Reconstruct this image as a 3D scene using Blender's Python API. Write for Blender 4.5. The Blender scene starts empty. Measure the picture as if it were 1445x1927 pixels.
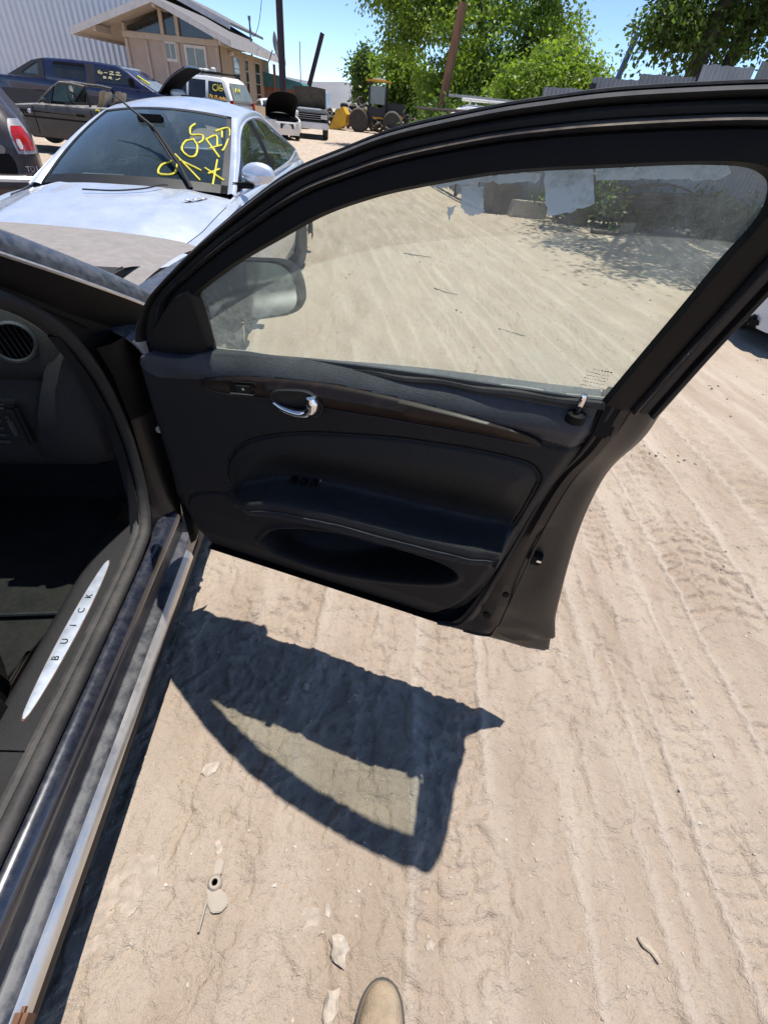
import bpy, bmesh, math, random
import numpy as np
from mathutils import Matrix, Vector

S = bpy.context.scene
COL = S.collection

# ------------------------------------------------------------------ camera, sky, sun, exposure
PITCH, ROLL, EYE = math.radians(40.5), math.radians(6.0), 1.50
fwd = Vector((0, math.cos(PITCH), -math.sin(PITCH)))
upv = Vector((0, math.sin(PITCH), math.cos(PITCH)))
rgt = Vector((1, 0, 0))
cx = rgt * math.cos(ROLL) + upv * math.sin(ROLL)
cy = -rgt * math.sin(ROLL) + upv * math.cos(ROLL)
cz = -fwd
cam_d = bpy.data.cameras.new('camera')
cam_d.sensor_fit = 'VERTICAL'
cam_d.sensor_height = 36.0
cam_d.lens = 36.0 * 884.0 / 1927.0
cam_d.clip_start = 0.02
cam_d.clip_end = 3000
cam = bpy.data.objects.new('camera', cam_d)
COL.objects.link(cam)
cam.matrix_world = Matrix(((cx.x, cy.x, cz.x, 0), (cx.y, cy.y, cz.y, 0), (cx.z, cy.z, cz.z, EYE), (0, 0, 0, 1)))
S.camera = cam

SUN_DIR = Vector((0.125, 0.14, 1.0)).normalized()
SUN_EL = math.asin(SUN_DIR.z)
world = bpy.data.worlds.new('World')
S.world = world
world.use_nodes = True
wn = world.node_tree
bg = wn.nodes['Background']
sky = wn.nodes.new('ShaderNodeTexSky')
sky.sky_type = 'NISHITA'
sky.sun_disc = False
sky.sun_elevation = SUN_EL
sky.sun_rotation = math.radians(45)
sky.altitude = 1800
sky.air_density = 0.6
sky.dust_density = 0.0
sky.ozone_density = 3.0
wn.links.new(sky.outputs[0], bg.inputs[0])
bg.inputs[1].default_value = 0.14

sun_d = bpy.data.lights.new('sun', 'SUN')
sun_d.energy = 4.0
sun_d.angle = math.radians(0.53)
sun_d.color = (1.0, 0.965, 0.91)
sun = bpy.data.objects.new('sun', sun_d)
COL.objects.link(sun)
sun.rotation_euler = SUN_DIR.to_track_quat('Z', 'Y').to_euler()
sun.location = (0, 0, 40)

S.view_settings.view_transform = 'Standard'
S.view_settings.look = 'None'
S.view_settings.exposure = 0.75
S.view_settings.gamma = 1.0
S.view_settings.use_curve_mapping = False
try:
    S.cycles.max_bounces = 10
    S.cycles.transparent_max_bounces = 24
    S.cycles.sample_clamp_indirect = 6.0
    S.cycles.caustics_reflective = False
    S.cycles.caustics_refractive = False
except Exception:
    pass

# ------------------------------------------------------------------ helpers
RNG = np.random.default_rng(7)
random.seed(7)

def link(o, parent=None):
    COL.objects.link(o)
    if parent is not None:
        o.parent = parent
    return o

def thing(name, label, cat, loc=(0, 0, 0), rz=0.0, group=None, parent=None):
    o = bpy.data.objects.new(name, None)
    o.empty_display_size = 0.2
    o.location = loc
    o.rotation_euler = (0, 0, rz)
    link(o, parent)
    o['label'] = label
    o['category'] = cat
    if group:
        o['group'] = group
    return o

def tag(o, label, cat, group=None):
    o['label'] = label
    o['category'] = cat
    if group:
        o['group'] = group
    return o

def mk(name, v, f, mat, parent=None, smooth=False, loc=None, rot=None):
    me = bpy.data.meshes.new(name)
    me.from_pydata([tuple(map(float, p)) for p in v], [], [tuple(map(int, q)) for q in f])
    me.update()
    if mat is not None:
        me.materials.append(mat)
    if smooth:
        me.polygons.foreach_set('use_smooth', [True] * len(me.polygons))
    o = bpy.data.objects.new(name, me)
    if loc is not None:
        o.location = loc
    if rot is not None:
        o.rotation_euler = rot
    return link(o, parent)

def share(name, me, parent=None, loc=(0, 0, 0), rot=(0, 0, 0), scale=(1, 1, 1)):
    o = bpy.data.objects.new(name, me)
    o.location = loc
    o.rotation_euler = rot
    o.scale = scale
    return link(o, parent)

class MB:
    """collects verts and faces of one mesh object"""
    def __init__(self):
        self.v = []
        self.f = []
    def add(self, v, f):
        b = len(self.v)
        self.v += [tuple(p) for p in v]
        self.f += [tuple(i + b for i in q) for q in f]
        return self
    def box(self, c, s, rz=0.0, M=None):
        hx, hy, hz = s[0] / 2, s[1] / 2, s[2] / 2
        ca, sa = math.cos(rz), math.sin(rz)
        vs = []
        for x, y, z in ((-1, -1, -1), (1, -1, -1), (1, 1, -1), (-1, 1, -1), (-1, -1, 1), (1, -1, 1), (1, 1, 1), (-1, 1, 1)):
            p = Vector((x * hx * ca - y * hy * sa, x * hx * sa + y * hy * ca, z * hz))
            if M is not None:
                p = M @ p
            vs.append((p.x + c[0], p.y + c[1], p.z + c[2]))
        return self.add(vs, [(0, 3, 2, 1), (4, 5, 6, 7), (0, 1, 5, 4), (1, 2, 6, 5), (2, 3, 7, 6), (3, 0, 4, 7)])
    def tube(self, pts, r, n=8, cap=True):
        pts = [Vector(p) for p in pts]
        rs = r if hasattr(r, '__len__') else [r] * len(pts)
        prev = None
        rings = []
        for i, p in enumerate(pts):
            t = (pts[min(i + 1, len(pts) - 1)] - pts[max(i - 1, 0)])
            if t.length < 1e-9:
                t = Vector((0, 0, 1))
            t.normalize()
            if prev is None:
                a = Vector((0, 0, 1)) if abs(t.z) < 0.9 else Vector((1, 0, 0))
                nx = t.cross(a).normalized()
            else:
                nx = (prev - t * prev.dot(t))
                nx = nx.normalized() if nx.length > 1e-6 else t.orthogonal().normalized()
            prev = nx
            ny = t.cross(nx)
            rings.append([p + (nx * math.cos(2 * math.pi * k / n) + ny * math.sin(2 * math.pi * k / n)) * rs[i] for k in range(n)])
        v = [tuple(q) for rg in rings for q in rg]
        f = []
        for i in range(len(rings) - 1):
            for k in range(n):
                f.append((i * n + k, i * n + (k + 1) % n, (i + 1) * n + (k + 1) % n, (i + 1) * n + k))
        if cap:
            f.append(tuple(range(n - 1, -1, -1)))
            f.append(tuple((len(rings) - 1) * n + k for k in range(n)))
        return self.add(v, f)
    def prism(self, poly, y0, y1, axis='y'):
        """extrude a polygon given in (x,z) along y (or (x,y) along z, or (y,z) along x)"""
        n = len(poly)
        def P(p, t):
            return {'y': (p[0], t, p[1]), 'z': (p[0], p[1], t), 'x': (t, p[0], p[1])}[axis]
        v = [P(p, y0) for p in poly] + [P(p, y1) for p in poly]
        f = [tuple(range(n)), tuple(range(2 * n - 1, n - 1, -1))]
        for i in range(n):
            j = (i + 1) % n
            f.append((i, i + n, j + n, j))
        return self.add(v, f)
    def grid(self, G):
        G = np.asarray(G)
        a, b = G.shape[:2]
        f = []
        for i in range(a - 1):
            for j in range(b - 1):
                f.append((i * b + j, (i + 1) * b + j, (i + 1) * b + j + 1, i * b + j + 1))
        return self.add(G.reshape(-1, 3).tolist(), f)
    def lathe(self, prof, n=16, c=(0, 0, 0), axis='z'):
        v = []
        for r, h in prof:
            for k in range(n):
                a = 2 * math.pi * k / n
                x, y = r * math.cos(a), r * math.sin(a)
                p = {'z': (x, y, h), 'y': (x, h, y), 'x': (h, x, y)}[axis]
                v.append((p[0] + c[0], p[1] + c[1], p[2] + c[2]))
        f = []
        for i in range(len(prof) - 1):
            for k in range(n):
                f.append((i * n + k, i * n + (k + 1) % n, (i + 1) * n + (k + 1) % n, (i + 1) * n + k))
        f.append(tuple(range(n - 1, -1, -1)))
        f.append(tuple((len(prof) - 1) * n + k for k in range(n)))
        return self.add(v, f)
    def build(self, name, mat, parent=None, smooth=False, bevel=0.0, seg=2, fixn=True, **k):
        o = mk(name, self.v, self.f, mat, parent, False, **k)
        if bevel > 0 or fixn:
            bm = bmesh.new()
            bm.from_mesh(o.data)
            if bevel > 0:
                bmesh.ops.remove_doubles(bm, verts=bm.verts, dist=1e-5)
                es = [e for e in bm.edges if len(e.link_faces) == 2 and e.calc_face_angle(0) > 0.5]
                bmesh.ops.bevel(bm, geom=es, offset=bevel, segments=seg, affect='EDGES', clamp_overlap=True)
            if fixn:
                bmesh.ops.recalc_face_normals(bm, faces=bm.faces)
            bm.to_mesh(o.data)
            bm.free()
        if smooth:
            o.data.polygons.foreach_set('use_smooth', [True] * len(o.data.polygons))
            try:
                o.data.set_sharp_from_angle(angle=math.radians(40))
            except Exception:
                pass
        return o

def cr1(P, n):
    """Catmull-Rom resample of control points P (k,dim) to n points (uniform in index)"""
    P = np.asarray(P, float)
    k = len(P)
    t = np.linspace(0, k - 1, n)
    i = np.clip(t.astype(int), 0, k - 2)
    u = (t - i)[:, None]
    Q = np.concatenate([[2 * P[0] - P[1]], P, [2 * P[-1] - P[-2]]])
    a, b, c, d = Q[i], Q[i + 1], Q[i + 2], Q[i + 3]
    return 0.5 * (2 * b + (c - a) * u + (2 * a - 5 * b + 4 * c - d) * u * u + (3 * b - a - 3 * c + d) * u ** 3)

def arc_resample(P, n):
    P = np.asarray(P, float)
    s = np.concatenate([[0], np.cumsum(np.linalg.norm(np.diff(P, axis=0), axis=1))])
    t = np.linspace(0, s[-1], n)
    return np.stack([np.interp(t, s, P[:, k]) for k in range(P.shape[1])], 1)

def crv(P, n):
    """smooth curve through P, evenly spaced"""
    return arc_resample(cr1(P, max(200, 4 * n)), n)

def coons(c0, c1, d0, d1):
    """c0,c1: (n,3) curves at v=0,1; d0,d1: (m,3) curves at u=0,1"""
    c0, c1, d0, d1 = map(np.asarray, (c0, c1, d0, d1))
    n, m = len(c0), len(d0)
    u = np.linspace(0, 1, n)[:, None, None]
    v = np.linspace(0, 1, m)[None, :, None]
    A = (1 - v) * c0[:, None] + v * c1[:, None]
    B = (1 - u) * d0[None] + u * d1[None]
    C = (1 - u) * (1 - v) * c0[0] + u * (1 - v) * c0[-1] + (1 - u) * v * c1[0] + u * v * c1[-1]
    return A + B - C

def ruled(c0, c1, m=8, bulge=None):
    c0, c1 = np.asarray(c0), np.asarray(c1)
    v = np.linspace(0, 1, m)[None, :, None]
    G = (1 - v) * c0[:, None] + v * c1[:, None]
    if bulge is not None:
        G = G + (4 * v * (1 - v)) * np.asarray(bulge)[None, None]
    return G

def flip(G):
    H = np.array(G)
    H[..., 1] *= -1
    return H

_tab = RNG.random((512, 512))
def vnoise(x, y):
    xi, yi = np.floor(x).astype(int), np.floor(y).astype(int)
    u, v = x - xi, y - yi
    u, v = u * u * (3 - 2 * u), v * v * (3 - 2 * v)
    T = lambda a, b: _tab[a % 512, b % 512]
    return (T(xi, yi) * (1 - u) + T(xi + 1, yi) * u) * (1 - v) + (T(xi, yi + 1) * (1 - u) + T(xi + 1, yi + 1) * u) * v

def fbm(x, y, o=4):
    s, a = 0, 0.5
    for k in range(o):
        s = s + a * (vnoise(x + 17.3 * k, y - 9.1 * k) - 0.5)
        x, y, a = x * 2.03, y * 2.03, a * 0.5
    return s

# ------------------------------------------------------------------ materials
def newmat(name):
    m = bpy.data.materials.new(name)
    m.use_nodes = True
    nt = m.node_tree
    for n in list(nt.nodes):
        nt.nodes.remove(n)
    out = nt.nodes.new('ShaderNodeOutputMaterial')
    return m, nt, out

def nd(nt, typ, **k):
    n = nt.nodes.new(typ)
    for a, b in k.items():
        setattr(n, a, b)
    return n

def noise(nt, coord, scale, detail=4, rough=0.6, dist=0.0):
    n = nd(nt, 'ShaderNodeTexNoise')
    n.inputs['Scale'].default_value = scale
    n.inputs['Detail'].default_value = detail
    n.inputs['Roughness'].default_value = rough
    n.inputs['Distortion'].default_value = dist
    nt.links.new(coord, n.inputs['Vector'])
    return n

def ramp(nt, fac, stops):
    r = nd(nt, 'ShaderNodeValToRGB')
    e = r.color_ramp.elements
    while len(e) < len(stops):
        e.new(0.5)
    for i, (p, c) in enumerate(stops):
        e[i].position = p
        e[i].color = (c, c, c, 1) if not hasattr(c, '__len__') else (*c, 1)
    nt.links.new(fac, r.inputs[0])
    return r

def mixc(nt, fac, a, b):
    m = nd(nt, 'ShaderNodeMix', data_type='RGBA')
    for sock, val in ((m.inputs[0], fac), (m.inputs[6], a), (m.inputs[7], b)):
        if hasattr(val, 'links'):
            nt.links.new(val, sock)
        elif hasattr(val, '__len__'):
            sock.default_value = (*val, 1)
        else:
            sock.default_value = val
    return m.outputs[2]

def mth(nt, op, a, b=None):
    m = nd(nt, 'ShaderNodeMath', operation=op)
    m.use_clamp = False
    for i, val in enumerate((a, b)):
        if val is None:
            continue
        if hasattr(val, 'links'):
            nt.links.new(val, m.inputs[i])
        else:
            m.inputs[i].default_value = val
    return m.outputs[0]

DUST = (0.36, 0.29, 0.215)
def pm(name, base, rough=0.5, metal=0.0, var=0.15, scale=6.0, bump=0.0, bscale=80.0, dust=0.0, dscale=3.0, coat=0.0, spec=None, dust_side=0.12, dustcol=DUST, stretch=None, dramp=(0.3, 0.65)):
    """procedural principled material: tonal variation, fine relief, dust that lies on upward faces"""
    m, nt, out = newmat(name)
    p = nd(nt, 'ShaderNodeBsdfPrincipled')
    nt.links.new(p.outputs[0], out.inputs[0])
    tc = nd(nt, 'ShaderNodeTexCoord')
    co = tc.outputs['Object']
    if stretch:
        mp = nd(nt, 'ShaderNodeMapping')
        mp.inputs['Scale'].default_value = stretch
        nt.links.new(co, mp.inputs[0])
        co = mp.outputs[0]
    n1 = noise(nt, co, scale, 5)
    lo = tuple(max(0.0, c * (1 - var)) for c in base)
    hi = tuple(min(1.0, c * (1 + var)) for c in base)
    col = mixc(nt, ramp(nt, n1.outputs[0], [(0.3, 0.0), (0.7, 1.0)]).outputs[0], lo, hi)
    rg = mth(nt, 'ADD', mth(nt, 'MULTIPLY', n1.outputs[0], 0.2), rough - 0.1)
    if dust > 0:
        ge = nd(nt, 'ShaderNodeNewGeometry')
        sx = nd(nt, 'ShaderNodeSeparateXYZ')
        nt.links.new(ge.outputs['Normal'], sx.inputs[0])
        upf = ramp(nt, sx.outputs[2], [(0.15, dust_side), (0.85, 1.0)]).outputs[0]
        n2 = noise(nt, tc.outputs['Object'], dscale, 7, 0.65)
        n3 = noise(nt, tc.outputs['Object'], dscale * 14, 3, 0.6)
        dn = mth(nt, 'MULTIPLY', ramp(nt, n2.outputs[0], [(dramp[0], 0.12), (dramp[1], 1.0)]).outputs[0], ramp(nt, n3.outputs[0], [(0.25, 0.55), (0.6, 1.0)]).outputs[0])
        df = mth(nt, 'MULTIPLY', mth(nt, 'MULTIPLY', upf, dn), dust)
        df = mth(nt, 'MINIMUM', df, 0.97)
        col = mixc(nt, df, col, dustcol)
        rg = mth(nt, 'ADD', rg, mth(nt, 'MULTIPLY', df, 0.6))
        if metal > 0:
            nt.links.new(mth(nt, 'MULTIPLY', mth(nt, 'SUBTRACT', 1.0, df), metal), p.inputs['Metallic'])
        if coat > 0:
            nt.links.new(mth(nt, 'MULTIPLY', mth(nt, 'SUBTRACT', 1.0, df), coat), p.inputs['Coat Weight'])
    else:
        p.inputs['Metallic'].default_value = metal
        p.inputs['Coat Weight'].default_value = coat
    p.inputs['Coat Roughness'].default_value = 0.06
    if spec is not None:
        p.inputs['Specular IOR Level'].default_value = spec
    nt.links.new(col, p.inputs['Base Color'])
    nt.links.new(rg, p.inputs['Roughness'])
    if bump > 0:
        nb = noise(nt, co, bscale, 3)
        b = nd(nt, 'ShaderNodeBump')
        b.inputs['Strength'].default_value = bump
        b.inputs['Distance'].default_value = 0.004
        nt.links.new(nb.outputs[0], b.inputs['Height'])
        nt.links.new(b.outputs[0], p.inputs['Normal'])
    return m

def glassm(name, tint, dust=0.08, refl=1.0, dustcol=(0.5, 0.5, 0.46), dscale=4.0):
    """thin pane: tinted see-through, mirror reflection by angle, a film of dust or of painted-in reflection"""
    m, nt, out = newmat(name)
    tr = nd(nt, 'ShaderNodeBsdfTransparent')
    tr.inputs[0].default_value = (*tint, 1)
    gl = nd(nt, 'ShaderNodeBsdfGlossy')
    gl.inputs['Roughness'].default_value = 0.02
    fr = nd(nt, 'ShaderNodeFresnel')
    fr.inputs[0].default_value = 1.5
    mx = nd(nt, 'ShaderNodeMixShader')
    nt.links.new(mth(nt, 'MINIMUM', mth(nt, 'MULTIPLY', fr.outputs[0], refl), 1.0), mx.inputs[0])
    nt.links.new(tr.outputs[0], mx.inputs[1])
    nt.links.new(gl.outputs[0], mx.inputs[2])
    df = nd(nt, 'ShaderNodeBsdfDiffuse')
    df.inputs[0].default_value = (*dustcol, 1)
    tc = nd(nt, 'ShaderNodeTexCoord')
    n2 = noise(nt, tc.outputs['Object'], dscale, 6, 0.65)
    n3 = noise(nt, tc.outputs['Object'], 90, 2, 0.5)
    fac = mth(nt, 'MULTIPLY', mth(nt, 'MULTIPLY', ramp(nt, n2.outputs[0], [(0.28, 0.45), (0.72, 1.55)]).outputs[0], ramp(nt, n3.outputs[0], [(0.3, 0.7), (0.7, 1.2)]).outputs[0]), dust)
    m2 = nd(nt, 'ShaderNodeMixShader')
    nt.links.new(fac, m2.inputs[0])
    tl = nd(nt, 'ShaderNodeBsdfTranslucent')
    tl.inputs[0].default_value = (*dustcol, 1)
    dm = nd(nt, 'ShaderNodeMixShader')
    dm.inputs[0].default_value = 0.5
    nt.links.new(df.outputs[0], dm.inputs[1])
    nt.links.new(tl.outputs[0], dm.inputs[2])
    nt.links.new(mx.outputs[0], m2.inputs[1])
    nt.links.new(dm.outputs[0], m2.inputs[2])
    nt.links.new(m2.outputs[0], out.inputs[0])
    return m

M = {}
M['black_paint'] = pm('black_paint', (0.012, 0.014, 0.02), 0.18, 0.0, 0.2, 5, dust=0.45, dscale=7, coat=0.8, dust_side=0.1)
M['black_paint_dusty'] = pm('black_paint_dusty', (0.014, 0.017, 0.026), 0.3, 0.0, 0.2, 5, dust=0.46, dscale=36, coat=0.6, dust_side=0.08, dustcol=(0.22, 0.205, 0.19), dramp=(0.36, 0.70))
M['shoulder_paint'] = pm('shoulder_paint', (0.010, 0.013, 0.024), 0.22, 0.0, 0.2, 5, dust=0.16, dscale=40, coat=0.9, dust_side=0.06, dustcol=(0.22, 0.205, 0.19), dramp=(0.40, 0.70))
M['pillar_dust'] = pm('pillar_dust', (0.02, 0.023, 0.03), 0.4, 0.0, 0.2, 5, dust=0.38, dscale=40, coat=0.3, dust_side=0.35, dustcol=(0.24, 0.24, 0.25), dramp=(0.4, 0.62))
M['hood_dust'] = pm('hood_dust', (0.19, 0.172, 0.162), 0.8, 0.0, 0.12, 9, bump=0.3, bscale=160, dust=0.9, dscale=26, dust_side=0.3, dustcol=(0.275, 0.25, 0.235))
M['jamb_paint'] = pm('jamb_paint', (0.011, 0.0095, 0.0095), 0.4, 0.0, 0.25, 5, dust=0.16, dscale=18, coat=0.12, spec=0.35, dust_side=0.4, dustcol=(0.20, 0.15, 0.115))
M['rubber'] = pm('rubber', (0.016, 0.016, 0.017), 0.6, 0.0, 0.2, 9, bump=0.15, bscale=150, spec=0.3, dust=0.28, dscale=9, dust_side=0.2, dustcol=(0.22, 0.2, 0.18))
M['trim'] = pm('trim', (0.008, 0.008, 0.0095), 0.62, 0.0, 0.15, 7, bump=0.5, bscale=420, spec=0.3, dust=0.05, dscale=5, dust_side=0.3, dustcol=(0.2, 0.18, 0.16))
M['trim_pad'] = pm('trim_pad', (0.022, 0.025, 0.031), 0.55, 0.0, 0.2, 7, bump=0.4, bscale=380, dust=0.3, dscale=9, dust_side=0.25, dustcol=(0.2, 0.2, 0.21))
M['leather'] = pm('leather', (0.009, 0.0085, 0.0085), 0.52, 0.0, 0.15, 7, bump=0.6, bscale=300, spec=0.35)
M['trim_grey'] = pm('trim_grey', (0.013, 0.013, 0.015), 0.65, 0.0, 0.12, 7, bump=0.5, bscale=350, spec=0.3, dust=0.08, dscale=6)
M['pillar_beige'] = pm('pillar_beige', (0.27, 0.23, 0.20), 0.8, 0.0, 0.1, 7, bump=0.2, bscale=300)
M['dark_plastic'] = pm('dark_plastic', (0.005, 0.005, 0.0055), 0.6, 0.0, 0.2, 7, bump=0.15, bscale=200, spec=0.15, dust=0.04)
M['chrome'] = pm('chrome', (0.78, 0.78, 0.80), 0.14, 1.0, 0.06, 9)
M['chrome_dusty'] = pm('chrome_dusty', (0.70, 0.69, 0.68), 0.3, 1.0, 0.12, 12, dust=0.45, dscale=6, dust_side=0.55, dustcol=(0.42, 0.36, 0.28), stretch=(0.4, 6, 6))
M['plate_metal'] = pm('plate_metal', (0.36, 0.40, 0.46), 0.45, 0.7, 0.15, 30)
M['bare_metal'] = pm('bare_metal', (0.42, 0.41, 0.39), 0.5, 0.8, 0.25, 14, dust=0.4)
M['carpet'] = pm('carpet', (0.02, 0.018, 0.016), 0.95, 0.0, 0.4, 60, bump=0.9, bscale=500, dust=0.35, dscale=9, dustcol=(0.13, 0.1, 0.075))
M['rust'] = pm('rust', (0.13, 0.06, 0.032), 0.85, 0.0, 0.5, 20, bump=0.5, bscale=120)
M['silver_paint'] = pm('silver_paint', (0.60, 0.65, 0.74), 0.26, 0.42, 0.04, 4, dust=0.16, dscale=4, coat=0.9, dust_side=0.25, dustcol=(0.55, 0.53, 0.5))
M['white_paint'] = pm('white_paint', (0.74, 0.74, 0.72), 0.35, 0.0, 0.06, 5, dust=0.3, dscale=4, coat=0.4)
M['blue_paint'] = pm('blue_paint', (0.006, 0.009, 0.045), 0.25, 0.1, 0.2, 4, dust=0.18, dscale=4, coat=0.7, dust_side=0.3, dustcol=(0.13, 0.12, 0.12))
M['cladding'] = pm('cladding', (0.020, 0.021, 0.026), 0.55, 0.0, 0.2, 5, dust=0.16, dust_side=0.35, dustcol=(0.14, 0.13, 0.12))
M['dusty_black'] = pm('dusty_black', (0.018, 0.018, 0.019), 0.4, 0.0, 0.3, 3, dust=0.85, dscale=5, dust_side=0.13, dustcol=(0.36, 0.34, 0.31))
M['brown_black'] = pm('brown_black', (0.030, 0.022, 0.022), 0.3, 0.15, 0.2, 4, dust=0.3, dscale=6, coat=0.5, dust_side=0.25, dustcol=(0.24, 0.21, 0.2))
M['dark_glass'] = pm('dark_glass', (0.012, 0.015, 0.016), 0.06, 0.0, 0.2, 4, dust=0.1, dust_side=0.6, coat=0.5, dustcol=(0.3, 0.3, 0.28))
M['pale_glass'] = pm('pale_glass', (0.16, 0.20, 0.20), 0.08, 0.0, 0.25, 2, dust=0.2, dust_side=0.6)
M['tire'] = pm('tire', (0.02, 0.02, 0.02), 0.8, 0.0, 0.3, 9, bump=0.3, bscale=60, dust=0.5, dscale=6, dust_side=0.3)
M['rim'] = pm('rim', (0.45, 0.45, 0.46), 0.35, 0.7, 0.1, 9, dust=0.4, dust_side=0.4)
M['red_lens'] = pm('red_lens', (0.38, 0.012, 0.010), 0.15, 0.0, 0.4, 40, coat=0.6)
M['clear_lens'] = pm('clear_lens', (0.62, 0.6, 0.58), 0.12, 0.1, 0.2, 25, coat=0.8)
M['yellow_ink'] = pm('yellow_ink', (0.72, 0.62, 0.06), 0.8, 0.0, 0.15, 40, bump=0.2)
M['cream_ink'] = pm('cream_ink', (0.62, 0.58, 0.34), 0.8, 0.0, 0.15, 40)
M['tan_seat'] = pm('tan_seat', (0.42, 0.36, 0.27), 0.7, 0.0, 0.15, 9, dust=0.2)
M['wood'] = None
def wood_mat():
    m, nt, out = newmat('burl_wood')
    p = nd(nt, 'ShaderNodeBsdfPrincipled')
    nt.links.new(p.outputs[0], out.inputs[0])
    tc = nd(nt, 'ShaderNodeTexCoord')
    n1 = noise(nt, tc.outputs['Object'], 22, 6, 0.7, 1.6)
    c = ramp(nt, n1.outputs[0], [(0.3, (0.005, 0.003, 0.002)), (0.55, (0.014, 0.006, 0.004)), (0.75, (0.04, 0.014, 0.007))])
    n2 = noise(nt, tc.outputs['Object'], 12, 5, 0.7)
    col = mixc(nt, mth(nt, 'MULTIPLY', ramp(nt, n2.outputs[0], [(0.55, 0.0), (0.75, 1.0)]).outputs[0], 0.12), c.outputs[0], (0.12, 0.10, 0.095))
    nt.links.new(col, p.inputs['Base Color'])
    p.inputs['Roughness'].default_value = 0.48
    p.inputs['Coat Weight'].default_value = 0.08
    p.inputs['Coat Roughness'].default_value = 0.3
    p.inputs['Specular IOR Level'].default_value = 0.35
    return m
M['wood'] = wood_mat()
M['door_glass'] = glassm('door_glass', (0.83, 0.90, 0.83), dust=0.24, dustcol=(0.56, 0.62, 0.56), dscale=5.0)
M['car_glass'] = glassm('car_glass', (0.46, 0.56, 0.57), dust=0.20, refl=1.4, dustcol=(0.24, 0.34, 0.39), dscale=1.2)  # bluish film colour paints in the sky reflected on the glass
M['side_glass'] = glassm('side_glass', (0.30, 0.36, 0.36), dust=0.08, refl=1.6, dustcol=(0.4, 0.42, 0.4))
M['mirror'] = pm('mirror', (0.66, 0.70, 0.70), 0.10, 1.0, 0.0, 6, dust=0.08, dscale=12, dust_side=0.9, dustcol=(0.45, 0.46, 0.44))
M['paper'] = pm('paper', (0.6, 0.62, 0.62), 0.8)
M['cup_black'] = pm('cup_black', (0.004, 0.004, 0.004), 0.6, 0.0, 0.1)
M['pale_rubber'] = pm('pale_rubber', (0.26, 0.27, 0.25), 0.6, 0.0, 0.2, 20, dust=0.4)
M['pale_blue'] = pm('pale_blue', (0.35, 0.5, 0.75), 0.4)
M['pale_blue_paint'] = pm('pale_blue_paint', (0.50, 0.60, 0.74), 0.3, 0.3, 0.06, 4, dust=0.2, coat=0.7)
M['amber_ink'] = pm('amber_ink', (0.75, 0.42, 0.04), 0.8, 0.0, 0.15, 40)
M['hood_liner'] = pm('hood_liner', (0.075, 0.06, 0.05), 0.95, 0.0, 0.4, 5, bump=0.5, bscale=30)
M['tan_board'] = pm('tan_board', (0.55, 0.40, 0.24), 0.8, 0.0, 0.15, 4, stretch=(1, 1, 6))
M['blue_post'] = pm('blue_post', (0.10, 0.16, 0.30), 0.5, 0.0, 0.2, 3)
M['shack_red'] = pm('shack_red', (0.30, 0.13, 0.09), 0.9, 0.0, 0.25, 2)
M['teal'] = pm('teal', (0.05, 0.16, 0.17), 0.6, 0.0, 0.2, 2)
M['dust_metal'] = pm('dust_metal', (0.40, 0.36, 0.31), 0.7, 0.3, 0.2, 30, dust=0.7, dust_side=0.5, dscale=30)
M['dust_cloth'] = pm('dust_cloth', (0.37, 0.305, 0.245), 0.95, 0.0, 0.25, 30, bump=0.8, bscale=200)
M['suede'] = pm('suede', (0.36, 0.27, 0.175), 0.95, 0.0, 0.35, 22, bump=0.8, bscale=300, dust=0.6, dscale=14, dust_side=0.3)
M['suede_dark'] = pm('suede_dark', (0.20, 0.15, 0.10), 0.9)
M['denim'] = pm('denim', (0.05, 0.06, 0.09), 0.95, 0.0, 0.2, 30)
M['vent_grey'] = pm('vent_grey', (0.035, 0.04, 0.045), 0.55, 0.0, 0.1, 7, bump=0.3, bscale=350)
M['bark_chip'] = pm('bark_chip', (0.40, 0.33, 0.25), 0.95, 0.0, 0.3, 60, bump=0.8, bscale=120)
def film_mat():
    m, nt, out = newmat('film_residue')
    tr = nd(nt, 'ShaderNodeBsdfTransparent')
    tr.inputs[0].default_value = (0.8, 0.85, 0.85, 1)
    df = nd(nt, 'ShaderNodeBsdfDiffuse')
    df.inputs[0].default_value = (0.62, 0.68, 0.72, 1)
    tl = nd(nt, 'ShaderNodeBsdfTranslucent')
    tl.inputs[0].default_value = (0.86, 0.93, 0.97, 1)
    a = nd(nt, 'ShaderNodeMixShader')
    a.inputs[0].default_value = 0.8
    nt.links.new(df.outputs[0], a.inputs[1])
    nt.links.new(tl.outputs[0], a.inputs[2])
    tc = nd(nt, 'ShaderNodeTexCoord')
    n = noise(nt, tc.outputs['Object'], 28, 6, 0.7)
    b = nd(nt, 'ShaderNodeMixShader')
    nt.links.new(ramp(nt, n.outputs[0], [(0.30, 0.35), (0.50, 0.9)]).outputs[0], b.inputs[0])
    nt.links.new(tr.outputs[0], b.inputs[1])
    nt.links.new(a.outputs[0], b.inputs[2])
    nt.links.new(b.outputs[0], out.inputs[0])
    return m
M['film'] = film_mat()
M['arm_pad'] = pm('arm_pad', (0.009, 0.0097, 0.0125), 0.5, 0.0, 0.15, 9, bump=0.6, bscale=380, spec=0.35, dust=0.08)
# ------------------------------------------------------------------ ground
def lane_s(x, y):
    t = np.maximum(y - 2.2, 0)
    return x + 0.23 * (np.sqrt(t * t + 1.0) - 1.0)

def gstep(v, a, b):
    t = np.clip((v - a) / (b - a), 0, 1)
    return t * t * (3 - 2 * t)

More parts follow.
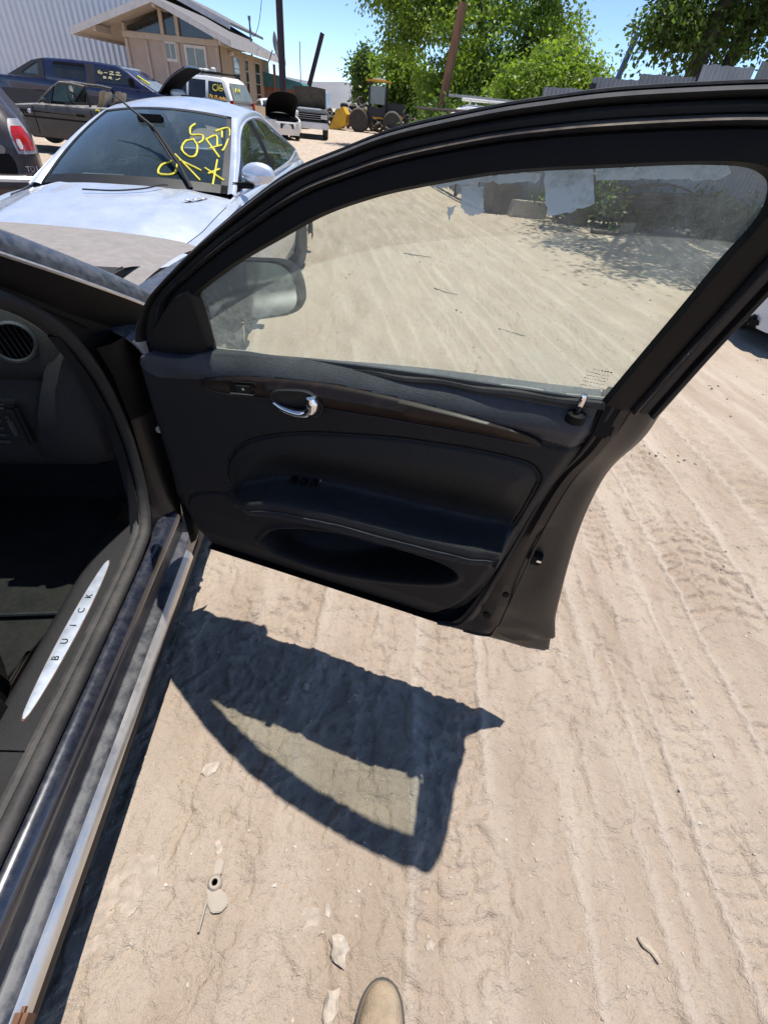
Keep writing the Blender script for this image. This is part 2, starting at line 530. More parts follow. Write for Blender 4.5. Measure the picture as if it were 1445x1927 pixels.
RIDGES = ((0.80, 0.020, 0.012, 1), (0.97, 0.020, 0.014, 1), (1.13, 0.018, 0.011, 1), (0.60, 0.02, 0.007, 0), (1.30, 0.02, 0.011, 1), (0.88, 0.01, 0.007, 0),
          (1.66, 0.022, 0.012, 1), (-0.20, 0.025, 0.008, 0), (0.16, 0.02, 0.008, 0), (0.38, 0.02, 0.008, 1), (1.95, 0.025, 0.012, 1), (2.3, 0.03, 0.012, 1), (2.7, 0.03, 0.012, 1), (-0.6, 0.03, 0.009, 0), (-1.0, 0.03, 0.01, 1))
def ridges(x, y, s, wob):
    """ragged ridges of drier crust thrown up beside the wheel tracks: height and cover"""
    h, cov = 0 * x, 0 * x
    for s0, w, a, long_ in RIDGES:
        ww = w * (0.5 + 1.2 * vnoise(y * 4 + s0 * 40, s0 * 7 + 0 * y))
        nz = vnoise(y * 1.7 + s0 * 91, s0 * 3 + 0 * y)
        on = np.clip(1.6 * nz + 0.25, 0, 1) if long_ else np.clip(2.4 * nz - 0.5, 0, 1)
        e = (s - s0 - wob) / ww
        p = on * np.where(e < 0, np.exp(-e * e * 3.5), np.exp(-e * e * 0.6))
        h = h + a * p
        cov = np.maximum(cov, p)
    return h, cov

def ground_h(x, y):
    s = lane_s(x, y)
    wob = 0.06 * fbm(y * 0.9 + 3, s * 0.3, 3) + 0.012 * fbm(y * 6 + 3, s * 6, 2)
    h = 0.030 * fbm(x * 0.7 + 5, y * 0.5 + 2, 4)
    h = h + 0.016 * fbm(s * 5.0 + 1, y * 0.7, 4)                       # long ruts along the lane
    h = h + 0.020 * fbm(x * 9 + 31, y * 8 + 11, 4)                     # clods
    h = h + 0.013 * fbm(x * 30 + 3, y * 27 + 8, 3)                     # crumbs
    # broken crust: small steps with steep edges
    for fx, fy, lv, a, ph in ((11, 7, 0.02, 0.007, 3.0), (19, 13, 0.05, 0.006, 17.0), (34, 26, 0.10, 0.005, 29.0), (8, 3.2, -0.05, 0.008, 41.0)):
        w = gstep(vnoise(x * 1.3 + ph, y * 1.1 - ph), 0.35, 0.65)
        v = fbm(s * fx + ph, y * fy + ph, 3)
        h = h + a * w * gstep(v, lv, lv + 0.035)
    h = h + ridges(x, y, s, wob)[0]
    # tyre lug prints: blocks with grooves between
    for s0, hw, per, a, ph, sl in ((0.68, 0.11, 0.070, 0.010, 0.0, 0.45), (1.48, 0.15, 0.082, 0.015, 0.3, 0.7), (0.27, 0.10, 0.064, 0.008, 0.6, -0.5), (2.12, 0.16, 0.088, 0.015, 0.1, 0.6), (-0.38, 0.11, 0.066, 0.008, 0.5, 0.4), (1.06, 0.08, 0.050, 0.008, 0.2, -0.3), (0.02, 0.07, 0.055, 0.006, 0.8, 0.3)):
        e = (s - s0 - wob) / hw
        m = gstep(1.25 - np.abs(e), 0.0, 0.3) * gstep(vnoise(y * 2.1 + s0 * 37, s * 2.3 + s0), 0.38, 0.62)
        jit = 0.9 * fbm(x * 5 + s0, y * 5, 3)
        q = np.sin(2 * np.pi * (y / per + ph + sl * np.abs(e) + jit))
        g = np.abs(np.abs(e + 0.15 * jit) - 0.42)
        h = h + a * m * (gstep(q, -0.15, 0.35) * gstep(g, 0.05, 0.12) - 0.5)
    return h * np.clip(1.3 - np.hypot(x - 0.5, y - 3) / 30.0, 0.12, 1)

def axis(lo_f, hi_f, step, lo, hi, grow=1.05):
    a = list(np.arange(lo_f, hi_f, step))
    d = step
    while a[-1] < hi:
        d *= grow
        a.append(a[-1] + d)
    d = step
    b = [a[0]]
    while b[-1] > lo:
        d *= grow
        b.append(b[-1] - d)
    return np.array(b[:0:-1] + a)

gx = axis(-0.72, 1.75, 0.0066, -600, 600, 1.045)
gy = axis(-0.10, 1.95, 0.0066, -600, 900, 1.022)
X, Y = np.meshgrid(gx, gy, indexing='ij')
Z = ground_h(X, Y)
nx_, ny_ = X.shape
gm = bpy.data.meshes.new('ground')
gm.vertices.add(nx_ * ny_)
gm.vertices.foreach_set('co', np.stack([X, Y, Z], -1).astype(np.float32).ravel())
ii, jj = np.meshgrid(np.arange(nx_ - 1), np.arange(ny_ - 1), indexing='ij')
q = np.stack([ii * ny_ + jj, (ii + 1) * ny_ + jj, (ii + 1) * ny_ + jj + 1, ii * ny_ + jj + 1], -1).reshape(-1, 4)
gm.loops.add(q.size)
gm.loops.foreach_set('vertex_index', q.ravel().astype(np.int32))
gm.polygons.add(len(q))
gm.polygons.foreach_set('loop_start', np.arange(0, q.size, 4, dtype=np.int32))
gm.update(calc_edges=True)
gm.polygons.foreach_set('use_smooth', np.ones(len(q), dtype=bool))
at = gm.attributes.new('lane', 'FLOAT_VECTOR', 'POINT')
at.data.foreach_set('vector', np.stack([lane_s(X, Y), Y, 0 * Y], -1).astype(np.float32).ravel())

Sg = lane_s(X, Y)
Wg = 0.06 * fbm(Y * 0.9 + 3, Sg * 0.3, 3) + 0.012 * fbm(Y * 6 + 3, Sg * 6, 2)
a2 = gm.attributes.new('crust', 'FLOAT', 'POINT')
a2.data.foreach_set('value', ridges(X, Y, Sg, Wg)[1].astype(np.float32).ravel())

def dirt_mat():
    m, nt, out = newmat('dry_dirt')
    p = nd(nt, 'ShaderNodeBsdfPrincipled')
    nt.links.new(p.outputs[0], out.inputs[0])
    p.inputs['Roughness'].default_value = 0.95
    p.inputs['Specular IOR Level'].default_value = 0.15
    tc = nd(nt, 'ShaderNodeTexCoord').outputs['Object']
    a = nd(nt, 'ShaderNodeAttribute', attribute_name='lane')
    mp = nd(nt, 'ShaderNodeMapping')
    mp.inputs['Scale'].default_value = (5.0, 1.1, 1)
    nt.links.new(a.outputs['Vector'], mp.inputs[0])
    nl = noise(nt, mp.outputs[0], 1.0, 6, 0.62, 0.3)
    nb = noise(nt, tc, 1.1, 5, 0.6)
    nm = noise(nt, tc, 7.0, 6, 0.65)
    nf = noise(nt, tc, 75.0, 5, 0.7)
    c1 = ramp(nt, nl.outputs[0], [(0.30, (0.355, 0.272, 0.203)), (0.52, (0.435, 0.345, 0.268)), (0.72, (0.515, 0.430, 0.345))]).outputs[0]
    c2 = mixc(nt, mth(nt, 'MULTIPLY', ramp(nt, nb.outputs[0], [(0.35, 0.0), (0.7, 1.0)]).outputs[0], 0.35), c1, (0.46, 0.385, 0.30))
    c3 = mixc(nt, mth(nt, 'MULTIPLY', ramp(nt, nm.outputs[0], [(0.55, 0.0), (0.8, 1.0)]).outputs[0], 0.45), c2, (0.31, 0.245, 0.19))
    c4 = mixc(nt, mth(nt, 'MULTIPLY', ramp(nt, nf.outputs[0], [(0.25, 1.0), (0.42, 0.0)]).outputs[0], 0.55), c3, (0.21, 0.165, 0.13))
    c5 = mixc(nt, mth(nt, 'MULTIPLY', ramp(nt, nf.outputs[0], [(0.62, 0.0), (0.75, 1.0)]).outputs[0], 0.4), c4, (0.56, 0.50, 0.42))
    cr_ = nd(nt, 'ShaderNodeAttribute', attribute_name='crust')
    c5 = mixc(nt, mth(nt, 'MULTIPLY', cr_.outputs['Fac'], 0.5), c5, (0.56, 0.48, 0.40))
    nt.links.new(c5, p.inputs['Base Color'])
    vo = nd(nt, 'ShaderNodeTexVoronoi')
    vo.inputs['Scale'].default_value = 48
    nt.links.new(tc, vo.inputs['Vector'])
    h = mth(nt, 'ADD', mth(nt, 'MULTIPLY', nf.outputs[0], 1.0), mth(nt, 'MULTIPLY', vo.outputs['Distance'], -0.35))
    h2 = mth(nt, 'ADD', h, mth(nt, 'MULTIPLY', noise(nt, tc, 260, 3, 0.6).outputs[0], 0.35))
    b = nd(nt, 'ShaderNodeBump')
    b.inputs['Strength'].default_value = 0.9
    b.inputs['Distance'].default_value = 0.014
    nt.links.new(h2, b.inputs['Height'])
    nt.links.new(b.outputs[0], p.inputs['Normal'])
    return m
M['dirt'] = dirt_mat()
gm.materials.append(M['dirt'])
ground = bpy.data.objects.new('ground', gm)
link(ground)
ground['kind'] = 'structure'

def gz(x, y):
    return float(ground_h(np.array([float(x)]), np.array([float(y)]))[0])

# loose grit: small stones nobody could count
def stone_shape(r, seed, flat=0.6):
    rg = np.random.default_rng(seed)
    bm = bmesh.new()
    bmesh.ops.create_icosphere(bm, subdivisions=1, radius=1.0)
    vs = np.array([v.co[:] for v in bm.verts])
    fs = [[v.index for v in f.verts] for f in bm.faces]
    bm.free()
    vs = vs * (1 + 0.28 * rg.standard_normal((len(vs), 1)))
    vs = vs * np.array([1, 0.55 + 0.4 * rg.random(), flat])
    return vs * r, fs
def build_grit():
    rg = np.random.default_rng(3)
    shapes = [stone_shape(1.0, k, 0.55) for k in range(6)]
    V, Fc, nv = [], [], 0
    N = 4200
    xs = np.where(np.arange(N) < 3300, rg.uniform(-0.75, 1.9, N), rg.uniform(-2.2, 4.5, N))
    ys = np.where(np.arange(N) < 3300, rg.uniform(-0.1, 2.6, N), rg.uniform(2.5, 9, N))
    zs = ground_h(xs, ys)
    for k in range(N):
        x, y, z0 = xs[k], ys[k], zs[k]
        r = 0.0016 + 0.0038 * rg.random() ** 3 + (0.005 * rg.random() if rg.random() < 0.05 else 0)
        if y > 2.5:
            r *= 2.4
        sv, sf = shapes[k % 6]
        a = rg.uniform(0, 6.28)
        R = np.array([[math.cos(a), -math.sin(a), 0], [math.sin(a), math.cos(a), 0], [0, 0, 1]])
        V.append((sv * r) @ R.T + np.array([x, y, z0 + r * 0.25]))
        Fc += [[i + nv for i in f] for f in sf]
        nv += len(sv)
    o = mk('grit', np.concatenate(V), Fc, M['stone_mix'])
    o['kind'] = 'stuff'
    o['label'] = 'loose grit and pebbles scattered over the dirt lane'
    o['category'] = 'grit'
def island_mat(name, cols, rough=0.9):
    m, nt, out = newmat(name)
    p = nd(nt, 'ShaderNodeBsdfPrincipled')
    nt.links.new(p.outputs[0], out.inputs[0])
    p.inputs['Roughness'].default_value = rough
    ge = nd(nt, 'ShaderNodeNewGeometry')
    c = ramp(nt, ge.outputs['Random Per Island'], [(i / (len(cols) - 1), k) for i, k in enumerate(cols)])
    tc = nd(nt, 'ShaderNodeTexCoord').outputs['Object']
    n = noise(nt, tc, 120, 4)
    nt.links.new(mixc(nt, mth(nt, 'MULTIPLY', n.outputs[0], 0.4), c.outputs[0], (0.3, 0.25, 0.2)), p.inputs['Base Color'])
    return m
M['stone_mix'] = island_mat('stone_mix', [(0.33, 0.26, 0.2), (0.42, 0.35, 0.28), (0.36, 0.29, 0.23), (0.58, 0.53, 0.46), (0.40, 0.32, 0.25)])
M['pale_stone'] = pm('pale_stone', (0.40, 0.34, 0.275), 0.9, 0, 0.3, 40, bump=0.6, bscale=90)
build_grit()
# ------------------------------------------------------------------ the black sedan with its front passenger door open
FW = Vector((-0.118, 0.993, 0)).normalized()
SED_ANG = math.atan2(FW.y, FW.x)
sedan = thing('sedan', 'dusty black sedan in the foreground with its front door swung wide open', 'car', (-0.515, 0, 0), SED_ANG)

def sweep_x(prof, a0, a1, n=2):
    """profile points (b,z) swept along the car from a0 to a1"""
    aa = np.linspace(a0, a1, n)
    return np.array([[(a, b, z) for (b, z) in prof] for a in aa])

def smooth_prof(P, n):
    return [tuple(p) for p in crv(P, n)]

A0, A1 = -1.3, 1.20
# outer rocker: lip, ledge, inner wall, painted shoulder
rock = MB().grid(sweep_x([(0.10, 0.17), (0.03, 0.175), (0.018, 0.19), (0.013, 0.205), (0.014, 0.232)], A0, 1.9, 40))
rock.build('rocker_lip', M['rubber'], sedan, smooth=True, fixn=False)
led = MB().grid(sweep_x([(0.0175, 0.228), (0.0185, 0.27), (0.021, 0.289), (0.03, 0.297), (0.046, 0.300), (0.050, 0.303), (0.0515, 0.312), (0.0515, 0.345)], A0, A1 + 0.1, 60))
led.build('rocker_ledge', M['black_paint_dusty'], sedan, smooth=True, fixn=False)
shd = MB().grid(sweep_x([(0.0515, 0.345), (0.050, 0.352), (0.046, 0.362), (0.048, 0.378), (0.056, 0.392), (0.068, 0.401), (0.082, 0.404), (0.098, 0.400)], A0, A1, 60))
shd.build('sill_shoulder', M['shoulder_paint'], sedan, smooth=True, fixn=False)
# chrome strip along the rocker
ch = MB().grid(sweep_x(smooth_prof([(0.0165, 0.236), (0.0075, 0.242), (0.004, 0.256), (0.0075, 0.271), (0.015, 0.281), (0.021, 0.288)], 12), -0.85, 1.12, 8))
ch.build('chrome_strip', M['chrome_dusty'], sedan, smooth=True, fixn=False)
cap = MB().box((0.01, 0.012, 0.262), (0.09, 0.026, 0.05))
cap.build('strip_end_cap', M['rust'], sedan, bevel=0.008, smooth=True).location = (-0.03, 0, 0)
# plastic sill plate, two lengths with a joint, bright inlay
plp = [(0.112, 0.405), (0.114, 0.418), (0.119, 0.4235), (0.127, 0.4245), (0.170, 0.430), (0.205, 0.4315), (0.222, 0.427), (0.236, 0.412), (0.246, 0.38)]
MB().grid(sweep_x(smooth_prof(plp, 24), 0.392, 1.10, 10)).build('sill_plate', M['trim'], sedan, smooth=True, fixn=False)
MB().grid(sweep_x(smooth_prof(plp, 24), -1.3, 0.388, 10)).build('sill_plate', M['trim'], sedan, smooth=True, fixn=False)
def plate_z(b):
    return np.interp(b, [0.127, 0.170, 0.205, 0.222], [0.4245, 0.430, 0.4315, 0.427])
def leaf_strip(a0, a1, b0, w, dz, n=40):
    tt = np.linspace(0, 1, n)
    G = []
    for t in tt:
        a = a0 + (a1 - a0) * t
        ww = w * (0.16 + 0.84 * math.sin(math.pi * min(1, max(0, t)) ** 1.0) ** 0.55) if 0 < t < 1 else w * 0.12
        G.append([(a, b0 + s * ww, float(plate_z(b0 + s * ww)) + dz) for s in (-1, -0.5, 0, 0.5, 1)])
    return np.array(G)
MB().grid(leaf_strip(0.452, 0.932, 0.166, 0.0185, 0.0012)).build('inlay_rim', M['rust'], sedan, fixn=False)
inl = MB().grid(leaf_strip(0.457, 0.928, 0.166, 0.0165, 0.0024)).build('sill_inlay', M['plate_metal'], sedan, smooth=True, fixn=False)

def text_mesh(name, body, size, mat, parent, loc, rot, depth=0.0006, sx=1.0, spacing=1.0):
    cu = bpy.data.curves.new(name, 'FONT')
    cu.body = body
    cu.size = size
    cu.extrude = depth
    cu.space_character = spacing
    cu.align_x = 'CENTER'
    cu.align_y = 'CENTER'
    t = bpy.data.objects.new(name + '_src', cu)
    COL.objects.link(t)
    dg = bpy.context.evaluated_depsgraph_get()
    me = bpy.data.meshes.new_from_object(t.evaluated_get(dg))
    bpy.data.objects.remove(t)
    me.materials.clear()
    me.materials.append(mat)
    o = bpy.data.objects.new(name, me)
    o.location = loc
    o.rotation_euler = rot
    o.scale = (sx, 1, 1)
    return link(o, parent)
for k_, ch_ in enumerate('BUICK'):
    text_mesh('letter', ch_, 0.023, M['dark_plastic'], inl, (0.605 + 0.0475 * k_, 0.166, 0.4328), (0, 0, 0))

# door opening seal: rubber bead round the opening
seal_path = [(-1.0, 0.098, 0.418), (0.3, 0.098, 0.418), (0.8, 0.099, 0.418), (1.0, 0.101, 0.424), (1.075, 0.105, 0.446), (1.125, 0.112, 0.52), (1.15, 0.117, 0.62),
             (1.158, 0.122, 0.75), (1.14, 0.128, 0.88), (1.105, 0.134, 0.98), (1.045, 0.14, 1.07), (0.955, 0.148, 1.145), (0.84, 0.165, 1.215), (0.70, 0.19, 1.30), (0.5, 0.225, 1.40), (0.25, 0.26, 1.50), (0.0, 0.27, 1.55), (-0.5, 0.27, 1.57), (-1.0, 0.27, 1.55)]
sp = crv(seal_path, 160)
MB().tube(sp, 0.0175, 10).build('door_seal', M['rubber'], sedan, smooth=True)
sp2 = sp + np.array([0.0, 0.022, 0.004])
MB().tube(sp2, 0.013, 8).build('seal_lip', M['rubber'], sedan, smooth=True)

# floor, mat, kick panel, dash, glovebox
fl = MB().grid(sweep_x([(0.246, 0.38), (0.262, 0.30), (0.275, 0.215), (0.30, 0.20), (0.9, 0.20), (1.55, 0.22)], -1.2, 1.9, 24))
fl.build('floor_carpet', M['carpet'], sedan, smooth=True, fixn=False)
mat_o = [(0.90, 0.345), (0.93, 0.315), (1.28, 0.30), (1.42, 0.34), (1.5, 0.45), (1.5, 0.85), (0.90, 0.85), (0.885, 0.6)]
MB().prism([(a, b) for a, b in mat_o], 0.204, 0.216, 'z').build('floor_mat', M['carpet'], sedan, bevel=0.004)
rim_pts = [(a, b, 0.218) for a, b in mat_o] + [(mat_o[0][0], mat_o[0][1], 0.218)]
MB().tube(rim_pts, 0.006, 6).build('mat_edge', M['rubber'], sedan, smooth=True)
# firewall and tunnel
MB().grid(np.array([[(1.45, b, 0.2), (1.65, b, 0.35), (1.75, b, 0.6), (1.7, b, 1.0)] for b in (0.15, 0.5, 1.0, 1.5)])).build('firewall', M['carpet'], sedan, smooth=True, fixn=False)
MB().box((0.9, 1.0, 0.38), (1.3, 0.3, 0.36)).build('console_tunnel', M['trim'], sedan, bevel=0.04, smooth=True)
# kick panel behind the seal
kp = []
for z, a_, b_ in ((0.39, 1.02, 0.135), (0.50, 1.10, 0.14), (0.65, 1.13, 0.142), (0.80, 1.13, 0.145), (0.95, 1.09, 0.15), (1.05, 1.04, 0.152)):
    kp.append([(a_ - 0.005, b_ - 0.02, z), (a_, b_ + 0.01, z), (a_ + 0.12, b_ + 0.045, z), (a_ + 0.30, b_ + 0.06, z), (a_ + 0.6, b_ + 0.06, z)])
MB().grid(np.array(kp)).build('kick_panel', M['trim'], sedan, smooth=True, fixn=False)

# dashboard end, glovebox door: the dash cross-section swept across the car
dash_prof = [(1.02, 0.640), (1.00, 0.655), (0.985, 0.70), (0.98, 0.80), (0.99, 0.87), (1.02, 0.905), (1.00, 0.94), (1.01, 1.00), (1.04, 1.045), (1.10, 1.075), (1.25, 1.085), (1.45, 1.08), (1.6, 1.05)]
dpc = crv([(a + 0.14, 0, z - 0.03) for a, z in dash_prof], 60)
bb = np.array([0.205, 0.215, 0.235, 0.28, 0.5, 0.8, 1.1, 1.4])
off = np.array([0.055, 0.02, 0.006, 0.0, -0.01, -0.02, -0.02, -0.01])
G = np.array([[(p[0] + o_, b_, p[2] - 0.12 * max(0, 0.02 + o_ - 0.02)) for p in dpc] for b_, o_ in zip(bb, off)])
MB().grid(G).build('dashboard', M['trim_grey'], sedan, smooth=True, fixn=False)
MB().grid(np.array([[(1.16 + k * 0.25, b_, 0.61 - 0.004 * k) for k in range(3)] for b_ in (0.205, 0.6, 1.4)])).build('dash_underside', M['dark_plastic'], sedan, fixn=False)
# end cap of the dash (the rounded grey panel next to the seal)
ec = []
ecp = [(1.06, 0.645), (0.985, 0.66), (0.945, 0.72), (0.935, 0.80), (0.95, 0.88), (0.985, 0.95), (1.03, 1.00), (1.09, 1.03)]
ecc = crv([(a + 0.15, 0, z - 0.03) for a, z in ecp], 40)
for k, (b_, s_) in enumerate(((0.315, 0.05), (0.308, 0.012), (0.292, 0.0), (0.25, -0.004), (0.20, 0.0), (0.165, 0.02), (0.15, 0.06))):
    ec.append([(p[0] + s_, b_ + 0.35 * (0.80 - p[2]) * max(0, (b_ - 0.15) / 0.165), p[2] + (0.81 - p[2]) * s_ * 1.2) for p in ecc])
MB().grid(np.array(ec)).build('dash_end_panel', M['trim_grey'], sedan, smooth=True, fixn=False)
# round side vent
def ring(c, r, n, normal, up):
    N = Vector(normal).normalized(); U = (Vector(up) - N * N.dot(Vector(up))).normalized(); W = N.cross(U)
    return [Vector(c) + (U * math.cos(2 * math.pi * k / n) + W * math.sin(2 * math.pi * k / n)) * r for k in range(n)]
def vent(c, r, normal, up, slats, name='air_vent'):
    N = Vector(normal).normalized()
    m = MB()
    n = 28
    prof = [(r * 1.25, -0.012), (r * 1.22, 0.006), (r * 1.08, 0.010), (r, 0.004), (r * 0.97, -0.03)]
    rows = [[tuple(q + N * h) for q in ring(c, rr, n, normal, up)] for rr, h in prof]
    v = [p for rw in rows for p in rw]
    f = [(i * n + k, i * n + (k + 1) % n, (i + 1) * n + (k + 1) % n, (i + 1) * n + k) for i in range(len(rows) - 1) for k in range(n)]
    m.add(v, f)
    bez = m.build(name, M['vent_grey'], sedan, smooth=True)
    MB().add([tuple(q - N * 0.03) for q in ring(c, r, n, normal, up)], [tuple(range(n))]).build('vent_back', M['dark_plastic'], bez)
    U = (Vector(up) - N * N.dot(Vector(up))).normalized(); W = N.cross(U)
    for k in range(slats):
        t = (k + 0.5) / slats * 2 - 1
        hl = math.sqrt(max(0.02, 1 - t * t)) * r * 0.96
        p0 = Vector(c) + W * (t * r * 0.95)
        q = [p0 + U * hl + N * 0.002, p0 - U * hl + N * 0.002, p0 - U * hl - N * 0.02 + W * 0.006, p0 + U * hl - N * 0.02 + W * 0.006]
        sl = MB().add([tuple(x) for x in q] + [tuple(x + W * 0.0025) for x in q], [(0, 1, 2, 3), (7, 6, 5, 4), (0, 4, 5, 1), (2, 6, 7, 3), (1, 5, 6, 2), (3, 7, 4, 0)])
        sl.build('slat', M['dark_plastic'], bez)
    return bez
vent((1.125, 0.300, 0.995), 0.040, (-0.75, -0.45, 0.25), (0.2, 0.4, 1), 7)
# rectangular lower vent on the dash front
lv = MB()
lv.box((0.0, 0.0, 0.0), (0.02, 0.155, 0.125))
lvo = lv.build('lower_vent', M['trim'], sedan, bevel=0.008, smooth=True, loc=(1.098, 0.42, 0.775))
for k in range(5):
    MB().box((-0.013, 0.02, -0.042 + 0.021 * k), (0.012, 0.098, 0.008)).build('slat', M['vent_grey'], lvo, bevel=0.002)
MB().box((-0.014, -0.052, 0.002), (0.010, 0.012, 0.05)).build('vent_dial', M['vent_grey'], lvo, bevel=0.003)
MB().box((-0.016, -0.053, 0.035), (0.008, 0.008, 0.006)).build('dial_mark', M['chrome'], lvo)

# A-pillar inner cloth trim, outer pillar skin, bright drip line
pil = crv([(1.11, 0.165, 1.03), (1.02, 0.178, 1.115), (0.90, 0.195, 1.19), (0.75, 0.215, 1.275), (0.5, 0.26, 1.39), (0.2, 0.30, 1.50)], 40)
G = np.array([[p + np.array((0.0, 0.0, 0.012)), p + np.array((0.01, 0.028, 0.004)), p + np.array((0.02, 0.05, -0.012))] for p in pil])
MB().grid(G).build('pillar_trim', M['pillar_beige'], sedan, smooth=True, fixn=False)
pout = crv([(1.40, 0.03, 1.00), (1.31, 0.05, 1.055), (1.18, 0.09, 1.13), (1.0, 0.135, 1.225), (0.8, 0.175, 1.32), (0.5, 0.225, 1.44), (0.2, 0.26, 1.53)], 60)
secs = [(-0.055, 0.045, -0.06), (-0.035, 0.0, -0.03), (-0.022, -0.016, -0.006), (0.0, -0.018, 0.008), (0.03, 0.0, 0.024), (0.05, 0.03, 0.03), (0.075, 0.07, 0.018)]
G = np.array([[p + np.array(s_) for s_ in secs] for p in pout])
MB().grid(G[:, 2:]).build('pillar_skin', M['pillar_dust'], sedan, smooth=True, fixn=False)
MB().grid(G[:, :3]).build('pillar_jamb', M['dark_plastic'], sedan, smooth=True, fixn=False)
MB().tube([p + np.array((-0.020, -0.0185, -0.004)) for p in pout], 0.0045, 6).build('drip_moulding', M['chrome_dusty'], sedan, smooth=True)
# dark channel between the pillar skin and the seal
sgi = [int(i) for i in np.linspace(0, 1, 30)]
ch_in = crv([(1.17, 0.125, 0.60), (1.175, 0.13, 0.78), (1.16, 0.135, 0.90), (1.11, 0.142, 1.01), (1.03, 0.15, 1.10), (0.93, 0.158, 1.175), (0.80, 0.18, 1.255), (0.5, 0.235, 1.41), (0.2, 0.27, 1.51)], 50)
ch_out = crv([(1.36, 0.06, 0.60), (1.36, 0.055, 0.78), (1.36, 0.05, 0.92), (1.34, 0.075, 0.985), (1.22, 0.115, 1.065), (1.05, 0.155, 1.165), (0.85, 0.195, 1.265), (0.5, 0.265, 1.40), (0.2, 0.30, 1.48)], 50)
MB().grid(ruled(ch_in, ch_out, 6)).build('hinge_pillar_channel', M['dark_plastic'], sedan, smooth=True, fixn=False)

# hinge pillar (body side in front of the opening): painted jamb, bare brown flange, check link
hp = []
for z, a0_, a1_ in ((0.30, 1.10, 1.20), (0.38, 1.12, 1.24), (0.46, 1.155, 1.29), (0.6, 1.185, 1.33), (0.75, 1.19, 1.36), (0.9, 1.17, 1.37), (0.99, 1.13, 1.375)):
    hp.append([(a0_, 0.11, z), (a0_ + 0.03, 0.085, z), ((a0_ + a1_) / 2, 0.065, z), (a1_ - 0.01, 0.05, z), (a1_, 0.03, z)])
MB().grid(np.array(hp[:5])).build('hinge_pillar', M['jamb_paint'], sedan, smooth=True, fixn=False)
MB().grid(np.array(hp[4:])).build('hinge_pillar', M['dark_plastic'], sedan, smooth=True, fixn=False)
fl_c = crv([(1.335, 0.045, 0.92), (1.345, 0.03, 0.84), (1.335, 0.024, 0.76), (1.30, 0.02, 0.68), (1.27, 0.02, 0.62)], 24)
MB().grid(np.array([[p + np.array((-0.02, 0.02, 0)), p + np.array((-0.004, -0.004, 0.002)), p + np.array((0.018, -0.01, 0)), p + np.array((0.022, 0.01, 0))] for p in fl_c])).build('pillar_flange', M['jamb_paint'], sedan, smooth=True, fixn=False)
# check link and its bright pin
ck = MB().box((1.265, 0.0, 0.70), (0.03, 0.13, 0.012), rz=-0.15)
cko = ck.build('check_link', M['dark_plastic'], sedan, bevel=0.003)
MB().lathe([(0.0, 0), (0.012, 0.001), (0.012, 0.014), (0.006, 0.02), (0.0, 0.021)], 12, (1.255, 0.04, 0.705)).build('pin', M['chrome'], cko, smooth=True)
MB().box((1.245, 0.05, 0.695), (0.03, 0.03, 0.022)).build('bracket', M['chrome_dusty'], cko, bevel=0.004, smooth=True)
for zz in (0.52, 0.93):
    hgn = MB().box((1.30, 0.02, zz), (0.06, 0.05, 0.07)).tube([(1.275, -0.02, zz - 0.05), (1.275, -0.02, zz + 0.05)], 0.014, 10)
    hgn.build('hinge', M['black_paint'], sedan, bevel=0.006, smooth=True)
MB().lathe([(0.012, 0), (0.012, 0.012), (0.005, 0.016)], 8, (1.29, 0.005, 0.965), 'y').build('bolt', M['dark_plastic'], sedan, smooth=True)

# front wing and bonnet
wing = []
for a, bo, zt in ((1.205, 0.03, 0.99), (1.30, 0.012, 1.0), (1.5, 0.0, 0.998), (1.8, -0.005, 0.985), (2.1, 0.0, 0.962), (2.4, 0.02, 0.93), (2.7, 0.08, 0.88), (2.9, 0.16, 0.80)):
    wing.append([(a, bo + 0.03, 0.22), (a, bo + 0.01, 0.4), (a, bo - 0.012, 0.62), (a, bo - 0.012, 0.78), (a, bo + 0.0, 0.90), (a, bo + 0.018, zt - 0.035), (a, bo + 0.055, zt), (a, bo + 0.11, zt + 0.018), (a, bo + 0.145, zt + 0.022)])
wing = np.array(wing)
wing = np.stack([cr1(wing[:, j], 60) for j in range(wing.shape[1])], 1)
wing = np.stack([cr1(wing[i], 33) for i in range(len(wing))], 0)
wing[0, :, 0] += 0.06 * np.clip((wing[0, :, 2] - 0.8) / 0.2, 0, 1)
def mask_build(G, keep, name, mat, parent):
    a, b = G.shape[:2]
    f = [(i * b + j, (i + 1) * b + j, (i + 1) * b + j + 1, i * b + j + 1) for i in range(a - 1) for j in range(b - 1) if keep(G[i, j], G[i + 1, j + 1])]
    o = mk(name, G.reshape(-1, 3), f, mat, parent, True)
    return o
def arch_snap(G, xc, zc, r):
    G = G.copy()
    d = np.hypot(G[..., 0] - xc, G[..., 2] - zc)
    ins = (d < r) & (d > r * 0.80)
    k = np.where(ins, r / np.maximum(d, 1e-6), 1.0)
    G[..., 0] = xc + (G[..., 0] - xc) * k
    G[..., 2] = zc + (G[..., 2] - zc) * k
    return G, (lambda p, q: math.hypot((p[0] + q[0]) / 2 - xc, (p[2] + q[2]) / 2 - zc) >= r * 0.985)
wing, kp_ = arch_snap(wing, 2.02, 0.42, 0.36)
mask_build(wing, kp_, 'front_wing', M['black_paint_dusty'], sedan)
hood = []
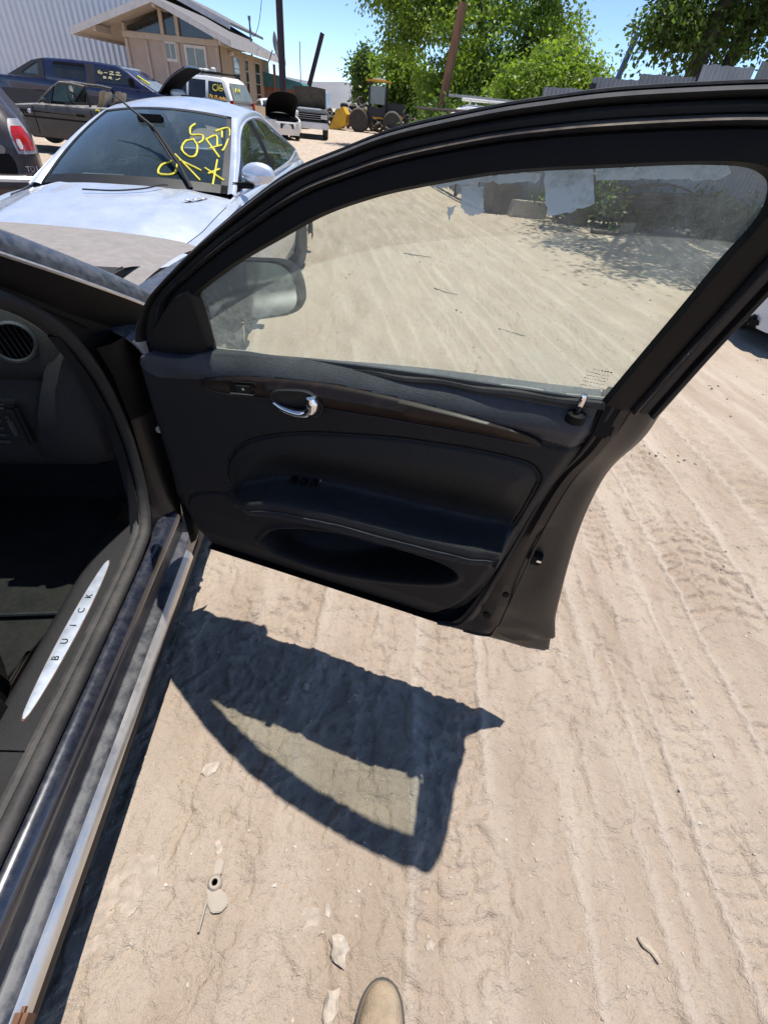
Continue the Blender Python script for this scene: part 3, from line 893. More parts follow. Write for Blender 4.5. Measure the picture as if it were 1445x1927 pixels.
for a in (1.42, 1.55, 1.75, 2.0, 2.2, 2.4, 2.6, 2.75, 2.84):
    zt = np.interp(a, [1.42, 1.55, 1.75, 2.0, 2.2, 2.4, 2.6, 2.75, 2.84], [1.045, 1.052, 1.055, 1.045, 1.025, 0.995, 0.95, 0.90, 0.84])
    nb_ = np.interp(a, [1.42, 2.4, 2.84], [0.152, 0.16, 0.30])
    row = []
    for t in np.linspace(0, 1, 17):
        b = nb_ + (1.70 - 2 * (nb_ - 0.08) - 0.16) * t
        e = abs(2 * t - 1)
        row.append((a - (0.02 * e * e if a < 1.5 else 0) + (0.06 * (1 - e * e) if a > 2.7 else 0), b, zt - 0.034 * e ** 2.2 - 0.012 * e ** 12))
    hood.append(row)
hood = np.array(hood)
hood = np.stack([cr1(hood[:, j], 50) for j in range(hood.shape[1])], 1)
MB().grid(hood).build('bonnet', M['hood_dust'], sedan, smooth=True, fixn=False)
# cowl, windscreen and wiper trough
cw = np.array([[(1.50 - 0.04 * abs(2 * t - 1) ** 2 - 0.10 * abs(2 * t - 1) ** 4, 0.10 + 1.5 * t, 0.985 + 0.02 * (1 - abs(2 * t - 1))), (1.33 - 0.18 * abs(2 * t - 1) ** 2, 0.10 + 1.5 * t, 1.01 + 0.012 * (1 - abs(2 * t - 1)))] for t in np.linspace(0, 1, 17)])
MB().grid(cw).build('cowl_grille', M['dark_plastic'], sedan, smooth=True, fixn=False)
wsb = np.array([(1.35 - 0.20 * abs(2 * t - 1) ** 2, 0.115 + 1.47 * t, 1.03 + 0.01 * (1 - abs(2 * t - 1))) for t in np.linspace(0, 1, 17)])
wst = np.array([(0.42 - 0.10 * abs(2 * t - 1) ** 2, 0.31 + 1.08 * t, 1.46 + 0.05 * (1 - abs(2 * t - 1) ** 2)) for t in np.linspace(0, 1, 17)])
MB().grid(ruled(wsb, wst, 12, (0.03, 0, 0.03))).build('windscreen', M['car_glass'], sedan, smooth=True, fixn=False)
# roof and far side so that the cabin is shaded
rf = np.array([[(a, 0.27 + 1.16 * t, 1.50 + 0.09 * (1 - (2 * t - 1) ** 2) + 0.02 * math.sin(math.pi * (a + 1.4) / 1.8)) for t in np.linspace(0, 1, 9)] for a in np.linspace(0.40, -1.5, 9)])
MB().grid(rf).build('roof', M['black_paint'], sedan, smooth=True, fixn=False)
MB().grid(np.array([[(a, 1.66, 0.25), (a, 1.69, 0.6), (a, 1.66, 1.0)] for a in (-1.6, 0, 1.4)])).build('far_side', M['black_paint'], sedan, smooth=True, fixn=False)
# seat cushion edge at the left border and its rusty rail
st = crv([(0.55, 0.32, 0.38), (0.60, 0.30, 0.44), (0.585, 0.30, 0.52), (0.50, 0.31, 0.57), (0.3, 0.31, 0.575), (0.0, 0.31, 0.55)], 24)
G = np.array([[(p[0] - (0.05 if b_ in (0.25, 0.86) else 0), b_, p[2] - (0.035 if b_ in (0.25, 0.86) else 0)) for p in st] for b_ in (0.25, 0.28, 0.36, 0.55, 0.75, 0.83, 0.86)])
MB().grid(G).build('seat_cushion', M['leather'], sedan, smooth=True, fixn=False)
MB().box((0.27, 0.262, 0.43), (0.52, 0.10, 0.22)).build('seat_side_cover', M['leather'], sedan, bevel=0.045, seg=5, smooth=True)
MB().box((0.60, 0.262, 0.325), (0.16, 0.030, 0.03)).build('seat_rail', M['rust'], sedan, bevel=0.004)
MB().box((0.585, 0.290, 0.335), (0.18, 0.012, 0.05)).build('rail_cover', M['dark_plastic'], sedan, bevel=0.004)
# stands keep the stripped car off the ground; front wheel
def wheel(parent, c, r=0.33, w=0.22, ax='y', spokes=10, name='wheel', side=1):
    prof = [(r * 0.64, -w / 2), (r * 0.9, -w / 2), (r * 0.985, -w * 0.40), (r, -w * 0.2), (r, w * 0.2), (r * 0.985, w * 0.4), (r * 0.9, w / 2), (r * 0.64, w / 2)]
    o = MB().lathe(prof, 32, (0, 0, 0), ax).build(name, M['tire'], parent, smooth=True, loc=c)
    MB().lathe([(r * 0.65, side * w * 0.44), (r * 0.60, side * w * 0.46), (r * 0.57, side * w * 0.28), (0.0, side * w * 0.26)], 28, (0, 0, 0), ax).build('rim', M['dark_plastic'], o, smooth=True)
    for k in range(spokes):
        a = 2 * math.pi * k / spokes
        Mx = Matrix.Rotation(a, 3, 'Y')
        m = MB()
        m.box((0, 0, 0), (r * 0.085, 0.02, r * 0.56))
        vs = [Mx @ Vector((p[0], 0, p[2] + r * 0.32)) + Vector((0, p[1] + side * w * 0.42, 0)) for p in m.v]
        MB().add([tuple(v) for v in vs], m.f).build('spoke', M['rim'], o, bevel=0.004)
    MB().lathe([(r * 0.13, side * w * 0.38), (r * 0.13, side * w * 0.46), (r * 0.08, side * w * 0.48), (0, side * w * 0.48)], 14, (0, 0, 0), ax).build('hub', M['rim'], o, smooth=True)
    return o
wheel(sedan, (2.02, 0.14, 0.34), 0.33, 0.22, side=-1)
for a_ in (0.2, -1.2):
    MB().box((a_, 0.25, 0.085), (0.30, 0.30, 0.17)).build('stand', M['bare_metal'], sedan, bevel=0.01)
# ------------------------------------------------------------------ the open door (a part of the sedan)
# local frame: x along the door from hinge to latch, y outward (away from the viewer), z up
DO = (-0.553, 1.083, 0.0)
DANG = math.atan2(-0.257, 0.966)
r_ = Vector((DO[0] + 0.515, DO[1], 0))
r_.rotate(Matrix.Rotation(-SED_ANG, 3, 'Z'))
TILT = 0.46
def n_glass(z): return 0.105 + (z - 1.135) * TILT
def W3(L, z, n): return (L, -n, z)
# the trim is drawn on its own sheet and fitted to the door: one size factor and an offset
def TL(L): return 1.054 * L - 0.0439
def Tz(z): return 1.054 * z - 0.0810
def Tn(n): return 1.054 * n - 0.0488
def T3(L, z, n): return (TL(L), -Tn(n), Tz(z))

# glass edge and outer silhouette of the window frame, as (L, z)
g_pts = [(0.174, 1.086), (0.194, 1.149), (0.211, 1.2), (0.222, 1.217), (0.245, 1.235), (0.341, 1.296), (0.431, 1.346), (0.504, 1.385), (0.568, 1.411), (0.623, 1.429), (0.715, 1.453), (0.773, 1.464),
         (0.828, 1.472), (0.898, 1.482), (0.935, 1.486), (0.96, 1.487), (0.977, 1.484), (0.990, 1.476), (0.998, 1.458), (0.997, 1.435), (0.990, 1.405), (0.980, 1.343), (0.968, 1.273), (0.951, 1.172)]
o_pts = [(-0.08, 1.04), (-0.05, 1.075), (-0.01, 1.115), (0.03, 1.152), (0.09, 1.20), (0.23, 1.297), (0.36, 1.379), (0.449, 1.429), (0.53, 1.461), (0.60, 1.486),
         (0.70, 1.511), (0.77, 1.525), (0.83, 1.535), (0.91, 1.544), (0.965, 1.549), (1.00, 1.551), (1.035, 1.551), (1.065, 1.545), (1.080, 1.520), (1.083, 1.47), (1.080, 1.42), (1.072, 1.345), (1.064, 1.27), (1.054, 1.145)]
NF = 180
def corr(P):
    # one sample set for both curves: piecewise in index so that corners stay together
    return cr1(P, NF)
gc, oc = corr(g_pts), corr(o_pts)

def frame_rows(rows):
    """rows: list of (s, dn): s from glass edge (0) to outer edge (1); dn toward the viewer from the glass plane"""
    G = []
    for i in range(NF):
        line = []
        for s, dn in rows:
            L = gc[i, 0] * (1 - s) + oc[i, 0] * s
            z = gc[i, 1] * (1 - s) + oc[i, 1] * s
            base = n_glass(z) * (1 - s) + (0.055 + (z - 1.135) * TILT) * s
            line.append(W3(L, z, base + dn))
        G.append(line)
    return np.array(G)

door = MB()
# painted shell: window frame painted band + outer side, lower outer skin, jamb faces
door.grid(frame_rows([(0.44, 0.020), (0.47, 0.030), (0.52, 0.036), (0.57, 0.030), (0.60, 0.018)]))
door.grid(frame_rows([(1.0, -0.004), (0.985, -0.022), (0.80, -0.034), (0.4, -0.016), (0.06, -0.002)]))
# outer skin below the belt (far side)
sk = []
for L in np.linspace(-0.03, 1.0, 30):
    t = L
    row = []
    for z, n in ((0.365, 0.0), (0.39, -0.012), (0.55, -0.05), (0.75, -0.075), (0.90, -0.06), (0.98, -0.03), (1.035 + 0.06 * t, 0.01), (1.058 + 0.07 * t, 0.055)):
        e = 1.0 if z < 0.37 else 1.0
        xx = L
        if L > 0.9:
            edge = np.interp(z, [0.365, 0.52, 0.68, 0.80, 0.90, 1.0, 1.085, 1.2], [1.10, 1.072, 1.048, 1.034, 1.030, 1.036, 1.056, 1.056])
            xx = 0.9 + (L - 0.9) / 0.1 * (edge - 0.9)
        if L < 0.07:
            front = np.interp(z, [0.365, 0.5, 0.7, 1.0], [-0.01, -0.02, -0.03, -0.04])
            xx = front + (L + 0.03) / 0.1 * (0.07 - front)
        row.append(W3(xx, z, n))
    sk.append(row)
door.grid(np.array(sk))
door = door.build('door', M['black_paint'], sedan, smooth=True, fixn=False)
door['label'] = 'open front passenger door with window, seen from its trimmed inner side'
door.location = (r_.x, r_.y, 0)
door.rotation_euler = (0, 0, DANG - SED_ANG)

# inner black garnish round the glass
MB().grid(frame_rows([(-0.03, 0.004), (0.0, 0.012), (0.03, 0.020), (0.30, 0.026), (0.41, 0.026), (0.44, 0.020)])).build('window_garnish', M['dark_plastic'], door, smooth=True, fixn=False)
# two rubber ridges outside the painted band
MB().grid(frame_rows([(0.60, 0.016), (0.615, 0.022), (0.70, 0.026), (0.755, 0.022), (0.77, 0.006)])).build('inner_weatherstrip', M['rubber'], door, smooth=True, fixn=False)
MB().grid(frame_rows([(0.77, 0.004), (0.785, 0.020), (0.81, 0.032), (0.86, 0.036), (0.91, 0.028), (0.93, 0.010)])).build('outer_weatherstrip', M['rubber'], door, smooth=True, fixn=False)
MB().grid(frame_rows([(0.93, 0.008), (0.95, 0.014), (0.985, 0.014), (1.0, 0.004), (1.0, -0.01)])).build('frame_flange', M['rubber'], door, smooth=True, fixn=False)

# glass pane, slightly larger than the opening, with real thickness
top = gc[4:-4]
bl = np.stack([np.interp(np.linspace(0, 1, len(top)), [0, 1], [0.195, 0.965]), np.interp(np.linspace(0, 1, len(top)), [0, 1], [1.09, 1.165])], 1)
Gp = []
for i in range(len(top)):
    k = i / (len(top) - 1)
    a = np.array(top[i]); c = np.array([0.60, 1.2])
    a = a + (a - c) / np.linalg.norm(a - c) * 0.012
    b = np.array([0.165 + (0.965 - 0.165) * k, 1.062 + (1.152 - 1.062) * k])
    Gp.append([W3(*(b * (1 - s) + a * s), n_glass((b * (1 - s) + a * s)[1]) + 0.012 * 4 * s * (1 - s) * 0) for s in np.linspace(0, 1, 14)])
Gp = np.array(Gp)
glass = MB().grid(Gp).build('window_glass', M['door_glass'], door, smooth=True, fixn=False)
glass['label'] = 'dusty green tinted door window pane'
# belt seal
bs = crv([W3(L_, z_, n_glass(z_) + 0.010) for L_, z_ in ((0.168, 1.078), (0.435, 1.108), (0.651, 1.133), (0.838, 1.151), (0.955, 1.164))], 60)
bs = bs + np.stack([0 * bs[:, 0], 0.0016 * np.sin(bs[:, 0] * 38), 0.0016 * np.sin(bs[:, 0] * 47 + 1)], 1)
MB().tube(bs, 0.0075, 8).build('belt_seal', M['rubber'], door, smooth=True)
MB().tube(bs + np.array((0, 0.006, 0.008)), 0.0035, 6).build('belt_lip', M['pale_rubber'] if 'pale_rubber' in M else M['chrome_dusty'], door, smooth=True)

# ---- inner trim: one relief surface
def poly_sd(P, L, z):
    """signed distance (negative inside) to closed polygon P for arrays L,z"""
    P = np.asarray(P)
    n = len(P)
    dmin = np.full(L.shape, 1e9)
    ins = np.zeros(L.shape, bool)
    for i in range(n):
        a, b = P[i], P[(i + 1) % n]
        e = b - a
        t = np.clip(((L - a[0]) * e[0] + (z - a[1]) * e[1]) / (e @ e + 1e-12), 0, 1)
        dmin = np.minimum(dmin, np.hypot(L - a[0] - t * e[0], z - a[1] - t * e[1]))
        c = ((a[1] > z) != (b[1] > z)) & (L < (b[0] - a[0]) * (z - a[1]) / (b[1] - a[1] + 1e-12) + a[0])
        ins ^= c
    return np.where(ins, -dmin, dmin)
def sst(x, a, b):
    t = np.clip((x - a) / (b - a), 0, 1)
    return t * t * (3 - 2 * t)

bolster = crv([(0.235, 0.775), (0.222, 0.806), (0.227, 0.84), (0.236, 0.864), (0.272, 0.912), (0.32, 0.945), (0.387, 0.975), (0.47, 1.000), (0.619, 1.030), (0.70, 1.040), (0.768, 1.047), (0.84, 1.049), (0.872, 1.045), (0.891, 1.028), (0.893, 0.995), (0.868, 0.86), (0.80, 0.80), (0.5, 0.77), (0.3, 0.76), (0.235, 0.775)], 120)[:-1]
pocket = crv([(0.27, 0.59), (0.32, 0.66), (0.40, 0.70), (0.48, 0.722), (0.55, 0.735), (0.66, 0.735), (0.76, 0.73), (0.80, 0.70), (0.76, 0.655), (0.66, 0.605), (0.54, 0.565), (0.42, 0.545), (0.32, 0.555), (0.27, 0.59)], 100)[:-1]
lobe = crv([(0.06, 0.60), (0.063, 0.64), (0.083, 0.69), (0.12, 0.72), (0.18, 0.742), (0.235, 0.748), (0.25, 0.70), (0.30, 0.60), (0.28, 0.5), (0.1, 0.45), (0.05, 0.5), (0.06, 0.60)], 80)[:-1]
arm_o = [(0.22, 0.758), (0.285, 0.805), (0.36, 0.835), (0.407, 0.843), (0.538, 0.858), (0.682, 0.862), (0.815, 0.870), (0.881, 0.876)]
def arm_c(L): return np.interp(L, [p[0] for p in arm_o], [p[1] for p in arm_o])

def trim_n(L, z):
    # base curvature
    n = np.interp(z, [0.42, 0.47, 0.55, 0.66, 0.80, 0.95, 1.05, 1.10, 1.20], [0.052, 0.085, 0.118, 0.140, 0.155, 0.162, 0.164, 0.167, 0.168])
    # rear edge and front edge roll back toward the steel
    n = n - 0.035 * (1 - sst(L, 0.02, 0.085)) ** 2
    rear = np.interp(z, [0.42, 0.5, 0.6, 0.7, 0.82, 0.94, 1.08, 1.19], [0.76, 0.80, 0.845, 0.872, 0.897, 0.912, 0.944, 0.958])
    n = n - 0.030 * sst(L, rear - 0.035, rear + 0.002) ** 2
    # upper pad above the wood is proud and rounded
    belt = 1.100 + 0.082 * L
    n = n + 0.012 * sst(z, belt - 0.075, belt - 0.045) * sst(L, 0.10, 0.26) - 0.030 * np.clip((z - belt + 0.045) / 0.045, 0, 1.3) ** 2
    # bolster: recessed seam then padded
    sd = poly_sd(bolster, L, z)
    n = n - 0.007 * np.exp(-(sd / 0.004) ** 2) + 0.010 * sst(-sd, 0.002, 0.05)
    # scoop above armrest
    sc = np.exp(-((z - arm_c(L) - 0.03) / 0.05) ** 2) * sst(L, 0.26, 0.42) * (1 - sst(L, 0.84, 0.90))
    n = n - 0.022 * sc
    # armrest shelf
    ac = arm_c(L)
    ends = sst(L, 0.20, 0.34) * (1 - sst(L, 0.868, 0.886))
    d = z - ac
    shelf = np.where(d > 0, 1 - sst(d, 0.0, 0.016), 1 - sst(-d, 0.032, 0.060))
    n = n + 0.078 * ends * shelf
    # stitch groove on the armrest
    n = n - 0.0025 * np.exp(-((d + 0.018) / 0.003) ** 2) * ends
    # map pocket
    sp_ = poly_sd(pocket, L, z)
    dep = np.interp(z, [0.545, 0.60, 0.735], [0.03, 0.11, 0.13])
    n = n - dep * sst(-sp_, -0.002, 0.018) + 0.006 * np.exp(-((sp_ - 0.006) / 0.008) ** 2)
    # front speaker lobe outline
    sl = poly_sd(lobe, L, z)
    n = n - 0.006 * np.exp(-(sl / 0.0035) ** 2) * (L < 0.26) * (z > 0.55)
    # parting line under the upper pad at the rear
    zl = 1.092 + 0.02 * (L - 0.88)
    n = n - 0.004 * np.exp(-((z - zl) / 0.003) ** 2) * (L > 0.87)
    return n

_La, _za = np.linspace(-0.02, 1.02, 209), np.linspace(0.40, 1.24, 169)
_tab_n = trim_n(*np.meshgrid(_La, _za, indexing='ij'))
def tn(L, z):
    i = min(max((L + 0.02) / 0.005, 0), 207.999); j = min(max((z - 0.40) / 0.005, 0), 167.999)
    a, b = int(i), int(j); u, v = i - a, j - b
    T = _tab_n
    return float((T[a, b] * (1 - u) + T[a + 1, b] * u) * (1 - v) + (T[a, b + 1] * (1 - u) + T[a + 1, b + 1] * u) * v)

NB = 300
bot = crv([(0.005, 0.62), (0.008, 0.56), (0.018, 0.515), (0.06, 0.472), (0.12, 0.455), (0.23, 0.437), (0.40, 0.428), (0.52, 0.426), (0.63, 0.424), (0.71, 0.430), (0.775, 0.448), (0.82, 0.50), (0.862, 0.62)], NB)
topc = crv([(0.062, 1.070), (0.085, 1.080), (0.13, 1.084), (0.18, 1.094), (0.222, 1.110), (0.30, 1.122), (0.47, 1.142), (0.66, 1.163), (0.838, 1.178), (0.93, 1.186), (0.955, 1.184)], NB)
lft = crv([(0.005, 0.62), (0.02, 0.74), (0.028, 0.86), (0.035, 0.96), (0.043, 1.03), (0.062, 1.070)], 220)
rgtc = crv([(0.862, 0.62), (0.882, 0.74), (0.895, 0.84), (0.910, 0.94), (0.942, 1.07), (0.955, 1.184)], 220)
P2 = coons(np.c_[bot, 0 * bot[:, 0]], np.c_[topc, 0 * topc[:, 0]], np.c_[lft, 0 * lft[:, 0]], np.c_[rgtc, 0 * rgtc[:, 0]])
Lg, zg = P2[..., 0], P2[..., 1]
ng = trim_n(Lg, zg)
TG = np.stack([TL(Lg), -Tn(ng), Tz(zg)], -1)
a_, b_ = TG.shape[:2]
padline = np.interp(Lg, [0.0, 0.10, 0.20, 0.237, 0.306, 0.385, 0.496, 0.616, 0.756, 0.87, 0.96], [1.06, 1.035, 1.055, 1.071, 1.090, 1.103, 1.116, 1.120, 1.119, 1.100, 1.095])
sdb = poly_sd(bolster, Lg, zg)
sel = np.zeros((a_ - 1, b_ - 1), int)
zc_ = zg[:-1, :-1]
sel[zc_ > padline[:-1, :-1]] = 1
sel[(sdb[:-1, :-1] < 0) & (zc_ > arm_c(Lg[:-1, :-1]) + 0.03)] = 2
d_ = zc_ - arm_c(Lg[:-1, :-1])
sel[(d_ > -0.034) & (d_ < 0.017) & (Lg[:-1, :-1] > 0.27) & (Lg[:-1, :-1] < 0.887)] = 3
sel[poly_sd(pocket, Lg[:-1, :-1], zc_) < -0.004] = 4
def part_from(G, mask, name, mat):
    a, b = G.shape[:2]
    I, J = np.nonzero(mask)
    f = np.stack([I * b + J, (I + 1) * b + J, (I + 1) * b + J + 1, I * b + J + 1], 1)
    used = np.unique(f)
    rm = -np.ones(a * b, int); rm[used] = np.arange(len(used))
    return mk(name, G.reshape(-1, 3)[used], rm[f], mat, door, True)
part_from(TG, sel == 0, 'trim_panel', M['trim'])
part_from(TG, sel == 1, 'upper_pad', M['trim_pad'])
part_from(TG, sel == 2, 'bolster', M['leather'])
part_from(TG, sel == 3, 'armrest', M['arm_pad'])
part_from(TG, sel == 4, 'map_pocket', M['cup_black'])  # recess shade put into the colour: pocket faces blacker than the trim
bl_ = [p for p in bolster if p[1] > arm_c(p[0]) + 0.02]
MB().tube([T3(p[0], p[1], tn(p[0], p[1]) + 0.003) for p in bl_], 0.0016, 6).build('bolster_seam', M['cup_black'], door, smooth=True)
al_ = [(L_, float(arm_c(L_)) - 0.018) for L_ in np.linspace(0.30, 0.875, 60)]
MB().tube([T3(L_, z_, tn(L_, z_) + 0.0022) for L_, z_ in al_], 0.0012, 5).build('armrest_stitching', M['trim_pad'], door, smooth=True)
lb_ = lobe[:next(i_ for i_, p in enumerate(lobe) if p[0] > 0.24)]
MB().tube([T3(p[0], p[1], tn(p[0], p[1]) + 0.002) for p in lb_], 0.0014, 5).build('speaker_seam', M['cup_black'], door, smooth=True)
# ledge from the pad top back to the glass
le = np.array([[T3(L, z, tn(L, z)), T3(L, z + 0.002, tn(L, z) - 0.006), W3(TL(L), Tz(z) + 0.001, n_glass(Tz(z)) + 0.006), W3(TL(L), Tz(z) - 0.03, n_glass(Tz(z)) + 0.004)] for L, z in topc[::6]])
MB().grid(le).build('pad_ledge', M['trim_pad'], door, smooth=True, fixn=False)
# edge wall of the trim back to the steel
def wall(curve, n_back, name, mat):
    G_ = np.array([[T3(L, z, tn(L, z)), W3(TL(L), Tz(z), n_back)] for L, z in curve])
    return MB().grid(G_).build(name, mat, door, smooth=True, fixn=False)
wall(bot[::4], 0.01, 'trim_edge', M['dark_plastic'])
wall(lft[::6], 0.02, 'trim_edge', M['dark_plastic'])
wall(rgtc[::6], 0.05, 'trim_edge', M['dark_plastic'])

# steel jamb between the trim and the outer skin (rear face and lower rear corner)
jin = [(0.70, 0.374), (0.785, 0.388), (0.832, 0.43), (0.866, 0.572), (0.8875, 0.70), (0.901, 0.80), (0.9165, 0.91), (0.933, 0.985), (0.9505, 1.05), (0.964, 1.165)]
jout = [(0.74, 0.367), (0.93, 0.3665), (1.098, 0.366), (1.072, 0.52), (1.048, 0.68), (1.034, 0.80), (1.030, 0.90), (1.036, 1.0), (1.054, 1.085), (1.057, 1.16)]
NJ = 110
jr_in = cr1(jin, NJ)
ti_ = np.linspace(0, len(jout) - 1, NJ)
jr_out = np.stack([np.interp(ti_, np.arange(len(jout)), [p[k] for p in jout]) for k in (0, 1)], 1)
sm_j = cr1(jout, NJ)
jr_out = np.where((ti_ > 2.4)[:, None], sm_j, jr_out)
J = []
for i in range(NJ):
    row = []
    for s, nn in ((0.0, 0.060), (0.05, 0.068), (0.12, 0.058), (0.20, 0.066), (0.34, 0.064), (0.39, 0.056), (0.60, 0.048), (0.68, 0.042), (0.80, 0.036), (0.88, 0.024), (0.97, 0.014), (1.0, 0.002)):
        p = jr_in[i] * (1 - s) + jr_out[i] * s
        up = sst(np.array([p[1]]), 0.95, 1.16)[0]
        n_ = nn * np.interp(ti_[i], [0, 2, 3], [0.55, 0.75, 1.0]) + up * (0.055 * (1 - s) + 0.056 * s)
        dd = math.hypot((p[0] - 0.955) / 0.05, (p[1] - 0.70) / 0.15)
        n_ -= 0.012 * max(0, 1 - dd * dd)
        dd2 = math.hypot((p[0] - 0.985) / 0.045, (p[1] - 0.445) / 0.036)
        n_ += 0.006 * math.exp(-((dd2 - 1.0) / 0.16) ** 2)
        row.append(W3(p[0], p[1], n_))
    J.append(row)
Jg = np.array(J)
MB().grid(Jg).build('door_jamb', M['jamb_paint'], door, smooth=True, fixn=False)
# jamb weatherstrip following the trim edge
wsj = np.array([W3(*(jr_in[i] * 0.95 + jr_out[i] * 0.05), 0.066 * np.interp(ti_[i], [0, 2, 3], [0.6, 0.8, 1.0]) + 0.055 * sst(np.array([jr_in[i][1]]), 0.95, 1.16)[0]) for i in range(10, NJ)])
MB().tube(wsj, 0.0045, 8).build('jamb_weatherstrip', M['rubber'], door, smooth=True)
wsj2 = np.array([W3(*(jr_in[i] * 0.63 + jr_out[i] * 0.37), 0.060 * np.interp(ti_[i], [0, 2, 3], [0.6, 0.8, 1.0]) + 0.055 * sst(np.array([jr_in[i][1]]), 0.95, 1.16)[0]) for i in range(14, NJ)])
MB().tube(wsj2, 0.003, 6).build('jamb_seam', M['jamb_paint'], door, smooth=True)
# latch, drain plug, added belt gap filler
lt = MB().box(W3(0.962, 0.735, 0.050), (0.026, 0.02, 0.034)).build('latch', M['dark_plastic'], door, bevel=0.004, smooth=True)
MB().box(W3(0.968, 0.74, 0.060), (0.010, 0.010, 0.006)).build('latch_claw', M['chrome'], lt)
MB().lathe([(0.0, -0.006), (0.010, -0.005), (0.011, 0.0), (0.011, 0.004)], 12, W3(0.90, 0.50, 0.058), 'y').build('drain_plug', M['dark_plastic'], door, smooth=True)
MB().lathe([(0.0, -0.005), (0.008, -0.004), (0.009, 0.003)], 12, W3(0.925, 0.60, 0.062), 'y').build('drain_plug', M['dark_plastic'], door, smooth=True)
MB().box(W3(0.968, 1.140, 0.098), (0.035, 0.05, 0.075)).build('added_belt_gap_filler', M['dark_plastic'], door, bevel=0.006)  # added filler, stops sun leaking through the belt gap into the door shadow
# lower front jamb / hinge face
hf = np.array([[W3(-0.05 + 0.01 * math.sin(z * 6), z, -0.05), W3(-0.045, z, 0.0), W3(-0.03, z, 0.04), W3(np.interp(z, Tz(lft[:, 1]), TL(lft[:, 0])) + 0.004, z, 0.06)] for z in np.linspace(0.40, 1.05, 20)])
MB().grid(hf).build('hinge_face', M['dark_plastic'], door, smooth=True, fixn=False)
bf = np.array([[W3(L, 0.366, -0.002), W3(L, 0.3665, 0.02 * k_), W3(L, 0.372, 0.035 * k_), W3(L, 0.385, 0.045 * k_)] for L in np.linspace(0.0, 1.094, 50) for k_ in (1 - 0.85 * float(sst(np.array([L]), 0.72, 1.0)[0]),)])
MB().grid(bf).build('door_underside', M['jamb_paint'], door, smooth=True, fixn=False)

# mirror sail cover inside, pale front tip of the trim
sail = crv([(0.030, 1.065), (0.075, 1.115), (0.125, 1.163), (0.175, 1.205), (0.207, 1.224), (0.221, 1.224), (0.218, 1.19), (0.206, 1.14), (0.193, 1.098), (0.168, 1.072), (0.13, 1.058), (0.09, 1.050), (0.030, 1.065)], 60)[:-1]
sc_ = sail.mean(0)
m = MB()
rws = []
for s, dn in ((1.0, -0.01), (1.0, 0.020), (0.965, 0.026), (0.6, 0.028), (0.05, 0.029)):
    rws.append([W3(*(sc_ + (p - sc_) * s), n_glass((sc_ + (p - sc_) * s)[1]) + dn) for p in sail])
n_ = len(sail)
m.add([p for r in rws for p in r], [(i * n_ + k, i * n_ + (k + 1) % n_, (i + 1) * n_ + (k + 1) % n_, (i + 1) * n_ + k) for i in range(len(rws) - 1) for k in range(n_)] + [tuple((len(rws) - 1) * n_ + k for k in range(n_))])
m.build('mirror_sail_cover', M['trim'], door, smooth=True)

# wood trim strip
wt = crv([(0.213, 1.050), (0.222, 1.063), (0.237, 1.071), (0.306, 1.090), (0.385, 1.103), (0.496, 1.116), (0.616, 1.1205), (0.70, 1.1205), (0.756, 1.119), (0.832, 1.113), (0.865, 1.105), (0.877, 1.097)], 90)
wb = crv([(0.213, 1.048), (0.225, 1.043), (0.245, 1.041), (0.30, 1.046), (0.368, 1.055), (0.45, 1.061), (0.517, 1.066), (0.60, 1.073), (0.645, 1.076), (0.763, 1.084), (0.85, 1.089), (0.877, 1.094)], 90)
rows = []
for s, dn in ((0, 0.0), (0.0, 0.004), (0.10, 0.0085), (0.3, 0.011), (0.6, 0.011), (0.9, 0.0085), (1.0, 0.004), (1.0, 0.0)):
    pp = wb * (1 - s) + wt * s
    rows.append([T3(p[0], p[1], tn(p[0], p[1]) + dn) for p in pp])
wd = MB().grid(np.array(rows)).build('wood_trim', M['wood'], door, smooth=True, fixn=True)
MB().tube([T3(p[0], p[1] - 0.001, tn(p[0], p[1]) + 0.006) for p in wb], 0.0022, 6).build('wood_edge', M['rust_trim'] if 'rust_trim' in M else M['jamb_paint'], door, smooth=True)
# switch block
sw = [(0.280, 1.052), (0.288, 1.078), (0.296, 1.083), (0.346, 1.091), (0.350, 1.088), (0.340, 1.066), (0.334, 1.060)]
def relief_plate(poly, dn0, dn1, name, mat, parent, inset=0.0):
    c = np.mean(poly, 0)
    m = MB()
    n = len(poly)
    A = [T3(p[0], p[1], tn(p[0], p[1]) + dn0) for p in poly]
    B = []
    for p in poly:
        q = c + (np.array(p) - c) * (1 - inset)
        B.append(T3(q[0], q[1], tn(p[0], p[1]) + dn1))
    m.add(A + B, [(k, (k + 1) % n, n + (k + 1) % n, n + k) for k in range(n)] + [tuple(range(n, 2 * n))])
    return m.build(name, mat, parent, smooth=False)
so = relief_plate(sw, 0.0, 0.0125, 'lock_switch', M['dark_plastic'], door, 0.03)
relief_plate([(0.300, 1.058), (0.306, 1.079), (0.338, 1.084), (0.331, 1.063)], 0.012, 0.016, 'rocker', M['trim'], so, 0.08)
relief_plate([(0.318, 1.070), (0.318, 1.076), (0.324, 1.077), (0.324, 1.071)], 0.0155, 0.0167, 'lock_symbol', M['chrome'], so)
relief_plate([(0.281, 1.0515), (0.3345, 1.0598), (0.334, 1.0575), (0.282, 1.0492)], 0.008, 0.014, 'switch_edge', M['chrome_dusty'], so)
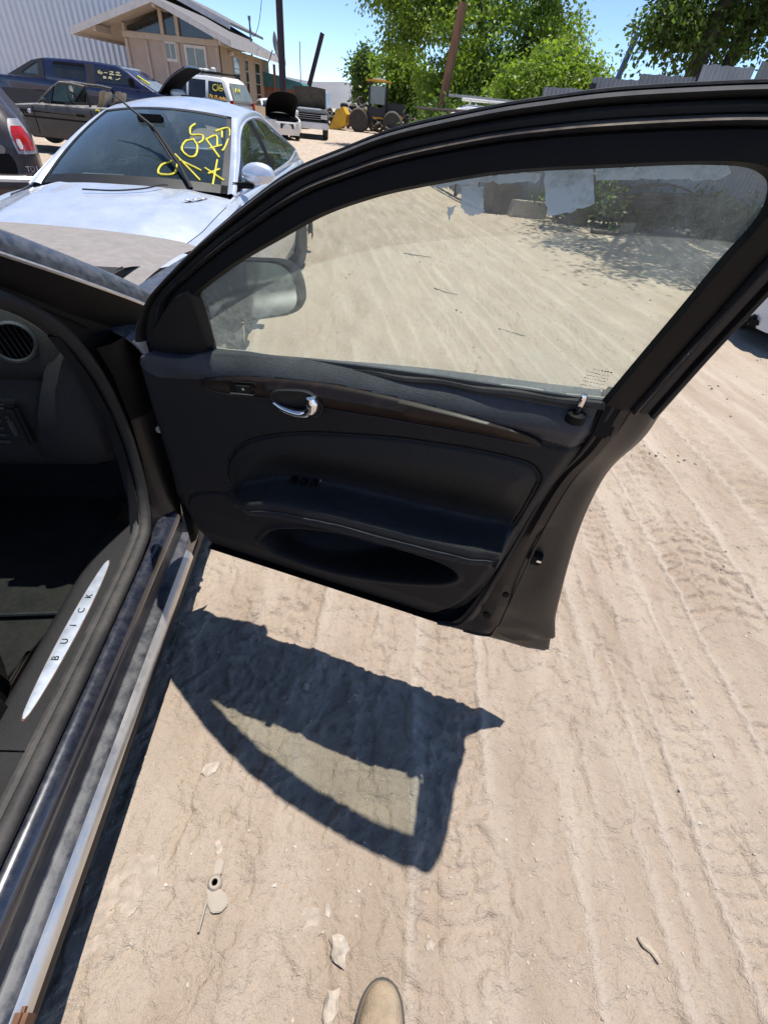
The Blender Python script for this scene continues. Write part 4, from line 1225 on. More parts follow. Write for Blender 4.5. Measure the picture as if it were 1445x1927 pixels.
# release handle: bezel, dark cup, chrome lever
hb = crv([(0.371, 1.063), (0.376, 1.077), (0.392, 1.089), (0.43, 1.0985), (0.458, 1.101), (0.476, 1.094), (0.484, 1.080), (0.482, 1.060), (0.470, 1.044), (0.44, 1.041), (0.40, 1.041), (0.38, 1.047), (0.371, 1.063)], 48)[:-1]
hbz = relief_plate(hb, 0.0, 0.014, 'handle_bezel', M['trim'], door, 0.05)
hcup = np.array(hb)
c_ = hcup.mean(0)
relief_plate(c_ + (hcup - c_) * 0.90, 0.0143, 0.0148, 'handle_cup', M['cup_black'] if 'cup_black' in M else M['dark_plastic'], hbz)
MB().tube([T3(p[0], p[1], tn(p[0], p[1]) + 0.0150) for p in list(c_ + (hcup - c_) * 0.93) + [(c_ + (hcup - c_) * 0.93)[0]]], 0.0012, 6).build('cup_rim', M['trim_pad'], hbz, smooth=True)
# lever: long lower bar swelling into a loop at the latch end
def hn(L, z, dn): return T3(L, z, tn(L, z) + dn)
m = MB()
lv_ = crv([hn(0.381, 1.054, 0.017), hn(0.40, 1.050, 0.022), (hn(0.425, 1.049, 0.026)), hn(0.447, 1.052, 0.027), hn(0.460, 1.060, 0.026), hn(0.469, 1.073, 0.025), hn(0.467, 1.094, 0.020)], 40)
rad = np.interp(np.linspace(0, 1, 40), [0, 0.2, 0.55, 0.75, 0.9, 1], [0.005, 0.0075, 0.009, 0.0135, 0.0135, 0.009])
m.tube(lv_, list(rad), 12)
m.build('release_lever', M['chrome'], door, smooth=True)
# lock knob
kb = tn(0.913, 1.14) - 0.004
MB().lathe([(0.016, -0.01), (0.0155, 0.004), (0.010, 0.007), (0.0065, 0.008)], 18, T3(0.913, 1.158, kb), 'z').build('knob_collar', M['dark_plastic'], door, smooth=True)
MB().lathe([(0.0042, 0), (0.0042, 0.012), (0.0058, 0.014), (0.0062, 0.030), (0.0050, 0.034), (0.0, 0.0345)], 16, T3(0.913, 1.163, kb), 'z').build('lock_knob', M['chrome'], door, smooth=True)
# armrest window switches
for L, z in ((0.40, 0.872), (0.425, 0.877), (0.45, 0.880)):
    MB().box(T3(L, arm_c(L) + 0.018, tn(L, arm_c(L) + 0.012) - 0.004), (0.016, 0.022, 0.010)).build('window_switch', M['dark_plastic'], door, bevel=0.003)
for L in (0.462, 0.455):
    MB().lathe([(0.003, 0), (0.003, 0.003), (0, 0.003)], 8, T3(L, arm_c(L) + 0.022 - (0.006 if L < 0.46 else 0), tn(L, arm_c(L) + 0.014) - 0.004), 'z').build('screw', M['chrome_dusty'], door)
# maker's mark etched in the lower rear corner of the pane (too small to read)
def mark(L, z, w, h):
    return [W3(L - w, z - h, n_glass(z - h) + 0.0012), W3(L + w, z - h, n_glass(z - h) + 0.0012), W3(L + w, z + h, n_glass(z + h) + 0.0012), W3(L - w, z + h, n_glass(z + h) + 0.0012)]
m = MB()
rg = np.random.default_rng(11)
for k, z in enumerate((1.226, 1.219, 1.213, 1.207, 1.201, 1.193)):
    x = 0.908 + (0.008 if k == 0 else 0)
    while x < 0.940:
        w = rg.uniform(0.0004, 0.0018)
        m.add(mark(x + w, z + rg.uniform(-0.0006, 0.0006), w, 0.0005 if k else 0.0009), [(0, 1, 2, 3)])
        x += 2 * w + rg.uniform(0.0006, 0.003)
mk_o = m.build('glass_mark', M['dark_plastic'], door, fixn=False)
mk_o['kind'] = 'stuff'

# torn film and sticker residue along the top of the pane
films = [[(0.647, 1.436), (0.664, 1.434), (0.689, 1.44), (0.715, 1.446), (0.738, 1.447), (0.766, 1.452), (0.776, 1.453), (0.775, 1.462), (0.716, 1.452), (0.678, 1.444), (0.647, 1.437)],
         [(0.833, 1.46), (0.852, 1.463), (0.888, 1.467), (0.917, 1.471), (0.939, 1.472), (0.945, 1.472), (0.954, 1.479), (0.948, 1.486), (0.897, 1.481), (0.829, 1.471)],
         [(0.778, 1.464), (0.827, 1.471), (0.84, 1.439), (0.824, 1.431), (0.794, 1.42), (0.785, 1.441)],
         [(0.69, 1.439), (0.715, 1.443), (0.72, 1.414), (0.7, 1.41), (0.691, 1.42)],
         [(0.674, 1.415), (0.684, 1.417), (0.678, 1.4)]]
rg = np.random.default_rng(17)
for P in films:
    Q = arc_resample(np.array(P + [P[0]]), 44)[:-1] + rg.normal(0, 0.0008, (43, 2))
    mk('film_remnant', [W3(p[0], p[1], n_glass(p[1]) + 0.003) for p in Q], [tuple(range(len(Q)))], M['film'], door)

# exterior mirror on the far side of the door
def round_poly(P, r, n=8):
    out = []
    P = [np.array(p) for p in P]
    for i in range(len(P)):
        a, b, c = P[i - 1], P[i], P[(i + 1) % len(P)]
        u, v = (a - b) / np.linalg.norm(a - b), (c - b) / np.linalg.norm(c - b)
        p0, p1 = b + u * r, b + v * r
        for t in np.linspace(0, 1, n):
            out.append((1 - t) ** 2 * p0 + 2 * t * (1 - t) * b + t * t * p1)
    return np.array(out)
mh = round_poly([(0.040, 1.218), (0.278, 1.230), (0.292, 1.118), (0.040, 1.056)], 0.05, 12)
mc = mh.mean(0)
def mpt(L, z, dn):
    # mirror plane turned slightly toward the latch end
    return W3(L, z, -0.10 + (L - mc[0]) * -0.30 + (z - mc[1]) * 0.10 + dn)
m = MB()
rws = []
for s, dn in ((0.91, 0.004), (0.94, 0.010), (0.99, 0.008), (1.01, -0.012), (0.97, -0.03), (0.82, -0.05), (0.45, -0.062), (0.02, -0.066)):
    rws.append([mpt(*(mc + (p - mc) * s), dn) for p in mh])
n_ = len(mh)
m.add([p for r in rws for p in r], [(i * n_ + k, i * n_ + (k + 1) % n_, (i + 1) * n_ + (k + 1) % n_, (i + 1) * n_ + k) for i in range(len(rws) - 1) for k in range(n_)] + [tuple((len(rws) - 1) * n_ + k for k in range(n_))])
m.add([mpt(0.05, 1.06, -0.01), mpt(0.12, 1.06, -0.01), mpt(0.12, 1.06, -0.05), mpt(0.05, 1.06, -0.05), W3(0.10, 1.06, 0.04), W3(0.18, 1.08, 0.05), W3(0.18, 1.08, 0.03), W3(0.10, 1.06, 0.02)], [(0, 1, 5, 4), (1, 2, 6, 5), (2, 3, 7, 6), (3, 0, 4, 7)])
mir = m.build('side_mirror', M['dark_plastic'], door, smooth=True)
pts_ = [mpt(*(mc + (p - mc) * 0.925), 0.0065) for p in mh]
MB().add(pts_, [tuple(range(len(pts_)))]).build('mirror_glass', M['mirror'] if 'mirror' in M else M['chrome'], mir, fixn=False)
# ------------------------------------------------------------------ silver sedan facing the viewer
SIL = thing('silver_sedan', 'silver sedan facing the viewer with yellow writing on its windscreen', 'car', (-2.02, 3.46, 0.016), -1.552)
SIL.rotation_euler = (0.035, 0, -1.552)

def loft(stations, nu, nv):
    G = np.array(stations, float)
    G = np.stack([cr1(G[:, j], nu) for j in range(G.shape[1])], 1)
    return np.stack([arc_resample(cr1(G[i], nv * 4), nv) if False else cr1(G[i], nv) for i in range(len(G))], 0)

def sym(G, name, mat, parent, keep=None):
    """left patch and its mirror image, two objects"""
    a, b = G.shape[:2]
    f = [(i * b + j, (i + 1) * b + j, (i + 1) * b + j + 1, i * b + j + 1) for i in range(a - 1) for j in range(b - 1) if keep is None or keep(G[i, j], G[i + 1, j + 1])]
    o = MB().add(G.reshape(-1, 3).tolist(), f).build(name, mat, parent, smooth=True, fixn=False)
    MB().add(flip(G).reshape(-1, 3).tolist(), [tuple(reversed(q)) for q in f]).build(name, mat, parent, smooth=True, fixn=False)
    return o

# side of the body from the sill to the shoulder, nose to tail
def body_side(x, w, zs, zb=0.18, tuck=0.06):
    return [(x, w - tuck, zb), (x, w - tuck * 0.45, zb + 0.10), (x, w - 0.005, 0.42), (x, w, 0.56), (x, w - 0.015, 0.70), (x, w - 0.045, zs - 0.05), (x, w - 0.085, zs)]
stn = [(0.86, 0.50, 0.56), (0.80, 0.62, 0.62), (0.66, 0.72, 0.68), (0.45, 0.80, 0.735), (0.20, 0.835, 0.775), (-0.10, 0.845, 0.815), (-0.40, 0.845, 0.855), (-0.65, 0.843, 0.885), (-1.0, 0.842, 0.90), (-1.6, 0.842, 0.915), (-2.2, 0.843, 0.93),
       (-2.7, 0.842, 0.945), (-3.1, 0.825, 0.945), (-3.4, 0.78, 0.935), (-3.58, 0.70, 0.91), (-3.64, 0.60, 0.88)]
SG = loft([body_side(*s_) for s_ in stn], 150, 40)
SG, k1 = arch_snap(SG, 0.0, 0.31, 0.335)
SG, k2 = arch_snap(SG, -2.52, 0.31, 0.335)
sbody = sym(SG, 'body', M['silver_paint'], SIL, lambda p, q: k1(p, q) and k2(p, q))
# bumper / grille nose between the two sides
nose = []
for t in np.linspace(-1, 1, 21):
    yy = 0.50 * t
    xx = 0.93 - 0.07 * t * t
    nose.append([(xx - 0.05, yy, 0.18), (xx - 0.005, yy, 0.30), (xx + 0.01, yy, 0.42), (xx, yy, 0.56), (xx - 0.04, yy, 0.66)])
MB().grid(np.array(nose)).build('front_bumper', M['silver_paint'], SIL, smooth=True, fixn=False)
for k in range(9):
    yy = -0.28 + 0.07 * k
    MB().box((0.925 - 0.05 * (yy / 0.5) ** 2, yy, 0.50), (0.03, 0.012, 0.16)).build('grille_bar', M['chrome'], SIL, bevel=0.003)
MB().box((0.915, 0, 0.50), (0.02, 0.62, 0.19)).build('grille', M['dark_plastic'], SIL, bevel=0.01)
tail = np.array([[(-3.64 - 0.05 * (1 - t * t), 0.60 * t, z) for z in (0.2, 0.4, 0.6, 0.75, 0.88)] for t in np.linspace(-1, 1, 13)])
MB().grid(tail).build('rear_bumper', M['silver_paint'], SIL, smooth=True, fixn=False)

# bonnet: raised centre, shut line, front to cowl
def wb_x(t): return -0.38 - 0.17 * abs(t) ** 2.2            # windscreen base, t in -1..1
hoodG = []
for xf in np.linspace(0, 1, 34):
    row = []
    for t in np.linspace(-1, 1, 41):
        x0 = 0.88 - 0.12 * t * t
        x1 = wb_x(t) + 0.035
        x = x0 + (x1 - x0) * xf
        ws_ = np.interp(x, [-0.6, -0.3, 0.2, 0.5, 0.7, 0.9], [0.735, 0.745, 0.735, 0.68, 0.60, 0.47])
        y = ws_ * t
        zc = np.interp(x, [-0.6, -0.35, -0.1, 0.2, 0.45, 0.65, 0.80, 0.88, 0.92], [0.955, 0.945, 0.915, 0.872, 0.825, 0.775, 0.72, 0.675, 0.64])
        edge = np.interp(x, [-0.6, -0.3, 0.2, 0.6, 0.9], [0.085, 0.085, 0.085, 0.075, 0.04])
        cre = 0.012 * math.exp(-((abs(t) - 0.62) / 0.07) ** 2) * (1 - 0.3 * xf)
        row.append((x, y, zc - edge * abs(t) ** 2.6 + cre))
    hoodG.append(row)
hoodG = np.array(hoodG)
MB().grid(hoodG).build('bonnet', M['silver_paint'], SIL, smooth=True, fixn=False)
# gutter filling the shut line and the cowl
def gstrip(d0, d1, dz):
    return np.array([[hoodG[i, -1] + np.array((0, d0, dz)), hoodG[i, -1] + np.array((0, (d0 + d1) / 2, dz - 0.001)), hoodG[i, -1] + np.array((0, d1, dz - 0.004))] for i in range(34)])
sym(gstrip(-0.012, 0.008, -0.010), 'shut_line', M['dark_plastic'], SIL)
sym(gstrip(0.004, 0.075, -0.002), 'wing_top', M['silver_paint'], SIL)
cowl = np.array([[(wb_x(t) + 0.05, 0.73 * t, 0.925 - 0.075 * abs(t) ** 2.6), (wb_x(t) - 0.06, 0.70 * t, 0.930 - 0.06 * abs(t) ** 2.4)] for t in np.linspace(-1, 1, 31)])
MB().grid(cowl).build('cowl', M['dark_plastic'], SIL, smooth=True, fixn=False)

# greenhouse curves
N1 = 33
tt = np.linspace(-1, 1, N1)
w_base = np.array([(wb_x(t) - 0.005, 0.685 * t, 0.935 - 0.040 * abs(t) ** 2.5) for t in tt])
w_top = np.array([(-1.38 - 0.085 * t * t, 0.515 * t, 1.350 - 0.037 * t * t) for t in tt])
sl = np.linspace(0, 1, 25)[:, None]
def bowed(a, b, v): return a * (1 - sl) + b * sl + 4 * sl * (1 - sl) * np.array(v)
w_l = bowed(w_base[0], w_top[0], (0.0, -0.012, 0.022))
w_r = bowed(w_base[-1], w_top[-1], (0.0, 0.012, 0.022))
WS = coons(w_base, w_top, w_l, w_r)
WS = WS + (4 * sl.T * (1 - sl.T))[..., None] * (1 - tt[:, None, None] ** 2) * np.array((0.02, 0, 0.02))
ws_o = MB().grid(WS).build('windscreen', M['car_glass'], SIL, smooth=True, fixn=False)
# black ceramic border of the screen
bd = WS + np.array((0.004, 0, 0.003))
bm_ = MB()
bm_.grid(bd[:, 23:]); bm_.grid(bd[:, :3]); bm_.grid(bd[:2]); bm_.grid(bd[-2:])
bm_.build('screen_border', M['cup_black'], SIL, smooth=True, fixn=False)
# roof
r_rear = np.array([(-2.56 + 0.05 * t * t, 0.48 * t, 1.345 - 0.035 * t * t) for t in tt])
rail = crv([tuple(w_top[-1]), (-1.7, 0.532, 1.348), (-1.95, 0.535, 1.362), (-2.3, 0.515, 1.343), tuple(r_rear[-1])], 30)
raill = rail * np.array((1, -1, 1))
RF = coons(w_top, r_rear, raill, rail)
ul = np.linspace(0, 1, 30)
RF = RF + (np.sin(np.pi * ul))[None, :, None] * (1 - tt[:, None, None] ** 2) * np.array((0, 0, 0.030))
MB().grid(RF).build('roof', M['silver_paint'], SIL, smooth=True, fixn=False)
# rear screen
b_top, b_bot = r_rear, np.array([(-3.17 - 0.10 * (1 - t * t), 0.60 * t, 0.975 + 0.01 * (1 - t * t)) for t in tt])
MB().grid(coons(b_top, b_bot, bowed(b_top[0], b_bot[0], (0, 0, 0.03)), bowed(b_top[-1], b_bot[-1], (0, 0, 0.03)))).build('rear_screen', M['side_glass'], SIL, smooth=True, fixn=False)
deck = np.array([[(x, y * t, z - 0.03 * abs(t) ** 3) for t in np.linspace(-1, 1, 17)] for x, y, z in ((-3.14, 0.62, 0.965), (-3.3, 0.68, 0.965), (-3.5, 0.66, 0.955), (-3.62, 0.6, 0.92), (-3.66, 0.58, 0.885))])
MB().grid(deck).build('boot_lid', M['silver_paint'], SIL, smooth=True, fixn=False)
# side glass: belt curve and upper curve; pillars between
belt = crv([(-0.52, 0.742, 0.892), (-0.9, 0.758, 0.915), (-1.5, 0.764, 0.935), (-2.1, 0.763, 0.955), (-2.6, 0.752, 0.985), (-2.98, 0.725, 1.035)], 60)
upper = crv([(-0.60, 0.735, 0.930), (-0.95, 0.682, 1.075), (-1.28, 0.615, 1.205), (-1.6, 0.578, 1.282), (-1.95, 0.574, 1.308), (-2.3, 0.565, 1.285), (-2.65, 0.605, 1.19), (-2.98, 0.715, 1.045)], 60)
SGm = ruled(belt, upper, 10, (0, 0.012, 0))
def sidebits(i0, i1, name, mat, d=0.0):
    sym(SGm[i0:i1 + 1] + np.array((0, d, 0)), name, mat, SIL)
sidebits(0, 5, 'mirror_corner', M['dark_plastic'])
sidebits(5, 27, 'side_window', M['side_glass'])
sidebits(27, 30, 'centre_pillar', M['dark_plastic'], 0.001)
sidebits(30, 47, 'side_window', M['side_glass'])
sidebits(47, 48, 'division_bar', M['dark_plastic'], 0.001)
sidebits(48, 59, 'quarter_window', M['side_glass'])
# bright surround of the side glass
loop = np.concatenate([belt, upper[::-1], belt[:1]])
for sgn in (1, -1):
    MB().tube(loop * np.array((1, sgn, 1)) + np.array((0, 0.004 * sgn, 0)), 0.010, 6).build('window_surround', M['silver_paint'] if sgn > 0 else M['silver_paint'], SIL, smooth=True)
# A pillar + cant rail between the screen / roof edge and the side glass; C pillar
out_edge = np.concatenate([w_r, rail[1:], crv([tuple(r_rear[-1]), (-2.9, 0.545, 1.16), (-3.17, 0.60, 0.975)], 14)[1:]])
in_edge = arc_resample(upper, len(out_edge))
bodyline = np.array([(-0.52, 0.748, 0.880), *upper[1:-1], (-3.10, 0.735, 0.955)])
PG = ruled(arc_resample(out_edge, 90), arc_resample(bodyline, 90), 8, (0, 0.014, 0.014))
sym(PG, 'pillar_and_rail', M['silver_paint'], SIL)
# strip joining the belt to the shoulder
shoulder = crv([(-0.30, 0.752, 0.845), (-0.65, 0.758, 0.885), (-1.0, 0.757, 0.90), (-1.6, 0.757, 0.915), (-2.2, 0.758, 0.93), (-2.7, 0.757, 0.945), (-3.14, 0.738, 0.945)], 60)
belt2 = np.concatenate([[(-0.36, 0.735, 0.868)], belt[1:], ])
sym(ruled(arc_resample(belt2, 60), shoulder, 5, (0, 0.004, 0.004)), 'belt_panel', M['silver_paint'], SIL)
sym(ruled(crv([(-0.28, 0.745, 0.862), (-0.42, 0.735, 0.875), (-0.55, 0.74, 0.892)], 10), crv([(-0.28, 0.76, 0.842), (-0.42, 0.762, 0.858), (-0.6, 0.762, 0.878)], 10), 4), 'scuttle_corner', M['silver_paint'], SIL)
# headlamps
HL = []
for u_, (y0, z0, x0) in zip(np.linspace(0, 1, 9), [(0.44, 0.63, 0.865), (0.52, 0.645, 0.81), (0.60, 0.665, 0.72), (0.66, 0.69, 0.60), (0.70, 0.71, 0.48), (0.725, 0.73, 0.36), (0.74, 0.745, 0.24), (0.748, 0.756, 0.12), (0.752, 0.765, 0.04)]):
    hgt = 0.075 * math.sin(math.pi * (0.12 + 0.86 * u_)) ** 0.7
    HL.append([(x0 - 0.02, y0 - 0.01, z0 + 0.012), (x0 + 0.012, y0 + 0.016, z0 - 0.01), (x0 + 0.022, y0 + 0.035, z0 - 0.01 - hgt * 0.6), (x0 + 0.005, y0 + 0.045, z0 - 0.02 - hgt)])
HLg = np.stack([cr1(np.array(HL)[:, j], 24) for j in range(4)], 1)
sym(HLg + np.array((0.008, 0.008, 0.010)), 'headlamp', M['clear_lens'], SIL)
# bonnet vents: flush chrome-rimmed slots beside the screen
def hood_z(x, y):
    i_ = np.argmin(np.sum((hoodG[..., :2] - np.array((x, y))) ** 2, -1))
    return hoodG.reshape(-1, 3)[i_, 2]
for sgn in (1, -1):
    cpts = [(-0.12 - 0.22 * u_, sgn * (0.50 + 0.11 * u_), hood_z(-0.12 - 0.22 * u_, sgn * (0.50 + 0.11 * u_))) for u_ in np.linspace(0, 1, 12)]
    vb = MB().grid(np.array([[np.array(p) + np.array((s_ * 0.010, s_ * 0.022 * math.sin(math.pi * min(max(k / 11, 0.06), 0.94)) ** 0.6, 0.005 - abs(s_) * 0.003)) for s_ in (-1, 0, 1)] for k, p in enumerate(cpts)])).build('bonnet_vent', M['silver_paint'], SIL, smooth=True, fixn=False)
    for q_ in range(3):
        p_ = cpts[3 + 3 * q_]
        MB().lathe([(0.0, 0.003), (0.012, 0.0025), (0.015, 0.0), (0.015, -0.006)], 12, (p_[0], p_[1], p_[2] + 0.006), 'z').build('vent_port', M['chrome_dusty'], vb, smooth=True)
# wing mirror (the other one is gone)
for sgn in (1,):
    ms = []
    for u_, (sx, sy, sz) in zip(np.linspace(0, 1, 9), [(0.002, 0.002, 0.002), (0.055, 0.095, 0.052), (0.065, 0.115, 0.07), (0.062, 0.12, 0.075), (0.055, 0.12, 0.074), (0.045, 0.118, 0.072), (0.04, 0.115, 0.070), (0.035, 0.11, 0.066), (0.03, 0.10, 0.06)]):
        xx = -0.60 - 0.13 * u_
        ms.append([(xx, sgn * (0.90 + sy * math.cos(a)), 1.015 + sz * math.sin(a) * (1.0 if math.sin(a) > 0 else 0.8)) for a in np.linspace(0, 2 * math.pi, 21)])
    mo = MB().grid(np.array(ms)).build('wing_mirror', M['silver_paint'], SIL, smooth=True)
    MB().box((-0.66, sgn * 0.78, 0.945), (0.07, 0.16, 0.035)).build('mirror_foot', M['dark_plastic'], mo, bevel=0.01, smooth=True)
# wheels and wheel wells
for x_ in (0.0, -2.52):
    for sgn in (1, -1):
        wheel(SIL, (x_, sgn * 0.74, 0.30), 0.305, 0.20, side=sgn)
        m = MB()
        m.grid(np.array([[(x_ + 0.335 * math.cos(a), sgn * y_, 0.31 + 0.335 * math.sin(a)) for a in np.linspace(-0.35, math.pi + 0.35, 22)] for y_ in (0.82, 0.50)]))
        m.build('wheel_well', M['dark_plastic'], SIL, smooth=True, fixn=False)
MB().box((-1.3, 0, 0.23), (4.1, 1.45, 0.10)).build('underbody', M['dark_plastic'], SIL, bevel=0.03)
# torn rear bumper corner hanging at the side
MB().grid(np.array([[(-3.3 - 0.08 * k, 0.80 - 0.02 * k + 0.03 * math.sin(k * 1.7), z - 0.03 * math.sin(k * 2 + z * 9)) for z in (0.14, 0.24, 0.34, 0.44)] for k in range(5)])).build('torn_bumper', M['tire'], SIL, smooth=True, fixn=False)
# interior: dash top, steering wheel, seats, mirror
MB().grid(np.array([[(wb_x(t) - 0.02, 0.68 * t, 0.915 - 0.04 * abs(t) ** 2), (-0.62, 0.66 * t, 0.925 - 0.02 * t * t), (-0.85, 0.66 * t, 0.915), (-0.93, 0.66 * t, 0.84), (-0.93, 0.66 * t, 0.5)] for t in np.linspace(-1, 1, 15)])).build('dash_top', M['trim_grey'], SIL, smooth=True, fixn=False)
sw_ = MB()
sw_.tube([tuple(Vector((-1.02, 0.36, 0.92)) + Vector((0.10 * math.sin(a) * 1.0, 0.185 * math.cos(a), 0.155 * math.sin(a)))) for a in np.linspace(0, 2 * math.pi, 28)], 0.014, 8)
sw_.box((-1.0, 0.36, 0.92), (0.05, 0.16, 0.10))
sw_.box((-1.0, 0.36, 0.92), (0.02, 0.34, 0.03))
sw_.build('steering_wheel', M['trim'], SIL, smooth=True)
for y_ in (0.36, -0.36):
    sm_ = MB()
    bp = crv([(-1.95, 0, 0.45), (-1.90, 0, 0.75), (-1.95, 0, 1.0), (-2.02, 0, 1.08)], 12)
    G_ = np.array([[(p[0] + 0.05 * abs(s_) ** 2 * 0.6, y_ + 0.25 * s_ * (1 - 0.25 * k / 11), p[2]) for s_ in np.linspace(-1, 1, 9)] for k, p in enumerate(bp)])
    sm_.grid(G_); sm_.grid(G_ + np.array((-0.12, 0, 0)))
    sm_.box((-2.02, y_, 1.165), (0.09, 0.24, 0.15))
    sm_.box((-1.65, y_, 0.42), (0.55, 0.5, 0.16))
    sm_.build('seat', M['trim_grey'], SIL, smooth=True)
MB().box((-2.85, 0, 0.75), (0.2, 1.25, 0.5)).build('rear_seat', M['trim_grey'], SIL, bevel=0.05, smooth=True)
MB().box((-1.5, 0, 0.32), (3.0, 1.4, 0.06)).build('cabin_floor', M['carpet'], SIL)
MB().box((-1.09, 0, 1.285), (0.03, 0.20, 0.055)).build('rear_view_mirror', M['dark_plastic'], SIL, bevel=0.012, smooth=True)
MB().add([(-0.62, -0.55, 0.935), (-0.60, -0.18, 0.938), (-0.86, -0.20, 0.945), (-0.88, -0.52, 0.942)], [(0, 1, 2, 3)]).build('paper_sheet', M['paper'], SIL, fixn=False)

# wiper pulled away from the screen, the second arm lying on the bonnet
wo = MB().tube([(-0.43, 0.475, 0.935), (-0.56, 0.37, 1.055), (-0.70, 0.215, 1.20), (-0.72, 0.172, 1.248)], [0.013, 0.012, 0.013, 0.012], 8).build('wiper', M['cup_black'], SIL, smooth=True)
MB().tube([(-0.72, 0.172, 1.248), (-0.80, 0.01, 1.335), (-0.85, -0.122, 1.412)], [0.010, 0.008, 0.004], 8).build('wiper_tip', M['cup_black'], wo, smooth=True)
MB().tube([(-0.55, 0.345, 1.055), (-0.66, 0.235, 1.16), (-0.76, 0.11, 1.28)], [0.006, 0.010, 0.008], 8).build('blade', M['cup_black'], wo, smooth=True)
MB().tube(crv([(-0.36, 0.34, 0.955), (-0.31, 0.30, 0.957), (-0.22, 0.24, 0.945), (-0.13, 0.08, 0.935), (-0.10, -0.12, 0.935)], 20), 0.005, 6).build('wiper', M['cup_black'], SIL, smooth=True)
# yellow paint-pen writing across the screen
ink = [[(-0.647, 0.283, 1.062), (-0.584, 0.228, 1.038), (-0.511, 0.231, 0.997), (-0.541, 0.325, 0.999), (-0.641, 0.324, 1.052)], [(-0.722, 0.288, 1.098), (-0.561, 0.5, 0.966)], [(-0.679, 0.331, 1.069), (-0.652, 0.487, 1.016)],
       [(-0.942, 0.36, 1.178), (-0.887, 0.317, 1.165), (-0.788, 0.319, 1.123), (-0.741, 0.379, 1.088), (-0.777, 0.418, 1.094), (-0.88, 0.405, 1.142), (-0.942, 0.36, 1.178)],
       [(-1.153, 0.317, 1.262), (-1.078, 0.303, 1.24), (-0.989, 0.331, 1.202), (-1.017, 0.374, 1.204), (-1.025, 0.408, 1.198), (-0.967, 0.42, 1.173), (-0.917, 0.402, 1.158)],
       [(-1.145, 0.467, 1.225), (-1.267, 0.532, 1.246), (-1.2, 0.562, 1.205), (-0.985, 0.572, 1.132), (-0.946, 0.564, 1.119)], [(-1.184, 0.509, 1.226), (-1.10, 0.53, 1.19)],
       [(-0.997, 0.437, 1.18), (-0.86, 0.567, 1.083)], [(-0.997, 0.437, 1.18), (-1.091, 0.489, 1.2), (-0.973, 0.525, 1.144)], [(-0.907, 0.483, 1.131), (-1.012, 0.549, 1.15)],
       [(-0.825, 0.559, 1.071), (-0.57, 0.583, 0.942)], [(-0.69, 0.502, 1.03), (-0.655, 0.645, 0.962)], [(-0.652, 0.534, 1.0), (-0.745, 0.593, 1.023)]]
for P in ink:
    C = cr1(np.array(P), 6 * len(P)) if len(P) > 2 else np.array(P)
    MB().tube(C + np.array((0.003, 0, 0.005)), list(0.0055 + 0.0028 * RNG.random(len(C))), 6).build('painted_mark', M['yellow_ink'], SIL, smooth=True)
# ------------------------------------------------------------------ yard: vehicles further back
def inset_poly(P, r):
    P = np.asarray(P, float)
    n = len(P)
    area = 0.5 * sum(P[i][0] * P[(i + 1) % n][1] - P[(i + 1) % n][0] * P[i][1] for i in range(n))
    sg = 1 if area > 0 else -1
    out = []
    for i in range(n):
        a, b, c = P[i - 1], P[i], P[(i + 1) % n]
        e1, e2 = (b - a) / (np.linalg.norm(b - a) + 1e-9), (c - b) / (np.linalg.norm(c - b) + 1e-9)
        n1, n2 = np.array((-e1[1], e1[0])) * sg, np.array((-e2[1], e2[0])) * sg
        m = n1 + n2
        m = m / max(1e-6, np.linalg.norm(m))
        k = r / max(0.45, m @ n1)
        out.append(b + m * k)
    return np.array(out)

def slab(name, outline, w0, w1, z0, z1, mat, parent, r=0.05, yoff=0.0):
    """solid with side outline (x,z), rounded long edges, width w0 at z0 to w1 at z1"""
    layers = [(-1, 0.0, r), (-1, 0.3 * r, 0.3 * r), (-1, r, 0.0), (1, r, 0.0), (1, 0.3 * r, 0.3 * r), (1, 0.0, r)]
    v, n = [], len(outline)
    for sg, dy, ins in layers:
        Q = inset_poly(outline, ins) if ins > 0 else np.asarray(outline, float)
        for x, z in Q:
            w = np.interp(z, [z0, z1], [w0, w1])
            v.append((x, sg * (w - dy) + yoff, z))
    f = [tuple(range(n)), tuple(range(6 * n - 1, 5 * n - 1, -1))]
    for L in range(5):
        for i in range(n):
            j = (i + 1) % n
            f.append((L * n + i, (L + 1) * n + i, (L + 1) * n + j, L * n + j))
    return MB().add(v, f).build(name, mat, parent, smooth=True)

def pane(name, poly, w0, w1, z0, z1, mat, parent, sgn, proud=0.008, th=0.012):
    A = [(x, sgn * (np.interp(z, [z0, z1], [w0, w1]) + proud), z) for x, z in poly]
    B = [(x, sgn * (np.interp(z, [z0, z1], [w0, w1]) + proud - th), z) for x, z in poly]
    n = len(poly)
    return MB().add(A + B, [tuple(range(n)), tuple(range(2 * n - 1, n - 1, -1))] + [(i, (i + 1) % n, n + (i + 1) % n, n + i) for i in range(n)]).build(name, mat, parent)

def quad_plate(name, pts, mat, parent, th=0.015):
    p = [Vector(q) for q in pts]
    nrm = (p[1] - p[0]).cross(p[-1] - p[0]).normalized() * th
    n = len(p)
    return MB().add([tuple(q + nrm) for q in p] + [tuple(q - nrm) for q in p], [tuple(range(n)), tuple(range(2 * n - 1, n - 1, -1))] + [(i, (i + 1) % n, n + (i + 1) % n, n + i) for i in range(n)]).build(name, mat, parent)

def arch(xc, zc, r, n=9):
    """points of a wheel arch from front to back along the sill (going -x)"""
    return [(xc + r * math.cos(a), zc + r * math.sin(a)) for a in np.linspace(0.0, math.pi, n)]

